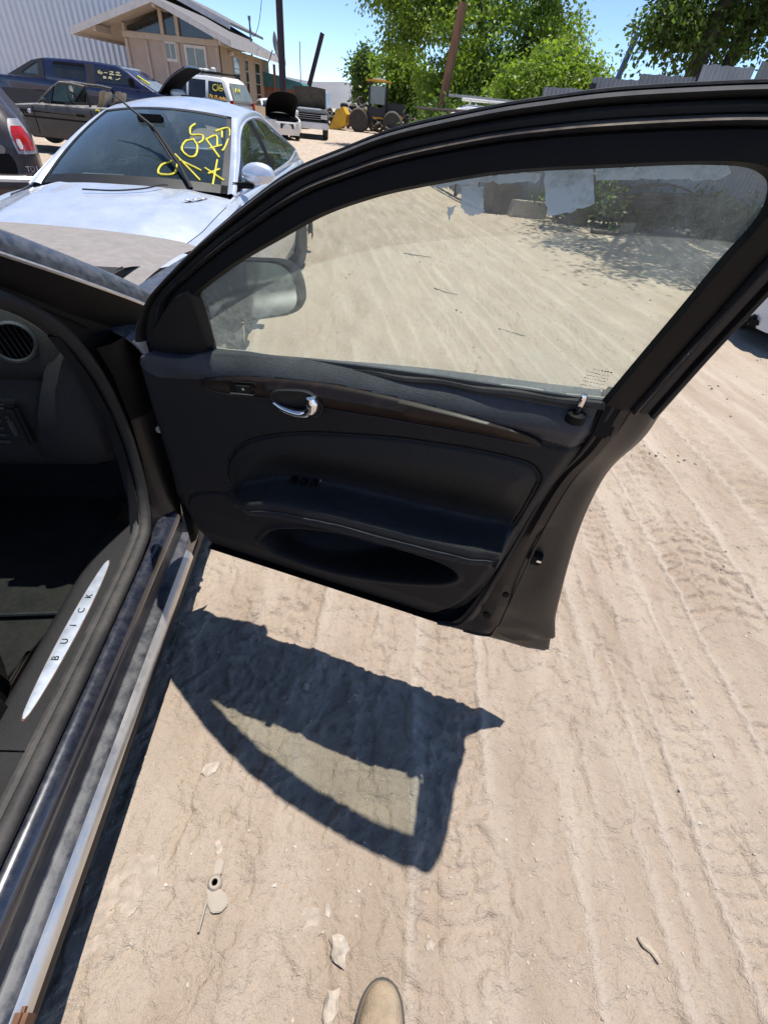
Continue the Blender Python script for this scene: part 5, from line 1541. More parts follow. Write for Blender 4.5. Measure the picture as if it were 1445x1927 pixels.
def strokes(name, polylines, fn, r, mat, parent):
    """hand-painted writing: each stroke a flattened ribbon laid on a surface given by fn(u,v)"""
    for P in polylines:
        C = cr1(np.array(P, float), max(8, 5 * len(P))) if len(P) > 2 else np.array(P, float)
        MB().tube([fn(u, v) for u, v in C], r, 6).build(name, mat, parent, smooth=True)

# --- open roadster, side on
Z3 = thing('roadster', 'dusty black open roadster with cream seats parked behind the silver sedan', 'car', (-9.89, 14.85, 0.08), math.pi)
ZW = 0.83
outl = [(0.75, 0.42), (0.70, 0.58), (0.55, 0.68), (0.2, 0.76), (-0.3, 0.83), (-0.75, 0.875), (-1.2, 0.885), (-2.0, 0.90), (-2.5, 0.92), (-3.0, 0.90), (-3.25, 0.82), (-3.32, 0.60), (-3.22, 0.36)]
outl += [p for p in arch(-2.446, 0.32, 0.33)[::-1]] + [(-2.05, 0.22), (-0.42, 0.22)] + [p for p in arch(0.0, 0.32, 0.33)[::-1]] + [(0.62, 0.28)]
slab('body', outl, ZW, ZW, 0, 1, M['dusty_black'], Z3, 0.09)
pale = np.array([[(x, y * 0.66, z + 0.012 - 0.05 * abs(y) ** 2.5) for y in np.linspace(-1, 1, 9)] for x, z in ((0.60, 0.67), (0.2, 0.765), (-0.3, 0.835), (-0.70, 0.88))])
MB().grid(pale).build('bonnet', M['hood_dust'], Z3, smooth=True, fixn=False)
for x_ in (0.0, -2.446):
    for sg in (1, -1):
        wheel(Z3, (x_, sg * 0.72, 0.31), 0.31, 0.2, side=sg)
# windscreen frame with vent pane, header, raised side glass
for sg in (1, -1):
    MB().tube([(-0.78, sg * 0.72, 0.885), (-1.12, sg * 0.66, 1.14), (-1.33, sg * 0.60, 1.275)], 0.024, 8).build('screen_pillar', M['dusty_black'], Z3, smooth=True)
    MB().tube([(-1.10, sg * 0.735, 0.90), (-1.22, sg * 0.66, 1.20)], 0.014, 6).build('vent_pillar', M['dark_plastic'], Z3, smooth=True)
    quad_plate('vent_pane', [(-0.82, sg * 0.73, 0.90), (-1.10, sg * 0.735, 0.90), (-1.22, sg * 0.655, 1.20)], M['side_glass'], Z3, 0.004)
    MB().tube([(-1.93, sg * 0.62, 1.245), (-2.02, sg * 0.735, 0.91)], 0.026, 6).build('window_post', M['dark_plastic'], Z3, smooth=True)
    MB().tube([(-1.33, sg * 0.60, 1.275), (-1.65, sg * 0.605, 1.275), (-1.93, sg * 0.62, 1.245)], 0.028, 8).build('roof_rail', M['dusty_black'], Z3, smooth=True)
MB().tube([(-1.33, -0.60, 1.275), (-1.30, 0, 1.295), (-1.33, 0.60, 1.275)], 0.03, 8).build('screen_header', M['dusty_black'], Z3, smooth=True)
quad_plate('windscreen', [(-0.74, -0.70, 0.89), (-0.74, 0.70, 0.89), (-1.31, 0.58, 1.27), (-1.31, -0.58, 1.27)], M['car_glass'], Z3, 0.004)
MB().lathe([(0.0, 0.0), (0.07, 0.004), (0.075, 0.012), (0.0, 0.014)], 16, (-1.30, 0.1, 1.19), 'x').build('rear_view_mirror', M['chrome_dusty'], Z3, smooth=True)
MB().tube([tuple(Vector((-1.45, 0.33, 0.97)) + Vector((0.08 * math.sin(a), 0.18 * math.cos(a), 0.16 * math.sin(a)))) for a in np.linspace(0, 2 * math.pi, 24)], 0.014, 6).build('steering_wheel', M['dark_plastic'], Z3, smooth=True)
MB().box((-1.2, 0, 0.90), (0.35, 1.3, 0.06)).build('dash', M['trim_grey'], Z3, bevel=0.02)
for y_ in (0.36, -0.36):
    bp = crv([(-1.98, 0, 0.60), (-2.08, 0, 0.90), (-2.17, 0, 1.10), (-2.22, 0, 1.22)], 10)
    G_ = np.array([[(p[0] - 0.03 * (1 - s_ * s_), y_ + (0.24 if k < 6 else 0.17) * s_, p[2] - 0.03 * abs(s_) ** 3) for s_ in np.linspace(-1, 1, 9)] for k, p in enumerate(bp)])
    MB().grid(G_).grid(G_ + np.array((-0.12, 0, -0.015))).build('seat', M['tan_seat'], Z3, smooth=True)
MB().tube([(-2.35, 0.45, 0.92), (-2.40, 0.2, 0.99), (-2.38, -0.2, 1.0), (-2.35, -0.5, 0.93)], 0.05, 7).build('folded_hood', M['dark_plastic'], Z3, smooth=True)
for k in range(4):
    MB().tube([(-0.20 - 0.075 * k, ZW + 0.004, 0.74), (-0.26 - 0.075 * k, ZW + 0.006, 0.66)], 0.012, 6).build('wing_gill', M['dark_plastic'], Z3, smooth=True)
MB().lathe([(0.0, 0.012), (0.04, 0.010), (0.045, 0.0)], 16, (-0.56, ZW + 0.0, 0.715), 'y').build('wing_roundel', M['rim'], Z3, smooth=True)
MB().lathe([(0.0, 0.016), (0.026, 0.015), (0.027, 0.0)], 12, (-0.56, ZW + 0.0, 0.715), 'y').build('roundel_centre', M['pale_blue'], Z3, smooth=True)
MB().box((-1.78, ZW + 0.004, 0.72), (0.20, 0.02, 0.045)).build('door_handle', M['dark_plastic'], Z3, bevel=0.008)
MB().box((-2.05, ZW + 0.001, 0.56), (0.012, 0.012, 0.56)).build('door_gap', M['dark_plastic'], Z3)
MB().box((-0.66, ZW + 0.001, 0.56), (0.012, 0.012, 0.52)).build('door_gap', M['dark_plastic'], Z3)
MB().box((-1.3, ZW + 0.002, 0.615), (3.6, 0.014, 0.03)).build('side_crease', M['dark_plastic'], Z3, bevel=0.006)
mz = MB().tube([(-1.0, ZW - 0.04, 0.90), (-1.02, ZW + 0.06, 0.95), (-1.04, ZW + 0.12, 0.98)], [0.025, 0.05, 0.03], 8).build('wing_mirror', M['dusty_black'], Z3, smooth=True)
strokes('painted_mark', [[(-2.28, 0.85), (-2.22, 0.86), (-2.18, 0.85)], [(-2.26, 0.86), (-2.27, 0.74)], [(-2.40, 0.85), (-2.42, 0.72)], [(-2.40, 0.85), (-2.52, 0.84)], [(-2.40, 0.79), (-2.50, 0.79)]], lambda u, v: (u, ZW + 0.004, v), 0.013, M['yellow_ink'], Z3)

# --- blue pickup with a sail behind the cab, bonnet raised
AV = thing('pickup_truck', 'dark blue crew cab pickup with raised bonnet standing before the white shed', 'truck', (-9.0, 22.0, 0.0), 0.02)
# local x forward from the front axle region: cab spans x -4.1 .. -0.4
AW = 0.98
low = [(1.05, 0.55), (1.08, 1.05), (1.0, 1.18), (0.0, 1.24), (-0.35, 1.28), (-1.5, 1.34), (-4.2, 1.36), (-6.0, 1.36), (-6.05, 0.60)]
low += arch(-4.35, 0.55, 0.47)[::-1] + [(-3.85, 0.45), (-1.0, 0.45)] + arch(-0.25 + 0.35, 0.55, 0.45)[::-1]
slab('body', low, AW, AW, 0, 1, M['blue_paint'], AV, 0.07)
cab = [(-0.30, 1.28), (-0.75, 1.50), (-1.25, 1.78), (-1.60, 1.885), (-2.2, 1.92), (-3.2, 1.925), (-4.05, 1.90), (-4.12, 1.80), (-4.10, 1.34)]
slab('cab', cab, AW - 0.03, 0.74, 1.3, 1.92, M['blue_paint'], AV, 0.07)
def avp(nm, poly, mat=None, sg=-1, pr=0.008):
    return pane(nm, poly, AW - 0.03, 0.74, 1.3, 1.92, mat or M['dark_glass'], AV, sg, pr)
for sg in (-1, 1):
    avp('front_window', [(-1.02, 1.40), (-1.32, 1.64), (-1.62, 1.765), (-2.30, 1.79), (-2.34, 1.42)], sg=sg)
    avp('rear_window', [(-2.70, 1.43), (-2.68, 1.79), (-3.72, 1.79), (-3.74, 1.45)], sg=sg)
    avp('pillar_cladding', [(-2.36, 1.36), (-2.34, 1.85), (-2.64, 1.85), (-2.66, 1.36)], M['cladding'], sg, 0.005)
    avp('window_visor', [(-2.66, 1.76), (-2.68, 1.835), (-3.70, 1.83), (-3.78, 1.72), (-3.70, 1.78)], M['dark_plastic'], sg, 0.03)
    MB().box((-3.2, sg * (AW + 0.004), 0.82), (5.6, 0.02, 0.42)).build('lower_cladding', M['cladding'], AV, bevel=0.008)
    # sail: three bars round an opening
    sl_o = [(-4.08, 1.88), (-4.45, 1.80), (-4.95, 1.56), (-5.35, 1.37)]
    sl_i = [(-4.25, 1.78), (-4.45, 1.70), (-4.70, 1.56), (-4.86, 1.45)]
    for k in range(3):
        P = [sl_o[k], sl_o[k + 1], sl_i[k + 1], sl_i[k]]
        pane('sail', P, AW - 0.03, 0.76, 1.3, 1.92, M['cladding'], AV, sg, 0.0, 0.14)
    pane('sail', [sl_i[0], sl_i[3], (-4.28, 1.45)], AW - 0.03, 0.76, 1.3, 1.92, M['pale_glass'], AV, sg, -0.05, 0.01)
    pane('sail', [(-4.08, 1.36), (-4.08, 1.88), sl_i[0], (-4.28, 1.45), sl_i[3], sl_o[3]], AW - 0.03, 0.76, 1.3, 1.92, M['cladding'], AV, sg, -0.001, 0.14)
    mm = MB().box((-1.02, sg * 1.10, 1.48), (0.16, 0.20, 0.24)).build('wing_mirror', M['dark_plastic'], AV, bevel=0.04, smooth=True)
    wheel(AV, (0.10, sg * 0.86, 0.40), 0.40, 0.28, side=sg)
    wheel(AV, (-4.35, sg * 0.86, 0.40), 0.40, 0.28, side=sg)
quad_plate('windscreen', [(-0.36, -0.80, 1.31), (-0.36, 0.80, 1.31), (-1.50, 0.70, 1.86), (-1.50, -0.70, 1.86)], M['pale_glass'], AV, 0.012)
strokes('painted_mark', [[(0.1 + 0.09 * k, 0.30 + 0.10 * ((k * 7) % 3)), (0.16 + 0.09 * k, 0.62 - 0.08 * (k % 2)), (0.22 + 0.09 * k, 0.34)] for k in range(7)], lambda u, v: (-0.55 - 0.62 * (1 - u) * 0.9 + 0.02, -0.66 + 0.30 * v, 1.405 + 0.30 * (1 - u) * 0.9 + 0.022), 0.026, M['yellow_ink'], AV)
strokes('painted_mark', [[(0, 1), (-0.10, 0.6), (-0.06, 0.15), (0.08, 0.15), (0.07, 0.5), (-0.08, 0.45)], [(0.18, 0.5), (0.34, 0.5)], [(0.44, 0.85), (0.58, 0.95), (0.60, 0.7), (0.44, 0.2), (0.66, 0.2)], [(0.74, 0.85), (0.88, 0.95), (0.90, 0.7), (0.74, 0.2), (0.98, 0.2)],
         [(0.25, -0.5), (0.12, -0.6), (0.26, -0.85), (0.12, -1.0)], [(0.36, -1.0), (0.42, -0.45), (0.52, -0.6), (0.40, -0.75), (0.54, -1.0)], [(0.72, -0.9), (0.80, -0.95), (0.92, -0.5)]],
        lambda u, v: (-2.15 + 0.72 * u, -(np.interp(1.62 + 0.10 * v, [1.3, 1.92], [AW - 0.03, 0.74]) + 0.012), 1.62 + 0.10 * v), 0.011, M['cream_ink'], AV)
# raised bonnet
hq = []
for u_ in np.linspace(0, 1, 7):
    hq.append([(-0.30 + 1.05 * u_ - 0.06 * math.sin(math.pi * u_), 0.84 * t, 1.32 + 0.74 * u_ + 0.07 * math.sin(math.pi * u_ * 0.9) - 0.05 * t * t) for t in np.linspace(-1, 1, 9)])
hq = np.array(hq)
ho = MB().grid(hq).build('raised_bonnet', M['blue_paint'], AV, smooth=True, fixn=False)
MB().grid(hq + np.array((0.035, 0, -0.035))).build('bonnet_liner', M['dark_plastic'], ho, smooth=True, fixn=False)
rim_ = np.concatenate([hq[:, 0], hq[-1, 1:], hq[::-1, -1][1:]])
MB().tube(rim_ + np.array((0.018, 0, -0.018)), 0.028, 6).build('bonnet_edge', M['blue_paint'], ho, smooth=True)
MB().box((0.35, 0.0, 1.22), (0.9, 1.3, 0.16)).build('engine', M['dark_plastic'], AV, bevel=0.04)
MB().lathe([(0.26, 0), (0.26, 0.10), (0.18, 0.17), (0.0, 0.19)], 16, (0.25, -0.42, 1.26)).build('air_filter', M['white_paint'], AV, smooth=True)

# --- white suv with a roof rack, seen from its left rear
SV = thing('suv', 'white suv with roof rack and yellow writing on its rear side window', 'car', (-10.9, 25.2, 0.12), math.pi - 0.22)
SW = 0.90
lo = [(0.85, 0.45), (0.88, 0.85), (0.6, 1.0), (-0.5, 1.08), (-3.6, 1.10), (-3.72, 1.0), (-3.75, 0.5)] + arch(-2.8, 0.45, 0.40)[::-1] + arch(0.0, 0.45, 0.40)[::-1]
slab('body', lo, SW, SW, 0, 1, M['white_paint'], SV, 0.07)
cb = [(-0.55, 1.07), (-1.35, 1.72), (-1.7, 1.80), (-2.6, 1.83), (-3.25, 1.80), (-3.45, 1.70), (-3.72, 1.09)]
slab('cabin', cb, SW - 0.02, 0.66, 1.07, 1.82, M['white_paint'], SV, 0.08)
for sg in (1, -1):
    pane('rear_side_window', [(-2.72, 1.16), (-2.70, 1.66), (-3.28, 1.64), (-3.50, 1.18)], SW - 0.02, 0.66, 1.07, 1.82, M['dark_glass'], SV, sg)
    pane('rear_door_window', [(-1.85, 1.14), (-1.85, 1.68), (-2.58, 1.67), (-2.58, 1.16)], SW - 0.02, 0.66, 1.07, 1.82, M['dark_glass'], SV, sg)
    pane('front_window', [(-0.85, 1.13), (-1.42, 1.64), (-1.75, 1.68), (-1.75, 1.14)], SW - 0.02, 0.66, 1.07, 1.82, M['dark_glass'], SV, sg)
    MB().box((-3.70, sg * 0.80, 1.0), (0.14, 0.14, 0.30)).build('tail_light', M['red_lens'], SV, bevel=0.03)
    MB().tube([(-1.6, sg * 0.60, 1.84), (-1.65, sg * 0.60, 1.90), (-3.2, sg * 0.60, 1.90), (-3.25, sg * 0.60, 1.84)], 0.028, 8).build('roof_rail', M['dark_plastic'], SV, smooth=True)
    wheel(SV, (0, sg * 0.8, 0.34), 0.36, 0.24, side=sg)
    wheel(SV, (-2.8, sg * 0.8, 0.34), 0.36, 0.24, side=sg)
for k in range(4):
    MB().tube([(-1.8 - 0.42 * k, -0.60, 1.90), (-1.8 - 0.42 * k, 0.60, 1.90)], 0.022, 6).build('rack_bar', M['dark_plastic'], SV, smooth=True)
quad_plate('rear_screen', [(-3.53, -0.60, 1.64), (-3.53, 0.60, 1.64), (-3.745, 0.74, 1.14), (-3.745, -0.74, 1.14)], M['pale_glass'], SV, 0.012)
MB().box((-3.8, 0, 0.55), (0.16, 1.7, 0.22)).build('rear_bumper', M['cladding'], SV, bevel=0.04, smooth=True)
MB().box((-3.15, SW + 0.01, 1.0), (0.20, 0.02, 0.15)).build('fuel_flap', M['dark_plastic'], SV, bevel=0.01)
svw = lambda u, v: (-2.80 - 0.62 * u, np.interp(1.40 + 0.16 * v, [1.07, 1.82], [SW - 0.02, 0.66]) + 0.014, 1.40 + 0.16 * v)
strokes('painted_mark', [[(0.42, 1.0), (0.22, 0.9), (0.18, 0.2), (0.36, -0.1), (0.46, 0.1)], [(0.52, 1.1), (0.50, 0.0)], [(0.74, 1.1), (0.60, 0.5), (0.64, 0.0), (0.82, 0.05), (0.80, 0.45), (0.62, 0.35)]], svw, 0.018, M['yellow_ink'], SV)
strokes('painted_mark', [[(-0.05, -1.5), (0.0, -0.9), (0.14, -1.5), (0.18, -0.9)], [(0.30, -1.2), (0.40, -1.0), (0.44, -1.3), (0.32, -1.4), (0.30, -1.2)], [(0.58, -1.6), (0.68, -1.2), (0.80, -1.6), (0.90, -1.2), (1.0, -1.6), (1.08, -1.2)]], svw, 0.020, M['amber_ink'], SV)
strokes('painted_mark', [[(0.0, 0.0), (0.2, 0.5), (0.3, 0.0)], [(0.4, 0.4), (0.5, 0.1), (0.6, 0.5)]], lambda u, v: (-3.58 - 0.1 * (1 - v), 0.45 - 0.6 * u, 1.40 + 0.2 * v), 0.018, M['yellow_ink'], SV)
for x_, y_ in ((-2.35, 0.25), (-2.05, 0.1)):
    MB().lathe([(0.16, 0), (0.17, 0.05), (0.10, 0.08), (0, 0.09)], 14, (x_, y_, 1.925)).build('rack_lamp', M['chrome_dusty'], SV, smooth=True)
MB().lathe([(0.09, 0), (0.09, 0.10), (0.05, 0.13), (0, 0.13)], 12, (-2.85, 0.5, 1.92)).build('white_cap', M['white_paint'], SV, smooth=True)

# --- dark hatchback, its tail toward the viewer
VW = thing('hatchback', 'dark brown hatchback seen from its rear corner with a red tail light', 'car', (-4.97, 5.81, 0.0), math.radians(124))
def rr(w, xr, xf, z, n=10, r=0.22):
    """rounded rectangle section at height z, rear at xr, front at xf"""
    pts = []
    for cxx, cyy, a0 in ((xr + r * 1.0, -(w - r), math.pi), (xf - r, -(w - r), 1.5 * math.pi), (xf - r, w - r, 0), (xr + r, w - r, 0.5 * math.pi)):
        for k in range(n):
            a = a0 + (math.pi / 2) * k / (n - 1)
            pts.append((cxx + r * math.cos(a), cyy + r * math.sin(a), z))
    return pts
lev = [(0.22, 0.80, 0.06), (0.30, 0.86, 0.0), (0.45, 0.885, -0.03), (0.58, 0.885, -0.02), (0.62, 0.875, 0.03), (0.80, 0.865, 0.04), (0.95, 0.85, 0.06), (1.08, 0.80, 0.12), (1.2, 0.725, 0.20), (1.32, 0.665, 0.29), (1.42, 0.62, 0.38), (1.47, 0.55, 0.48)]
VG = np.array([rr(w, xr, 3.9 - 2.2 * max(0, z - 0.95), z) for z, w, xr in lev])
VG = np.concatenate([VG, VG[:, :1]], 1)
VGs = np.stack([cr1(VG[:, j], 60) for j in range(VG.shape[1])], 1)
MB().grid(VGs).build('body', M['brown_black'], VW, smooth=True)
MB().add([tuple(p) for p in VGs[-1][:-1]], [tuple(range(len(VGs[-1]) - 1))]).build('roof', M['brown_black'], VW)
def vsurf(z, y, d=0.006):
    """point on the tail surface at lateral y (negative is the right side), height z"""
    w = np.interp(z, [l[0] for l in lev], [l[1] for l in lev]); xr = np.interp(z, [l[0] for l in lev], [l[2] for l in lev])
    r = 0.22
    ay = abs(y)
    if ay <= w - r:
        return (xr - d, y, z)
    s_ = min(1.0, (ay - (w - r)) / r)
    return (xr + r - r * math.sqrt(max(0, 1 - s_ * s_)) - d * math.sqrt(max(0, 1 - s_ * s_)), math.copysign(ay + d * s_, y), z)
def vpatch(nm, rows, mat, d=0.008, ny=10, parent=None):
    G_ = []
    for z, y0, y1 in rows:
        G_.append([vsurf(z, y0 + (y1 - y0) * k / (ny - 1), d) for k in range(ny)])
    G_ = np.array(G_)
    G_ = np.stack([cr1(G_[:, j], 20) for j in range(ny)], 1)
    return MB().grid(G_).build(nm, mat, parent or VW, smooth=True, fixn=False)
for sg in (-1, 1):
    tl = vpatch('tail_light', [(0.80, sg * 0.685, sg * 0.862), (0.88, sg * 0.67, sg * 0.858), (0.98, sg * 0.665, sg * 0.835), (1.06, sg * 0.675, sg * 0.80), (1.10, sg * 0.69, sg * 0.78)], M['rim'], 0.006)
    vpatch('red_lens', [(0.83, sg * 0.70, sg * 0.845), (0.90, sg * 0.69, sg * 0.84), (0.98, sg * 0.68, sg * 0.815), (1.04, sg * 0.69, sg * 0.785)], M['red_lens'], 0.011, parent=tl)
    vpatch('reversing_lens', [(0.84, sg * 0.715, sg * 0.735), (0.88, sg * 0.70, sg * 0.745), (0.93, sg * 0.705, sg * 0.735)], M['clear_lens'], 0.015, parent=tl)
vpatch('rear_screen', [(1.10, -0.62, 0.62), (1.25, -0.60, 0.60), (1.40, -0.54, 0.54)], M['dark_glass'], 0.006)
vpatch('plate_recess', [(0.62, -0.62, 0.62), (0.72, -0.63, 0.63), (0.80, -0.60, 0.60)], M['dark_plastic'], 0.005)
vpatch('bumper_trim', [(0.55, -0.86, 0.86), (0.575, -0.86, 0.86), (0.60, -0.86, 0.86)], M['chrome_dusty'], 0.012, 20)
vpatch('boot_lip', [(0.80, -0.56, 0.56), (0.84, -0.58, 0.58), (0.875, -0.56, 0.56)], M['hood_dust'], 0.025)
em = MB().tube([(0.03, -0.20 + 0.085 * math.cos(a) , 0.965 + 0.085 * math.sin(a)) for a in np.linspace(0, 2 * math.pi, 24)], 0.012, 6).build('emblem_ring', M['chrome'], VW, smooth=True)
MB().tube([(0.028, -0.20 + 0.05, 1.02), (0.028, -0.20 + 0.022, 0.975), (0.028, -0.20, 1.0), (0.028, -0.222, 0.975), (0.028, -0.25, 1.02)], 0.008, 5).build('emblem_vee', M['chrome'], em, smooth=True)
MB().tube([(0.028, -0.20 + 0.065, 0.99), (0.028, -0.20 + 0.03, 0.905), (0.028, -0.20, 0.955), (0.028, -0.23, 0.905), (0.028, -0.265, 0.99)], 0.008, 5).build('emblem_double_vee', M['chrome'], em, smooth=True)
for k_, ch_ in enumerate('TDI'):
    text_mesh('badge_letter', ch_, 0.07, M['chrome'], VW, vsurf(0.665, -0.725 - 0.04 * k_, 0.012), (math.pi / 2, 0, -math.pi / 2 + 0.3 + 0.2 * k_), depth=0.004)
for sg in (1, -1):
    wheel(VW, (0.75, sg * 0.76, 0.32), 0.32, 0.21, side=sg)
    wheel(VW, (3.3, sg * 0.76, 0.32), 0.32, 0.21, side=sg)

# --- a recoloured sedan: same body as the silver one
def copy_car(root, name, label, loc, rot, recolour, skip=(), group=None):
    t = thing(name, label, 'car', loc, 0, group)
    t.rotation_euler = rot
    kids = {}
    for ch in list(root.children):
        base = ch.name.split('.')[0]
        if base in skip:
            continue
        c = ch.copy()
        link(c, t)
        for i_, sl_ in enumerate(c.material_slots):
            if sl_.material and sl_.material.name in recolour:
                nm_ = sl_.material.name
                sl_.link = 'OBJECT'
                sl_.material = recolour[nm_]
        kids.setdefault(base, []).append(c)
        for g in ch.children:
            d = g.copy()
            link(d, c)
    return t, kids
skip0 = ('wiper', 'painted_mark', 'paper_sheet', 'torn_bumper', 'bonnet_vent')
pb, _ = copy_car(SIL, 'blue_sedan', 'pale blue sedan at the right edge beyond the open door', (4.28, 5.2, 0.0), (0, 0, math.radians(-118)), {'silver_paint': M['pale_blue_paint']}, skip0)
wc, wk = copy_car(SIL, 'white_sedan', 'white sedan with its bonnet up beside the dark pickup', (-6.75, 28.6, 0.02), (0, 0, math.radians(-62)), {'silver_paint': M['white_paint']}, skip0)
bn = wk['bonnet'][0]
R_ = Matrix.Translation((-0.40, 0, 0.93)) @ Matrix.Rotation(-math.radians(48), 4, 'Y') @ Matrix.Translation((0.40, 0, -0.93))
bn.matrix_local = R_
lin = MB().grid(hoodG + np.array((0, 0, -0.03))).build('bonnet_liner', M['dark_plastic'], bn, smooth=True, fixn=False)
MB().box((0.25, 0, 0.66), (0.9, 1.2, 0.2)).build('engine', M['dark_plastic'], wc, bevel=0.04)

# --- dark pickup, front to the viewer, bonnet up
DP = thing('dark_pickup', 'dark pickup with chrome bumper and its bonnet propped straight up', 'truck', (-5.95, 31.5, 0.0), math.radians(-80))
lo = [(0.95, 0.50), (0.98, 1.0), (0.9, 1.12), (-0.4, 1.18), (-2.4, 1.22), (-4.6, 1.22), (-4.62, 0.6)] + arch(-3.4, 0.5, 0.43)[::-1] + arch(0.0, 0.5, 0.43)[::-1]
slab('body', lo, 0.92, 0.92, 0, 1, M['cladding'], DP, 0.06)
slab('cab', [(-0.45, 1.18), (-1.2, 1.70), (-1.6, 1.78), (-2.4, 1.78), (-2.55, 1.2)], 0.88, 0.70, 1.18, 1.78, M['cladding'], DP, 0.06)
quad_plate('windscreen', [(-0.50, -0.74, 1.24), (-0.50, 0.74, 1.24), (-1.22, 0.66, 1.72), (-1.22, -0.66, 1.72)], M['pale_glass'], DP, 0.012)
hq = np.array([[(-0.40 + 0.35 * u_, 0.80 * t, 1.22 + 0.78 * u_ + 0.05 * (1 - t * t) * u_) for t in np.linspace(-1, 1, 9)] for u_ in np.linspace(0, 1, 5)])
ho = MB().grid(hq).build('raised_bonnet', M['cladding'], DP, smooth=True, fixn=False)
MB().grid(hq + np.array((0.04, 0, -0.01))).build('bonnet_liner', M['hood_liner'], ho, smooth=True, fixn=False)
MB().box((1.0, 0, 0.56), (0.16, 1.86, 0.26)).build('front_bumper', M['chrome_dusty'], DP, bevel=0.04, smooth=True)
MB().box((1.0, 0, 0.90), (0.05, 1.6, 0.28)).build('grille', M['dark_plastic'], DP, bevel=0.02)
for k in range(3):
    MB().box((1.03, 0, 0.82 + 0.08 * k), (0.03, 1.1, 0.018)).build('grille_bar', M['bare_metal'], DP)
for sg in (1, -1):
    MB().box((1.0, sg * 0.70, 0.92), (0.06, 0.34, 0.20)).build('headlamp', M['clear_lens'], DP, bevel=0.02)
    wheel(DP, (0, sg * 0.8, 0.38), 0.38, 0.26, side=sg)
    wheel(DP, (-3.4, sg * 0.8, 0.38), 0.38, 0.26, side=sg)
MB().box((0.3, 0, 1.17), (0.8, 1.2, 0.12)).build('engine_cover', M['white_paint'], DP, bevel=0.04)

# --- tan board standing between the suv and the white sedan
tb = MB().box((0, 0, 0.62), (1.25, 0.05, 1.22))
tbo = tb.build('plywood_board', M['tan_board'], None, bevel=0.008, loc=(-7.25, 25.0, 0.0), rot=(-0.25, 0.06, 0.35))
tag(tbo, 'tan board leaning up behind the roof of the silver sedan', 'board')

# --- white van with ladder rack
VN = thing('white_van', 'white work van with ladder rack under the big trees', 'van', (0.35, 22.8, 0.0), math.pi - 0.05)
lo = [(0.80, 0.45), (0.82, 0.95), (0.7, 1.12), (-0.2, 1.22), (-5.0, 1.22), (-5.0, 0.5)] + arch(-3.4, 0.45, 0.4)[::-1] + arch(0.0, 0.45, 0.4)[::-1]
slab('body', lo, 0.95, 0.95, 0, 1, M['white_paint'], VN, 0.07)
slab('cabin', [(-0.15, 1.21), (-0.75, 1.72), (-1.1, 1.84), (-4.8, 1.84), (-5.0, 1.7), (-5.0, 1.21)], 0.93, 0.78, 1.21, 1.84, M['white_paint'], VN, 0.08)
quad_plate('windscreen', [(-0.18, -0.82, 1.26), (-0.18, 0.82, 1.26), (-0.80, 0.74, 1.74), (-0.80, -0.74, 1.74)], M['pale_glass'], VN, 0.012)
for sg in (1, -1):
    pane('side_window', [(-0.55, 1.28), (-0.95, 1.68), (-1.55, 1.70), (-1.55, 1.28)], 0.93, 0.78, 1.21, 1.84, M['pale_glass'], VN, sg)
    MB().tube([(-0.9, sg * 0.72, 1.98), (-4.8, sg * 0.72, 1.98)], 0.03, 8).build('rack_rail', M['white_paint'], VN, smooth=True)
    wheel(VN, (0, sg * 0.8, 0.36), 0.36, 0.24, side=sg)
    wheel(VN, (-3.4, sg * 0.8, 0.36), 0.36, 0.24, side=sg)
    for x_ in (-1.2, -2.6, -4.2):
        MB().tube([(x_, sg * 0.72, 1.82), (x_, sg * 0.72, 1.98)], 0.025, 6).build('rack_post', M['white_paint'], VN)
for k in range(5):
    MB().tube([(-0.9 - 0.95 * k, -0.74, 1.99), (-0.9 - 0.95 * k, 0.74, 1.99)], 0.025, 6).build('rack_bar', M['white_paint'], VN)
for y_ in (0.15, 0.50):
    MB().box((-2.6, y_, 2.05), (4.4, 0.06, 0.07), rz=0.02).build('ladder_rail', M['bare_metal'], VN)
# ------------------------------------------------------------------ buildings, poles, fence
M['sheet_white'] = pm('sheet_white', (0.66, 0.69, 0.72), 0.45, 0.2, 0.05, 1.5, dust=0.1, dust_side=0.3)
M['sheet_grey'] = pm('sheet_grey', (0.30, 0.305, 0.31), 0.6, 0.25, 0.3, 1.2, dust=0.2, dust_side=0.6, dustcol=(0.34, 0.31, 0.28))
M['sheet_pale'] = pm('sheet_pale', (0.42, 0.43, 0.44), 0.55, 0.2, 0.25, 1.5, dust=0.2, dust_side=0.6)
M['house_board'] = pm('house_board', (0.42, 0.33, 0.235), 0.85, 0.0, 0.15, 2, bump=0.2, bscale=30, dust=0.1, stretch=(6, 6, 0.5))
M['house_panel'] = pm('house_panel', (0.43, 0.34, 0.285), 0.85, 0.0, 0.08, 2)
M['house_trim'] = pm('house_trim', (0.46, 0.385, 0.315), 0.8, 0.0, 0.1, 3)
M['fascia'] = pm('fascia', (0.62, 0.58, 0.54), 0.8, 0.0, 0.12, 4)
M['shingle'] = pm('shingle', (0.16, 0.15, 0.15), 0.95, 0.0, 0.3, 10, bump=0.5, bscale=25)
M['pole_dark'] = pm('pole_dark', (0.045, 0.03, 0.035), 0.9, 0.0, 0.3, 4, bump=0.4, bscale=20, stretch=(6, 6, 0.5))
M['pole_rust'] = pm('pole_rust', (0.26, 0.13, 0.07), 0.85, 0.0, 0.4, 3, bump=0.3, bscale=25, stretch=(4, 4, 0.6))
M['grey_metal'] = pm('grey_metal', (0.22, 0.23, 0.24), 0.5, 0.5, 0.2, 5)
M['loader_yellow'] = pm('loader_yellow', (0.62, 0.36, 0.02), 0.55, 0.0, 0.2, 2, dust=0.2, dust_side=0.3)
M['hill'] = pm('hill', (0.20, 0.20, 0.21), 0.95, 0.0, 0.2, 0.05)
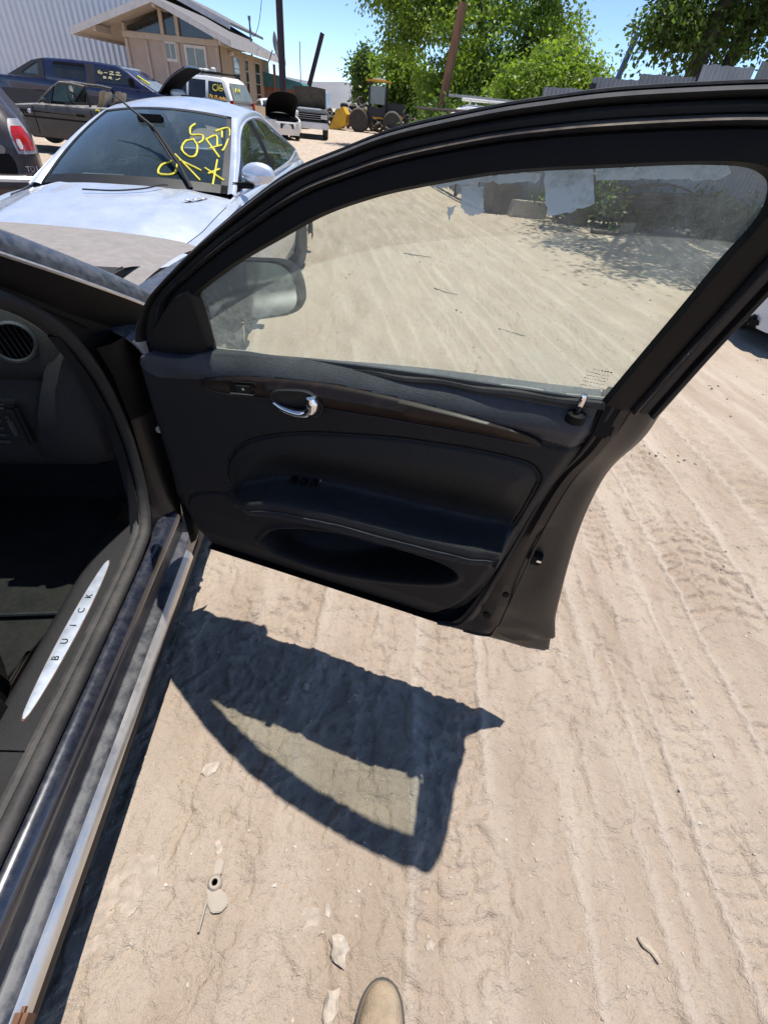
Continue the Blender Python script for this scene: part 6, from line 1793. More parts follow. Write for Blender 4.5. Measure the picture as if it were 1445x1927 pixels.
M['cardboard'] = pm('cardboard', (0.48, 0.38, 0.26), 0.9, 0.0, 0.15, 5)
M['bark_wood'] = pm('bark_wood', (0.10, 0.08, 0.065), 0.95, 0.0, 0.35, 6, bump=0.8, bscale=25, stretch=(3, 3, 0.7))

def corrugated(w, h, pitch, amp, zb=0.0, ragged=0.0, seed=0, per=8):
    rg = np.random.default_rng(seed)
    n = max(8, int(w / pitch * per))
    xs = np.linspace(0, w, n)
    jit = ragged * (rg.random(n // 8 + 2) - 0.5)
    jb = np.interp(np.arange(n), np.arange(len(jit)) * 8, jit)
    G = np.array([[(x, amp * math.sin(2 * math.pi * x / pitch), zb + jb[i]), (x, amp * math.sin(2 * math.pi * x / pitch), (zb + h) / 2), (x, amp * math.sin(2 * math.pi * x / pitch), h + 0.4 * jb[-1 - i])] for i, x in enumerate(xs)])
    return G

# white corrugated shed, built sheet by sheet
ax, ay, bx_, by_ = -44.0, 34.0, -18.4, 43.0
wl = math.hypot(bx_ - ax, by_ - ay)
SH = thing('white_shed', 'tall white corrugated metal shed at the upper left', 'building', (ax, ay, 0), math.atan2(by_ - ay, bx_ - ax))
ns = 27
for k in range(ns):
    G = corrugated(wl / ns + 0.02, 11.0, 0.34, 0.045)
    MB().grid(G).build('wall_sheet', M['sheet_white'], SH, smooth=True, fixn=False, loc=(k * wl / ns, 0.004 * (k % 2), 0))
MB().box((wl / 2, 12, 5.4), (wl - 0.1, 23.8, 10.8)).build('core', M['sheet_white'], SH)
MB().box((wl, 0.0, 5.5), (0.16, 0.16, 11.0)).build('corner_trim', M['sheet_white'], SH)
MB().prism([(-0.3, 10.95), (wl + 0.3, 10.95), (wl + 0.3, 11.2), (-0.3, 11.2)], -0.5, 24.4, 'y').build('roof', M['grey_metal'], SH)

# beige house with low gable roof
HO = thing('house', 'weathered beige wooden house with a low gable roof and dark clerestory panes', 'building', (0, 0, 0))
HO.scale = (1, 1, 1.1)
x0, x1, yf, yb = -15.7, -10.9, 33.0, 43.0
pk = (-13.3, 4.15)
def roof_z(x, p=pk): return p[1] - 0.30 * abs(x - p[0]) * (1.0 if x < p[0] else 1.06)
MB().box(((x0 + x1) / 2, (yf + yb) / 2 + 0.1, 1.5), (x1 - x0 - 0.1, yb - yf, 3.0)).build('wall_core', M['house_panel'], HO)
MB().prism([(x0, 0), (x1, 0), (x1, 2.95), (x0, 2.95)], yf + 0.02, yf + 0.12).build('front_wall', M['house_panel'], HO)
MB().box(((x0 + x1) / 2, yf - 0.03, 3.03), (x1 - x0 + 0.1, 0.2, 0.22)).build('beam', M['house_trim'], HO, bevel=0.02)
def gable_pane(xa, xb):
    return [(xa, 3.16), (xb, 3.16), (xb, roof_z(xb) - 0.18), (xa, roof_z(xa) - 0.18)] if not (xa < pk[0] < xb) else [(xa, 3.16), (xb, 3.16), (xb, roof_z(xb) - 0.18), (pk[0], pk[1] - 0.18), (xa, roof_z(xa) - 0.18)]
for xa, xb in ((-15.5, -13.75), (-13.55, -13.0), (-12.75, -10.95)):
    MB().prism(gable_pane(xa, xb), yf + 0.05, yf + 0.09).build('clerestory_pane', M['dark_glass'], HO)
for xc in (-15.62, -13.65, -12.87, -10.98):
    MB().box((xc, yf - 0.02, (3.1 + roof_z(xc)) / 2 - 0.05), (0.17, 0.16, roof_z(xc) - 3.1)).build('gable_post', M['house_trim'], HO, bevel=0.01)
for xc in (-15.62, -14.6, -13.7, -13.0, -10.98):
    MB().box((xc, yf - 0.01, 1.45), (0.15, 0.12, 2.9)).build('wall_post', M['house_trim'], HO, bevel=0.01)
for xa, xb, za, zb in ((-12.55, -11.65, 2.0, 2.78), (-13.6, -13.15, 2.35, 2.85)):
    wf = MB().box(((xa + xb) / 2, yf - 0.01, (za + zb) / 2), (xb - xa + 0.22, 0.1, zb - za + 0.22)).build('window', M['fascia'], HO, bevel=0.01)
    MB().box(((xa + xb) / 2, yf - 0.05, (za + zb) / 2), (xb - xa, 0.04, zb - za)).build('window_pane', M['pale_glass'], wf)
    MB().box(((xa + xb) / 2, yf - 0.075, (za + zb) / 2), (0.05, 0.03, zb - za)).build('glazing_bar', M['fascia'], wf)
# roof planes with fascia; overhang left
for (xa, xb) in ((pk[0], -17.5), (pk[0], -9.75)):
    s_ = 1 if xb > xa else -1
    za, zb = pk[1], roof_z(xb)
    P = [(xa, za), (xb, zb), (xb, zb + 0.10), (xa, za + 0.10)]
    ro = MB().prism(P, yf - 1.6, yb).build('roof', M['shingle'], HO)
    MB().prism([(xa, za + 0.10), (xb, zb + 0.10), (xb, zb - 0.14), (xa, za - 0.14)], yf - 1.66, yf - 1.61).build('fascia_board', M['fascia'], ro)
    MB().prism([(xa, za - 0.005), (xb, zb - 0.005), (xb, zb - 0.03), (xa, za - 0.03)], yf - 1.6, yb).build('soffit', M['house_trim'], ro)
    MB().box((xb + s_ * 0.03, (yf + yb) / 2 - 0.8, zb - 0.02), (0.05, yb - yf + 1.7, 0.24)).build('fascia_board', M['fascia'], ro)
for xc in (-16.4, -13.3, -10.3):
    MB().prism([(xc - 0.08, roof_z(xc) - 0.04), (xc + 0.08, roof_z(xc) - 0.04), (xc + 0.08, roof_z(xc) - 0.28), (xc - 0.08, roof_z(xc) - 0.28)], yf - 1.5, yf).build('rafter', M['house_trim'], HO)
# second, higher roof behind
pk2 = (-15.2, 5.05)
for xb in (-19.2, -11.9):
    zb = pk2[1] - 0.30 * abs(xb - pk2[0])
    r2 = MB().prism([(pk2[0], pk2[1]), (xb, zb), (xb, zb + 0.12), (pk2[0], pk2[1] + 0.12)], yf + 5.6, yb + 3).build('upper_roof', M['shingle'], HO)
    MB().prism([(pk2[0], pk2[1] + 0.12), (xb, zb + 0.12), (xb, zb - 0.16), (pk2[0], pk2[1] - 0.16)], yf + 5.5, yf + 5.58).build('fascia_board', M['fascia'], r2)
MB().prism([(-17.5, 3.4), (-12.6, 3.4), (-12.6, 4.05), (pk2[0], 4.9), (-17.5, 4.2)], yf + 6.4, yb + 2.8).build('upper_wall', M['dark_plastic'], HO)
# side wall of upright boards with window strips
rg = np.random.default_rng(5)
npl = 26
for k in range(npl):
    yy = yf + 0.2 + (yb - yf - 0.2) * (k + 0.5) / npl
    wdt = (yb - yf - 0.2) / npl - 0.02
    MB().box((x1 + 0.02 + 0.012 * rg.random(), yy, 1.5), (0.04, wdt, 3.0 - 0.05 * rg.random())).build('plank', M['house_board'], HO)
for yy, ww in ((yf + 2.6, 0.9), (yf + 4.6, 0.5), (yf + 6.9, 0.9)):
    wf = MB().box((x1 + 0.05, yy, 1.9), (0.06, ww + 0.2, 1.8)).build('side_window', M['house_trim'], HO, bevel=0.01)
    MB().box((x1 + 0.07, yy, 1.9), (0.05, ww, 1.6)).build('window_pane', M['dark_glass'], wf)
    for q in range(3):
        MB().box((x1 + 0.09, yy, 1.4 + 0.45 * q), (0.05, ww, 0.04)).build('glazing_bar', M['house_trim'], wf)
MB().lathe([(0.02, 0), (0.12, 0.05), (0.13, 0.14), (0.04, 0.2)], 10, (x1 + 0.2, yf + 1.5, 2.72)).build('wall_lamp', M['fascia'], HO, smooth=True)
# satellite dish at the eave
DS = thing('satellite_dish', 'grey satellite dish on the eave of the beige house', 'dish', (-9.85, 38.0, 2.62))
MB().tube([(0, 0, 0.1), (0.35, -0.1, 0.55), (0.55, -0.1, 0.95)], 0.035, 6).build('mast', M['grey_metal'], DS, smooth=True)
dg_ = np.array([[(0.62 + 0.10 * r_ * r_ * 2 - 0.12 * r_ * math.cos(a), -0.1 - 0.42 * r_ * math.sin(a), 1.15 + 0.60 * r_ * math.cos(a)) for a in np.linspace(0, 2 * math.pi, 21)] for r_ in np.linspace(0.02, 1, 6)])
MB().grid(dg_).build('reflector', M['grey_metal'], DS, smooth=True, fixn=False)
MB().tube([(0.6, -0.1, 0.75), (1.05, -0.15, 1.0)], 0.025, 6).box((1.08, -0.15, 1.03), (0.12, 0.1, 0.1)).build('feed_arm', M['fascia'], DS)

def pole(name, label, base, top, r0, r1, mat, n=12):
    m = MB().tube([(0, 0, 0), tuple((Vector(top) - Vector(base)) * 0.5), tuple(Vector(top) - Vector(base))], [r0, (r0 + r1) / 2, r1], n)
    o = m.build(name, mat, None, smooth=True, loc=base)
    return tag(o, label, 'pole')
pole('utility_pole', 'thick dark upright utility pole beside the beige house', (-6.95, 30.0, 0), (-6.95, 30.0, 9.5), 0.17, 0.145, M['pole_dark'])
pole('leaning_pole', 'dark pole leaning to the right beyond the dark pickup', (-9.35, 45.0, 0), (-7.55, 45.0, 5.05), 0.17, 0.15, M['pole_dark'])
pole('rusty_pole', 'rusty brown pole standing in front of the big green tree', (0.45, 26.0, 0), (0.95, 26.0, 4.75), 0.19, 0.16, M['pole_rust'])
pole('thin_mast', 'thin mast on the skyline left of the leaning pole', (-14.2, 70.0, 0), (-14.2, 70.0, 6.2), 0.07, 0.05, M['grey_metal'], 6)
pole('blue_post', 'slim blue post leaning over the corrugated fence', (4.0, 15.6, 0.0), (4.55, 15.4, 3.25), 0.075, 0.065, M['blue_post'])
sm = MB().tube([(0, 0, 0), (0, 0, 5.1)], 0.05, 6).box((0, 0, 5.05), (0.14, 0.14, 0.2))
tag(sm.build('service_mast', M['grey_metal'], None, loc=(-11.4, 41.0, 0)), 'grey service mast rising behind the eave of the house', 'mast')
wr = MB().tube(crv([(-11.4, 41.0, 5.0), (-11.2, 40.6, 4.35), (-10.9, 40.2, 4.25), (-10.2, 39, 5.0), (-9.4, 37, 6.5), (-8.6, 34, 9.0)], 30), 0.018, 5)
tag(wr.build('service_wire', M['dark_plastic'], None, smooth=True), 'sagging service wire running up from the house mast', 'wire')

# corrugated fence on the right, sheet by sheet, on posts
FN = thing('sheet_fence', 'tall patchwork fence of grey corrugated sheets at the right', 'fence', (0, 0, 0))
fpts = [(-0.3, 19.0), (0.5, 15.8), (1.35, 12.35), (3.6, 12.0), (6.2, 11.6), (12.0, 11.2), (20.0, 10.6)]
fl_ = arc_resample(fpts, 400)
dist = np.concatenate([[0], np.cumsum(np.linalg.norm(np.diff(fl_, axis=0), axis=1))])
rg = np.random.default_rng(21)
s_ = 0.0
k = 0
while s_ < dist[-1] - 0.9:
    w_ = rg.uniform(0.72, 1.0)
    p = np.array([np.interp(s_, dist, fl_[:, 0]), np.interp(s_, dist, fl_[:, 1])]); q = np.array([np.interp(s_ + w_, dist, fl_[:, 0]), np.interp(s_ + w_, dist, fl_[:, 1])])
    top = np.interp(p[0], [0, 1.3, 1.5, 2.6, 3.5, 4.4, 5.9, 12], [1.05, 1.1, 1.85, 2.1, 2.28, 2.45, 2.72, 3.1]) + rg.uniform(-0.07, 0.07)
    bot = 0.04 + 0.08 * rg.random()
    mt = M['sheet_pale'] if k % 5 == 2 else M['sheet_grey']
    G = corrugated(w_ + 0.03, top, 0.076, 0.011, bot, 0.06, k)
    o = MB().grid(G).build('fence_sheet', mt, FN, smooth=True, fixn=False, loc=(p[0], p[1] + 0.012 * (k % 2), 0.0))
    o.rotation_euler = (rg.uniform(-0.03, 0.02), rg.uniform(-0.03, 0.03), math.atan2(q[1] - p[1], q[0] - p[0]))
    if k % 2 == 0:
        MB().box((p[0], p[1] + 0.09, top * 0.48), (0.09, 0.09, top * 0.96 + rg.uniform(-0.1, 0.25))).build('fence_post', M['pole_dark'], FN)
    s_ += w_
    k += 1
for zz in (0.75, 1.6):
    MB().tube([(x, y + 0.07, zz) for x, y in fl_[::8]], 0.03, 5).build('fence_rail', M['pole_dark'], FN)

# scrap lying at the foot of the fence
M['dark_wood'] = pm('dark_wood', (0.12, 0.10, 0.085), 0.9, 0.0, 0.3, 4)
scr = [('concrete_block', 'pale concrete slab lying at the foot of the fence', 'slab', (2.35, 11.75, 0.0), (0.75, 0.25, 0.3), 0.2, M['pale_stone']),
       ('wood_crate', 'dark wooden crate standing against the fence', 'crate', (1.75, 11.95, 0.0), (0.6, 0.4, 0.55), 0.5, M['dark_wood']),
       ('carton', 'crumpled tan carton lying beside the fence under the tree', 'carton', (4.25, 11.2, 0.0), (0.22, 0.18, 0.16), 0.7, M['cardboard']),
       ('carton_flap', 'flat tan carton piece below the crumpled carton', 'carton', (4.35, 10.75, 0.0), (0.28, 0.2, 0.06), 0.2, M['cardboard']),
       ('plank_piece', 'short grey plank on the dirt before the fence', 'plank', (3.65, 10.6, 0.0), (0.55, 0.12, 0.05), -0.15, M['dark_wood']),
       ('metal_drum', 'dark drum standing against the right part of the fence', 'drum', (3.3, 11.65, 0.0), (0.6, 0.6, 0.8), 0.0, M['dark_wood'])]
for nm, lb, ct, lc, sz, rz_, mt in scr:
    m = MB()
    if nm == 'metal_drum':
        m.lathe([(0.28, 0), (0.29, 0.02), (0.275, 0.05), (0.275, 0.27), (0.29, 0.29), (0.275, 0.31), (0.275, 0.55), (0.29, 0.57), (0.275, 0.6), (0.275, 0.82), (0.29, 0.85), (0.28, 0.86)], 20)
    else:
        m.box((0, 0, sz[2] / 2), sz)
        m.v = [(a + 0.08 * sz[0] * rg.uniform(-1, 1), b + 0.08 * sz[1] * rg.uniform(-1, 1), c + 0.1 * sz[2] * rg.uniform(-1, 1) * (c > 0.01)) for a, b, c in m.v]
    o = m.build(nm, mt, None, bevel=0.012, smooth=True, loc=(lc[0], lc[1], lc[2] + gz(lc[0], lc[1])), rot=(0, 0, rz_))
    tag(o, lb, ct)

# --- far skyline
hl = np.array([[(x, y, (0 if j == 0 else (6.0 + 3.5 * math.exp(-((x + 40) / 26) ** 2) + 1.5 * math.sin(x * 0.05) + 0.8 * math.sin(x * 0.17)))) for j, y in enumerate((235, 250))] for x in np.linspace(-420, 420, 160)])
h2 = MB().grid(hl)
h2.grid(np.array([[hl[i, 1], (hl[i, 1][0], 330, 0)] for i in range(160)]))
ho_ = h2.build('hill', M['hill'], None, smooth=True, fixn=False)
ho_['kind'] = 'structure'
WTK = thing('water_tank', 'pale blue tank top on the skyline behind the raised bonnets', 'tank', (-9.2, 52, 0))
MB().lathe([(1.0, 0), (1.0, 2.0), (0.95, 2.15), (0, 2.25)], 20).build('shell', M['pale_blue_paint'], WTK, smooth=True)
SHK = thing('red_shack', 'low brick red shack with teal tarp left of the utility pole', 'shack', (-9.6, 42.5, 0))
MB().box((0, 0, 1.0), (3.2, 2.0, 2.0)).build('wall', M['shack_red'], SHK, bevel=0.02)
MB().prism([(-1.7, 2.0), (1.7, 1.95), (1.2, 2.35), (-1.6, 2.75)], -1.2, 1.2).build('tarp', M['teal'], SHK)
MB().box((-0.5, -1.15, 1.55), (0.14, 0.14, 3.1)).build('post', M['shack_red'], SHK)
# ------------------------------------------------------------------ loader, tyre heap
LD = thing('wheel_loader', 'yellow wheel loader with raised cab and bucket on the ground before the tyre heap', 'loader', (-4.2, 46.5, 0.0), math.pi)
# local x forward = toward the left of the picture
bk = MB().prism([(2.95, 0.02), (2.2, 0.05), (1.75, 0.35), (1.65, 0.95), (1.9, 1.35), (2.05, 1.30), (1.95, 0.95), (2.05, 0.5), (2.4, 0.2), (3.0, 0.08)], -1.15, 1.15)
bko = bk.build('bucket', M['loader_yellow'], LD)
for sg in (-1, 1):
    MB().prism([(2.98, 0.03), (2.2, 0.03), (1.72, 0.36), (1.64, 0.96), (1.95, 1.38), (2.35, 1.15)], sg * 1.14, sg * 1.18).build('bucket_cheek', M['loader_yellow'], bko)
    MB().prism([(1.75, 0.45), (1.75, 0.75), (0.6, 1.35), (0.2, 1.35), (0.2, 1.10), (0.6, 1.05)], sg * 0.45, sg * 0.60).build('lift_arm', M['loader_yellow'], LD)
    for x_ in (0.75, -1.75):
        prof = [(0.35, -0.24), (0.62, -0.24), (0.70, -0.17), (0.72, 0.0), (0.70, 0.17), (0.62, 0.24), (0.35, 0.24)]
        w_ = MB().lathe(prof, 24, (0, 0, 0), 'y').build('wheel', M['tire'], LD, smooth=True, loc=(x_, sg * 0.95, 0.70))
        MB().lathe([(0.36, sg * 0.15), (0.34, sg * 0.20), (0.1, sg * 0.18), (0.0, sg * 0.2)], 16, (0, 0, 0), 'y').build('rim', M['loader_yellow'], w_, smooth=True)
MB().box((0.4, 0, 0.95), (1.3, 1.0, 0.6)).build('front_frame', M['cladding'], LD, bevel=0.05)
MB().box((-1.3, 0, 1.05), (2.2, 1.2, 0.35)).build('rear_frame', M['loader_yellow'], LD, bevel=0.05)
MB().box((-1.9, 0, 1.5), (1.3, 1.1, 0.7)).build('engine_bay', M['cladding'], LD, bevel=0.06)
for k in range(5):
    MB().box((-1.2 - 0.22 * k, -0.5 + 0.22 * k, 1.45 + 0.12 * (k % 3)), (0.28, 0.3, 0.4)).build('engine_block', M['jamb_paint'], LD, bevel=0.04)
cbn = MB()
for sx in (0.05, -1.15):
    for sy in (-0.62, 0.62):
        cbn.box((sx, sy, 1.95), (0.11, 0.11, 1.95))
cbn.box((-0.55, 0, 1.25), (1.25, 1.3, 0.55))
cbo = cbn.build('cab', M['cladding'], LD)
MB().box((-0.55, 0, 2.98), (1.75, 1.65, 0.10)).build('cab_roof', M['loader_yellow'], LD, bevel=0.03)
MB().box((-0.55, 0, 3.07), (0.9, 0.8, 0.12)).build('roof_box', M['fascia'], LD, bevel=0.03)
MB().box((0.06, 0, 2.2), (0.02, 1.12, 1.0)).build('front_pane', M['pale_glass'], LD)
MB().box((-0.55, 0.62, 2.2), (1.08, 0.02, 1.0)).build('side_pane', M['pale_glass'], LD)
MB().box((-0.7, 0, 1.9), (0.35, 0.5, 0.9)).build('seat', M['dark_plastic'], LD, bevel=0.08, smooth=True)

tprof = [(0.19, -0.09), (0.30, -0.10), (0.325, -0.06), (0.33, 0.0), (0.325, 0.06), (0.30, 0.10), (0.19, 0.09), (0.21, 0.0)]
n_ = 18
tv = [(r * math.cos(2 * math.pi * k / n_), r * math.sin(2 * math.pi * k / n_), h) for r, h in tprof for k in range(n_)]
tf = [(i * n_ + k, i * n_ + (k + 1) % n_, ((i + 1) % 8) * n_ + (k + 1) % n_, ((i + 1) % 8) * n_ + k) for i in range(8) for k in range(n_)]
t0 = mk('loose_tire', tv, tf, M['tire'], None, True, loc=(-7.6, 44.6, 0.33), rot=(1.45, 0.0, 0.2))
rg = np.random.default_rng(9)
def heap_tire(o, x, y, z):
    o.location = (x, y, z)
    o.rotation_euler = (rg.uniform(0, 1.6), rg.uniform(-0.6, 0.6), rg.uniform(0, 6.28))
    tag(o, 'one of the loose tyres piled behind the yellow loader', 'tire', 'tyres in the heap')
spots = []
for k in range(120):
    x = rg.uniform(-8.6, -0.6)
    hmax = 0.5 + 1.35 * math.exp(-((x + 5.6) / 1.8) ** 2) + 0.9 * math.exp(-((x + 1.6) / 1.3) ** 2)
    y = rg.uniform(48.6, 51.5)
    spots.append((x, y, 0.25 + rg.random() * hmax * (0.5 + 0.5 * (y - 48.6) / 2.9)))
spots += [(-7.9, 45.2, 0.33), (-7.45, 45.0, 0.3), (-7.7, 45.5, 0.85), (-8.2, 46.0, 0.4), (-8.0, 46.2, 1.0), (-7.5, 45.9, 0.75), (-2.6, 45.2, 0.35), (-2.0, 45.6, 0.6), (-1.6, 45.0, 0.3)]
for k, sp_ in enumerate(spots):
    o = t0 if k == 0 else share('loose_tire', t0.data)
    heap_tire(o, *sp_)

# ------------------------------------------------------------------ trees
def leaf_mat(name, cols):
    m, nt, out = newmat(name)
    ge = nd(nt, 'ShaderNodeNewGeometry')
    c = ramp(nt, ge.outputs['Random Per Island'], [(i / (len(cols) - 1), k) for i, k in enumerate(cols)]).outputs[0]
    d = nd(nt, 'ShaderNodeBsdfPrincipled')
    d.inputs['Roughness'].default_value = 0.5
    nt.links.new(c, d.inputs['Base Color'])
    t = nd(nt, 'ShaderNodeBsdfTranslucent')
    g = nd(nt, 'ShaderNodeMix', data_type='RGBA', blend_type='MULTIPLY')
    g.inputs[0].default_value = 1
    nt.links.new(c, g.inputs[6])
    g.inputs[7].default_value = (1.5, 1.6, 0.7, 1)
    nt.links.new(g.outputs[2], t.inputs[0])
    mx = nd(nt, 'ShaderNodeMixShader')
    mx.inputs[0].default_value = 0.5
    nt.links.new(d.outputs[0], mx.inputs[1])
    nt.links.new(t.outputs[0], mx.inputs[2])
    nt.links.new(mx.outputs[0], out.inputs[0])
    return m
M['leaf_light'] = leaf_mat('leaf_light', [(0.11, 0.18, 0.028), (0.17, 0.25, 0.035), (0.24, 0.31, 0.055), (0.13, 0.21, 0.03)])
M['leaf_dark'] = leaf_mat('leaf_dark', [(0.045, 0.085, 0.025), (0.075, 0.125, 0.03), (0.12, 0.175, 0.04), (0.06, 0.10, 0.028)])

def make_tree(name, label, base, trunks, blobs, n_clusters, per, leaf, spread, mat, seed, droop=0.3, limb_every=6):
    """trunks: list of polylines with radii; blobs: list of (centre, radii, weight)"""
    rg = np.random.default_rng(seed)
    t = thing(name, label, 'tree', base)
    tm = MB()
    tips = []
    for P, R in trunks:
        c = crv(P, 14)
        tm.tube(c, list(np.interp(np.linspace(0, 1, 14), np.linspace(0, 1, len(R)), R)), 9)
        tips += [Vector(p) for p in c[5:]]
    wts = np.array([b[2] for b in blobs], float)
    wts /= wts.sum()
    cl = []
    for k in range(n_clusters):
        c, r, _ = blobs[rg.choice(len(blobs), p=wts)]
        v = rg.standard_normal(3)
        v /= np.linalg.norm(v)
        rad = rg.random() ** 0.42
        cl.append(np.array(c) + v * np.array(r) * rad)
    cl = np.array(cl)
    for k in range(0, n_clusters, limb_every):
        p = Vector(cl[k])
        s = min(tips, key=lambda q: (q - p).length + 0.8 * max(0, q.z - p.z))
        mid = (s + p) / 2 + Vector((rg.uniform(-0.2, 0.2), rg.uniform(-0.2, 0.2), 0.10 * (p - s).length))
        L_ = (p - s).length
        tm.tube(crv([tuple(s), tuple(mid), tuple(p)], 7), list(np.linspace(0.018 + 0.014 * L_, 0.008, 7)), 5, cap=False)
    tm.build('trunk', M['bark_wood'], t, smooth=True)
    N = n_clusters * per
    cc = np.repeat(cl, per, 0)
    sp_ = np.repeat(rg.uniform(0.6, 1.35, n_clusters), per)[:, None] * spread
    pos = cc + rg.standard_normal((N, 3)) * sp_ * np.array((1, 1, 0.75))
    # leaf axis: outward from the cluster and drooping
    ax_ = rg.standard_normal((N, 3)) * 0.8 + (pos - cc) / (spread + 1e-6) * 0.4
    ax_[:, 2] -= droop
    ax_ /= np.linalg.norm(ax_, axis=1)[:, None]
    sd = np.cross(ax_, rg.standard_normal((N, 3)))
    sd /= np.linalg.norm(sd, axis=1)[:, None] + 1e-9
    ln = leaf * rg.uniform(0.6, 1.3, N)[:, None]
    wd_ = ln * rg.uniform(0.22, 0.36, N)[:, None]
    V = np.stack([pos, pos + ax_ * ln * 0.45 + sd * wd_, pos + ax_ * ln, pos + ax_ * ln * 0.45 - sd * wd_], 1).reshape(-1, 3)
    me = bpy.data.meshes.new('crown')
    me.vertices.add(len(V))
    me.vertices.foreach_set('co', V.astype(np.float32).ravel())
    me.loops.add(4 * N)
    me.loops.foreach_set('vertex_index', np.arange(4 * N, dtype=np.int32))
    me.polygons.add(N)
    me.polygons.foreach_set('loop_start', np.arange(0, 4 * N, 4, dtype=np.int32))
    me.update(calc_edges=True)
    me.materials.append(mat)
    o = bpy.data.objects.new('crown', me)
    link(o, t)
    return t

make_tree('elm_tree', 'big bright green tree in the middle behind the rusty pole', (2.6, 30.0, 0), [([(0, 0, 0), (0.1, 0, 1.5), (-0.3, 0, 3.0), (-0.8, 0, 5.5)], [0.35, 0.28, 0.2, 0.08]), ([(0.1, 0, 0.6), (0.8, 0.2, 2.4), (1.6, 0.2, 5.0)], [0.24, 0.18, 0.07])],
          [((-0.3, 0, 5.4), (3.4, 3.2, 3.0), 3.0), ((-2.9, 0.3, 5.6), (1.9, 2.0, 1.6), 1.2), ((2.4, 0, 3.6), (2.6, 2.6, 1.9), 2.0), ((-1.6, -0.8, 2.6), (1.8, 2.2, 1.5), 1.4), ((0.6, -1.2, 2.4), (2.6, 1.8, 1.4), 1.5), ((1.4, 0, 7.6), (2.4, 2.2, 1.6), 1.0), ((-5.3, 0, 6.0), (1.5, 1.4, 1.1), 0.7), ((-3.9, 0, 4.6), (1.3, 1.3, 1.2), 0.7)],
          520, 120, 0.17, 0.31, M['leaf_light'], 31, droop=0.9)
make_tree('willow_tree', 'feathery light green tree above the left end of the corrugated fence', (5.3, 24.0, 0), [([(0, 0, 0), (-0.2, 0, 1.6), (-0.5, 0, 3.4)], [0.22, 0.16, 0.06]), ([(0, 0, 0.5), (0.5, 0, 1.9), (0.8, 0, 3.2)], [0.18, 0.12, 0.04])],
          [((-0.8, 0, 2.9), (1.3, 1.3, 0.9), 1.4), ((0.6, 0, 2.6), (1.0, 1.1, 0.7), 1.0), ((-1.9, 0, 2.4), (1.1, 1.2, 0.8), 0.9)],
          150, 95, 0.15, 0.23, M['leaf_light'], 32, droop=0.9)
make_tree('shade_tree', 'dark twin-stemmed tree overhanging the fence at the upper right', (5.6, 13.6, 0), [([(0, 0, 0), (0.0, 0.1, 1.5), (-0.15, 0.2, 2.8), (0.1, 0.0, 4.6)], [0.22, 0.19, 0.16, 0.08]), ([(0.4, 0.3, 0), (0.55, 0.4, 1.6), (0.6, 0.4, 3.0), (1.2, 0.2, 4.8)], [0.18, 0.15, 0.13, 0.06])],
          [((0.6, 0.2, 4.7), (1.9, 2.2, 1.3), 2.2), ((-0.9, 0.0, 3.2), (0.7, 0.9, 0.55), 0.6), ((2.4, -0.2, 4.0), (1.7, 1.8, 0.9), 1.0), ((-1.0, -3.4, 5.4), (2.2, 2.2, 1.0), 1.6), ((1.4, -3.6, 5.2), (2.4, 2.4, 1.2), 1.8), ((0.0, -5.0, 5.7), (2.6, 1.6, 0.9), 1.6), ((2.6, -4.9, 5.5), (2.4, 2.0, 1.0), 1.6), ((0.3, 0.6, 3.1), (1.0, 0.8, 0.6), 0.5)],
          620, 85, 0.12, 0.22, M['leaf_dark'], 33, droop=0.5)
make_tree('back_tree', 'small dark tree on the skyline left of the yellow loader cab', (-5.9, 58.0, 0), [([(0, 0, 0), (0, 0, 3), (0.2, 0, 5.2)], [0.2, 0.15, 0.05])],
          [((0, 0, 3.7), (1.1, 1.1, 1.9), 1.0)], 90, 60, 0.30, 0.36, M['leaf_dark'], 34, droop=0.3)
make_tree('bush_tree', 'bright green bushy tree right of the loader cab', (-2.2, 52.0, 0), [([(0, 0, 0), (0, 0, 2), (0.2, 0, 4.0)], [0.2, 0.15, 0.05])],
          [((0, 0, 3.0), (2.6, 1.6, 2.4), 1.0), ((2.8, -0.5, 2.2), (1.8, 1.6, 1.6), 0.6)], 170, 60, 0.32, 0.42, M['leaf_light'], 35, droop=0.4)
make_tree('low_bush', 'low dark bush behind the white van', (2.2, 25.6, 0), [([(0, 0, 0), (0, 0, 0.8), (0.1, 0, 1.6)], [0.1, 0.08, 0.03])],
          [((0, 0, 1.2), (2.4, 0.9, 0.9), 1.0), ((3.0, 0.5, 1.4), (1.8, 0.9, 1.0), 0.6)], 130, 60, 0.20, 0.30, M['leaf_dark'], 36, droop=0.4)
make_tree('weed_bush', 'shaded weedy bush growing along the foot of the fence', (3.9, 11.6, 0), [([(0, 0, 0), (0, 0, 0.3), (0.1, 0, 0.7)], [0.03, 0.02, 0.01])],
          [((0, 0, 0.35), (1.6, 0.3, 0.35), 1.0), ((2.2, -0.4, 0.4), (1.2, 0.4, 0.4), 0.8)], 70, 60, 0.11, 0.16, M['leaf_dark'], 37, droop=0.0)

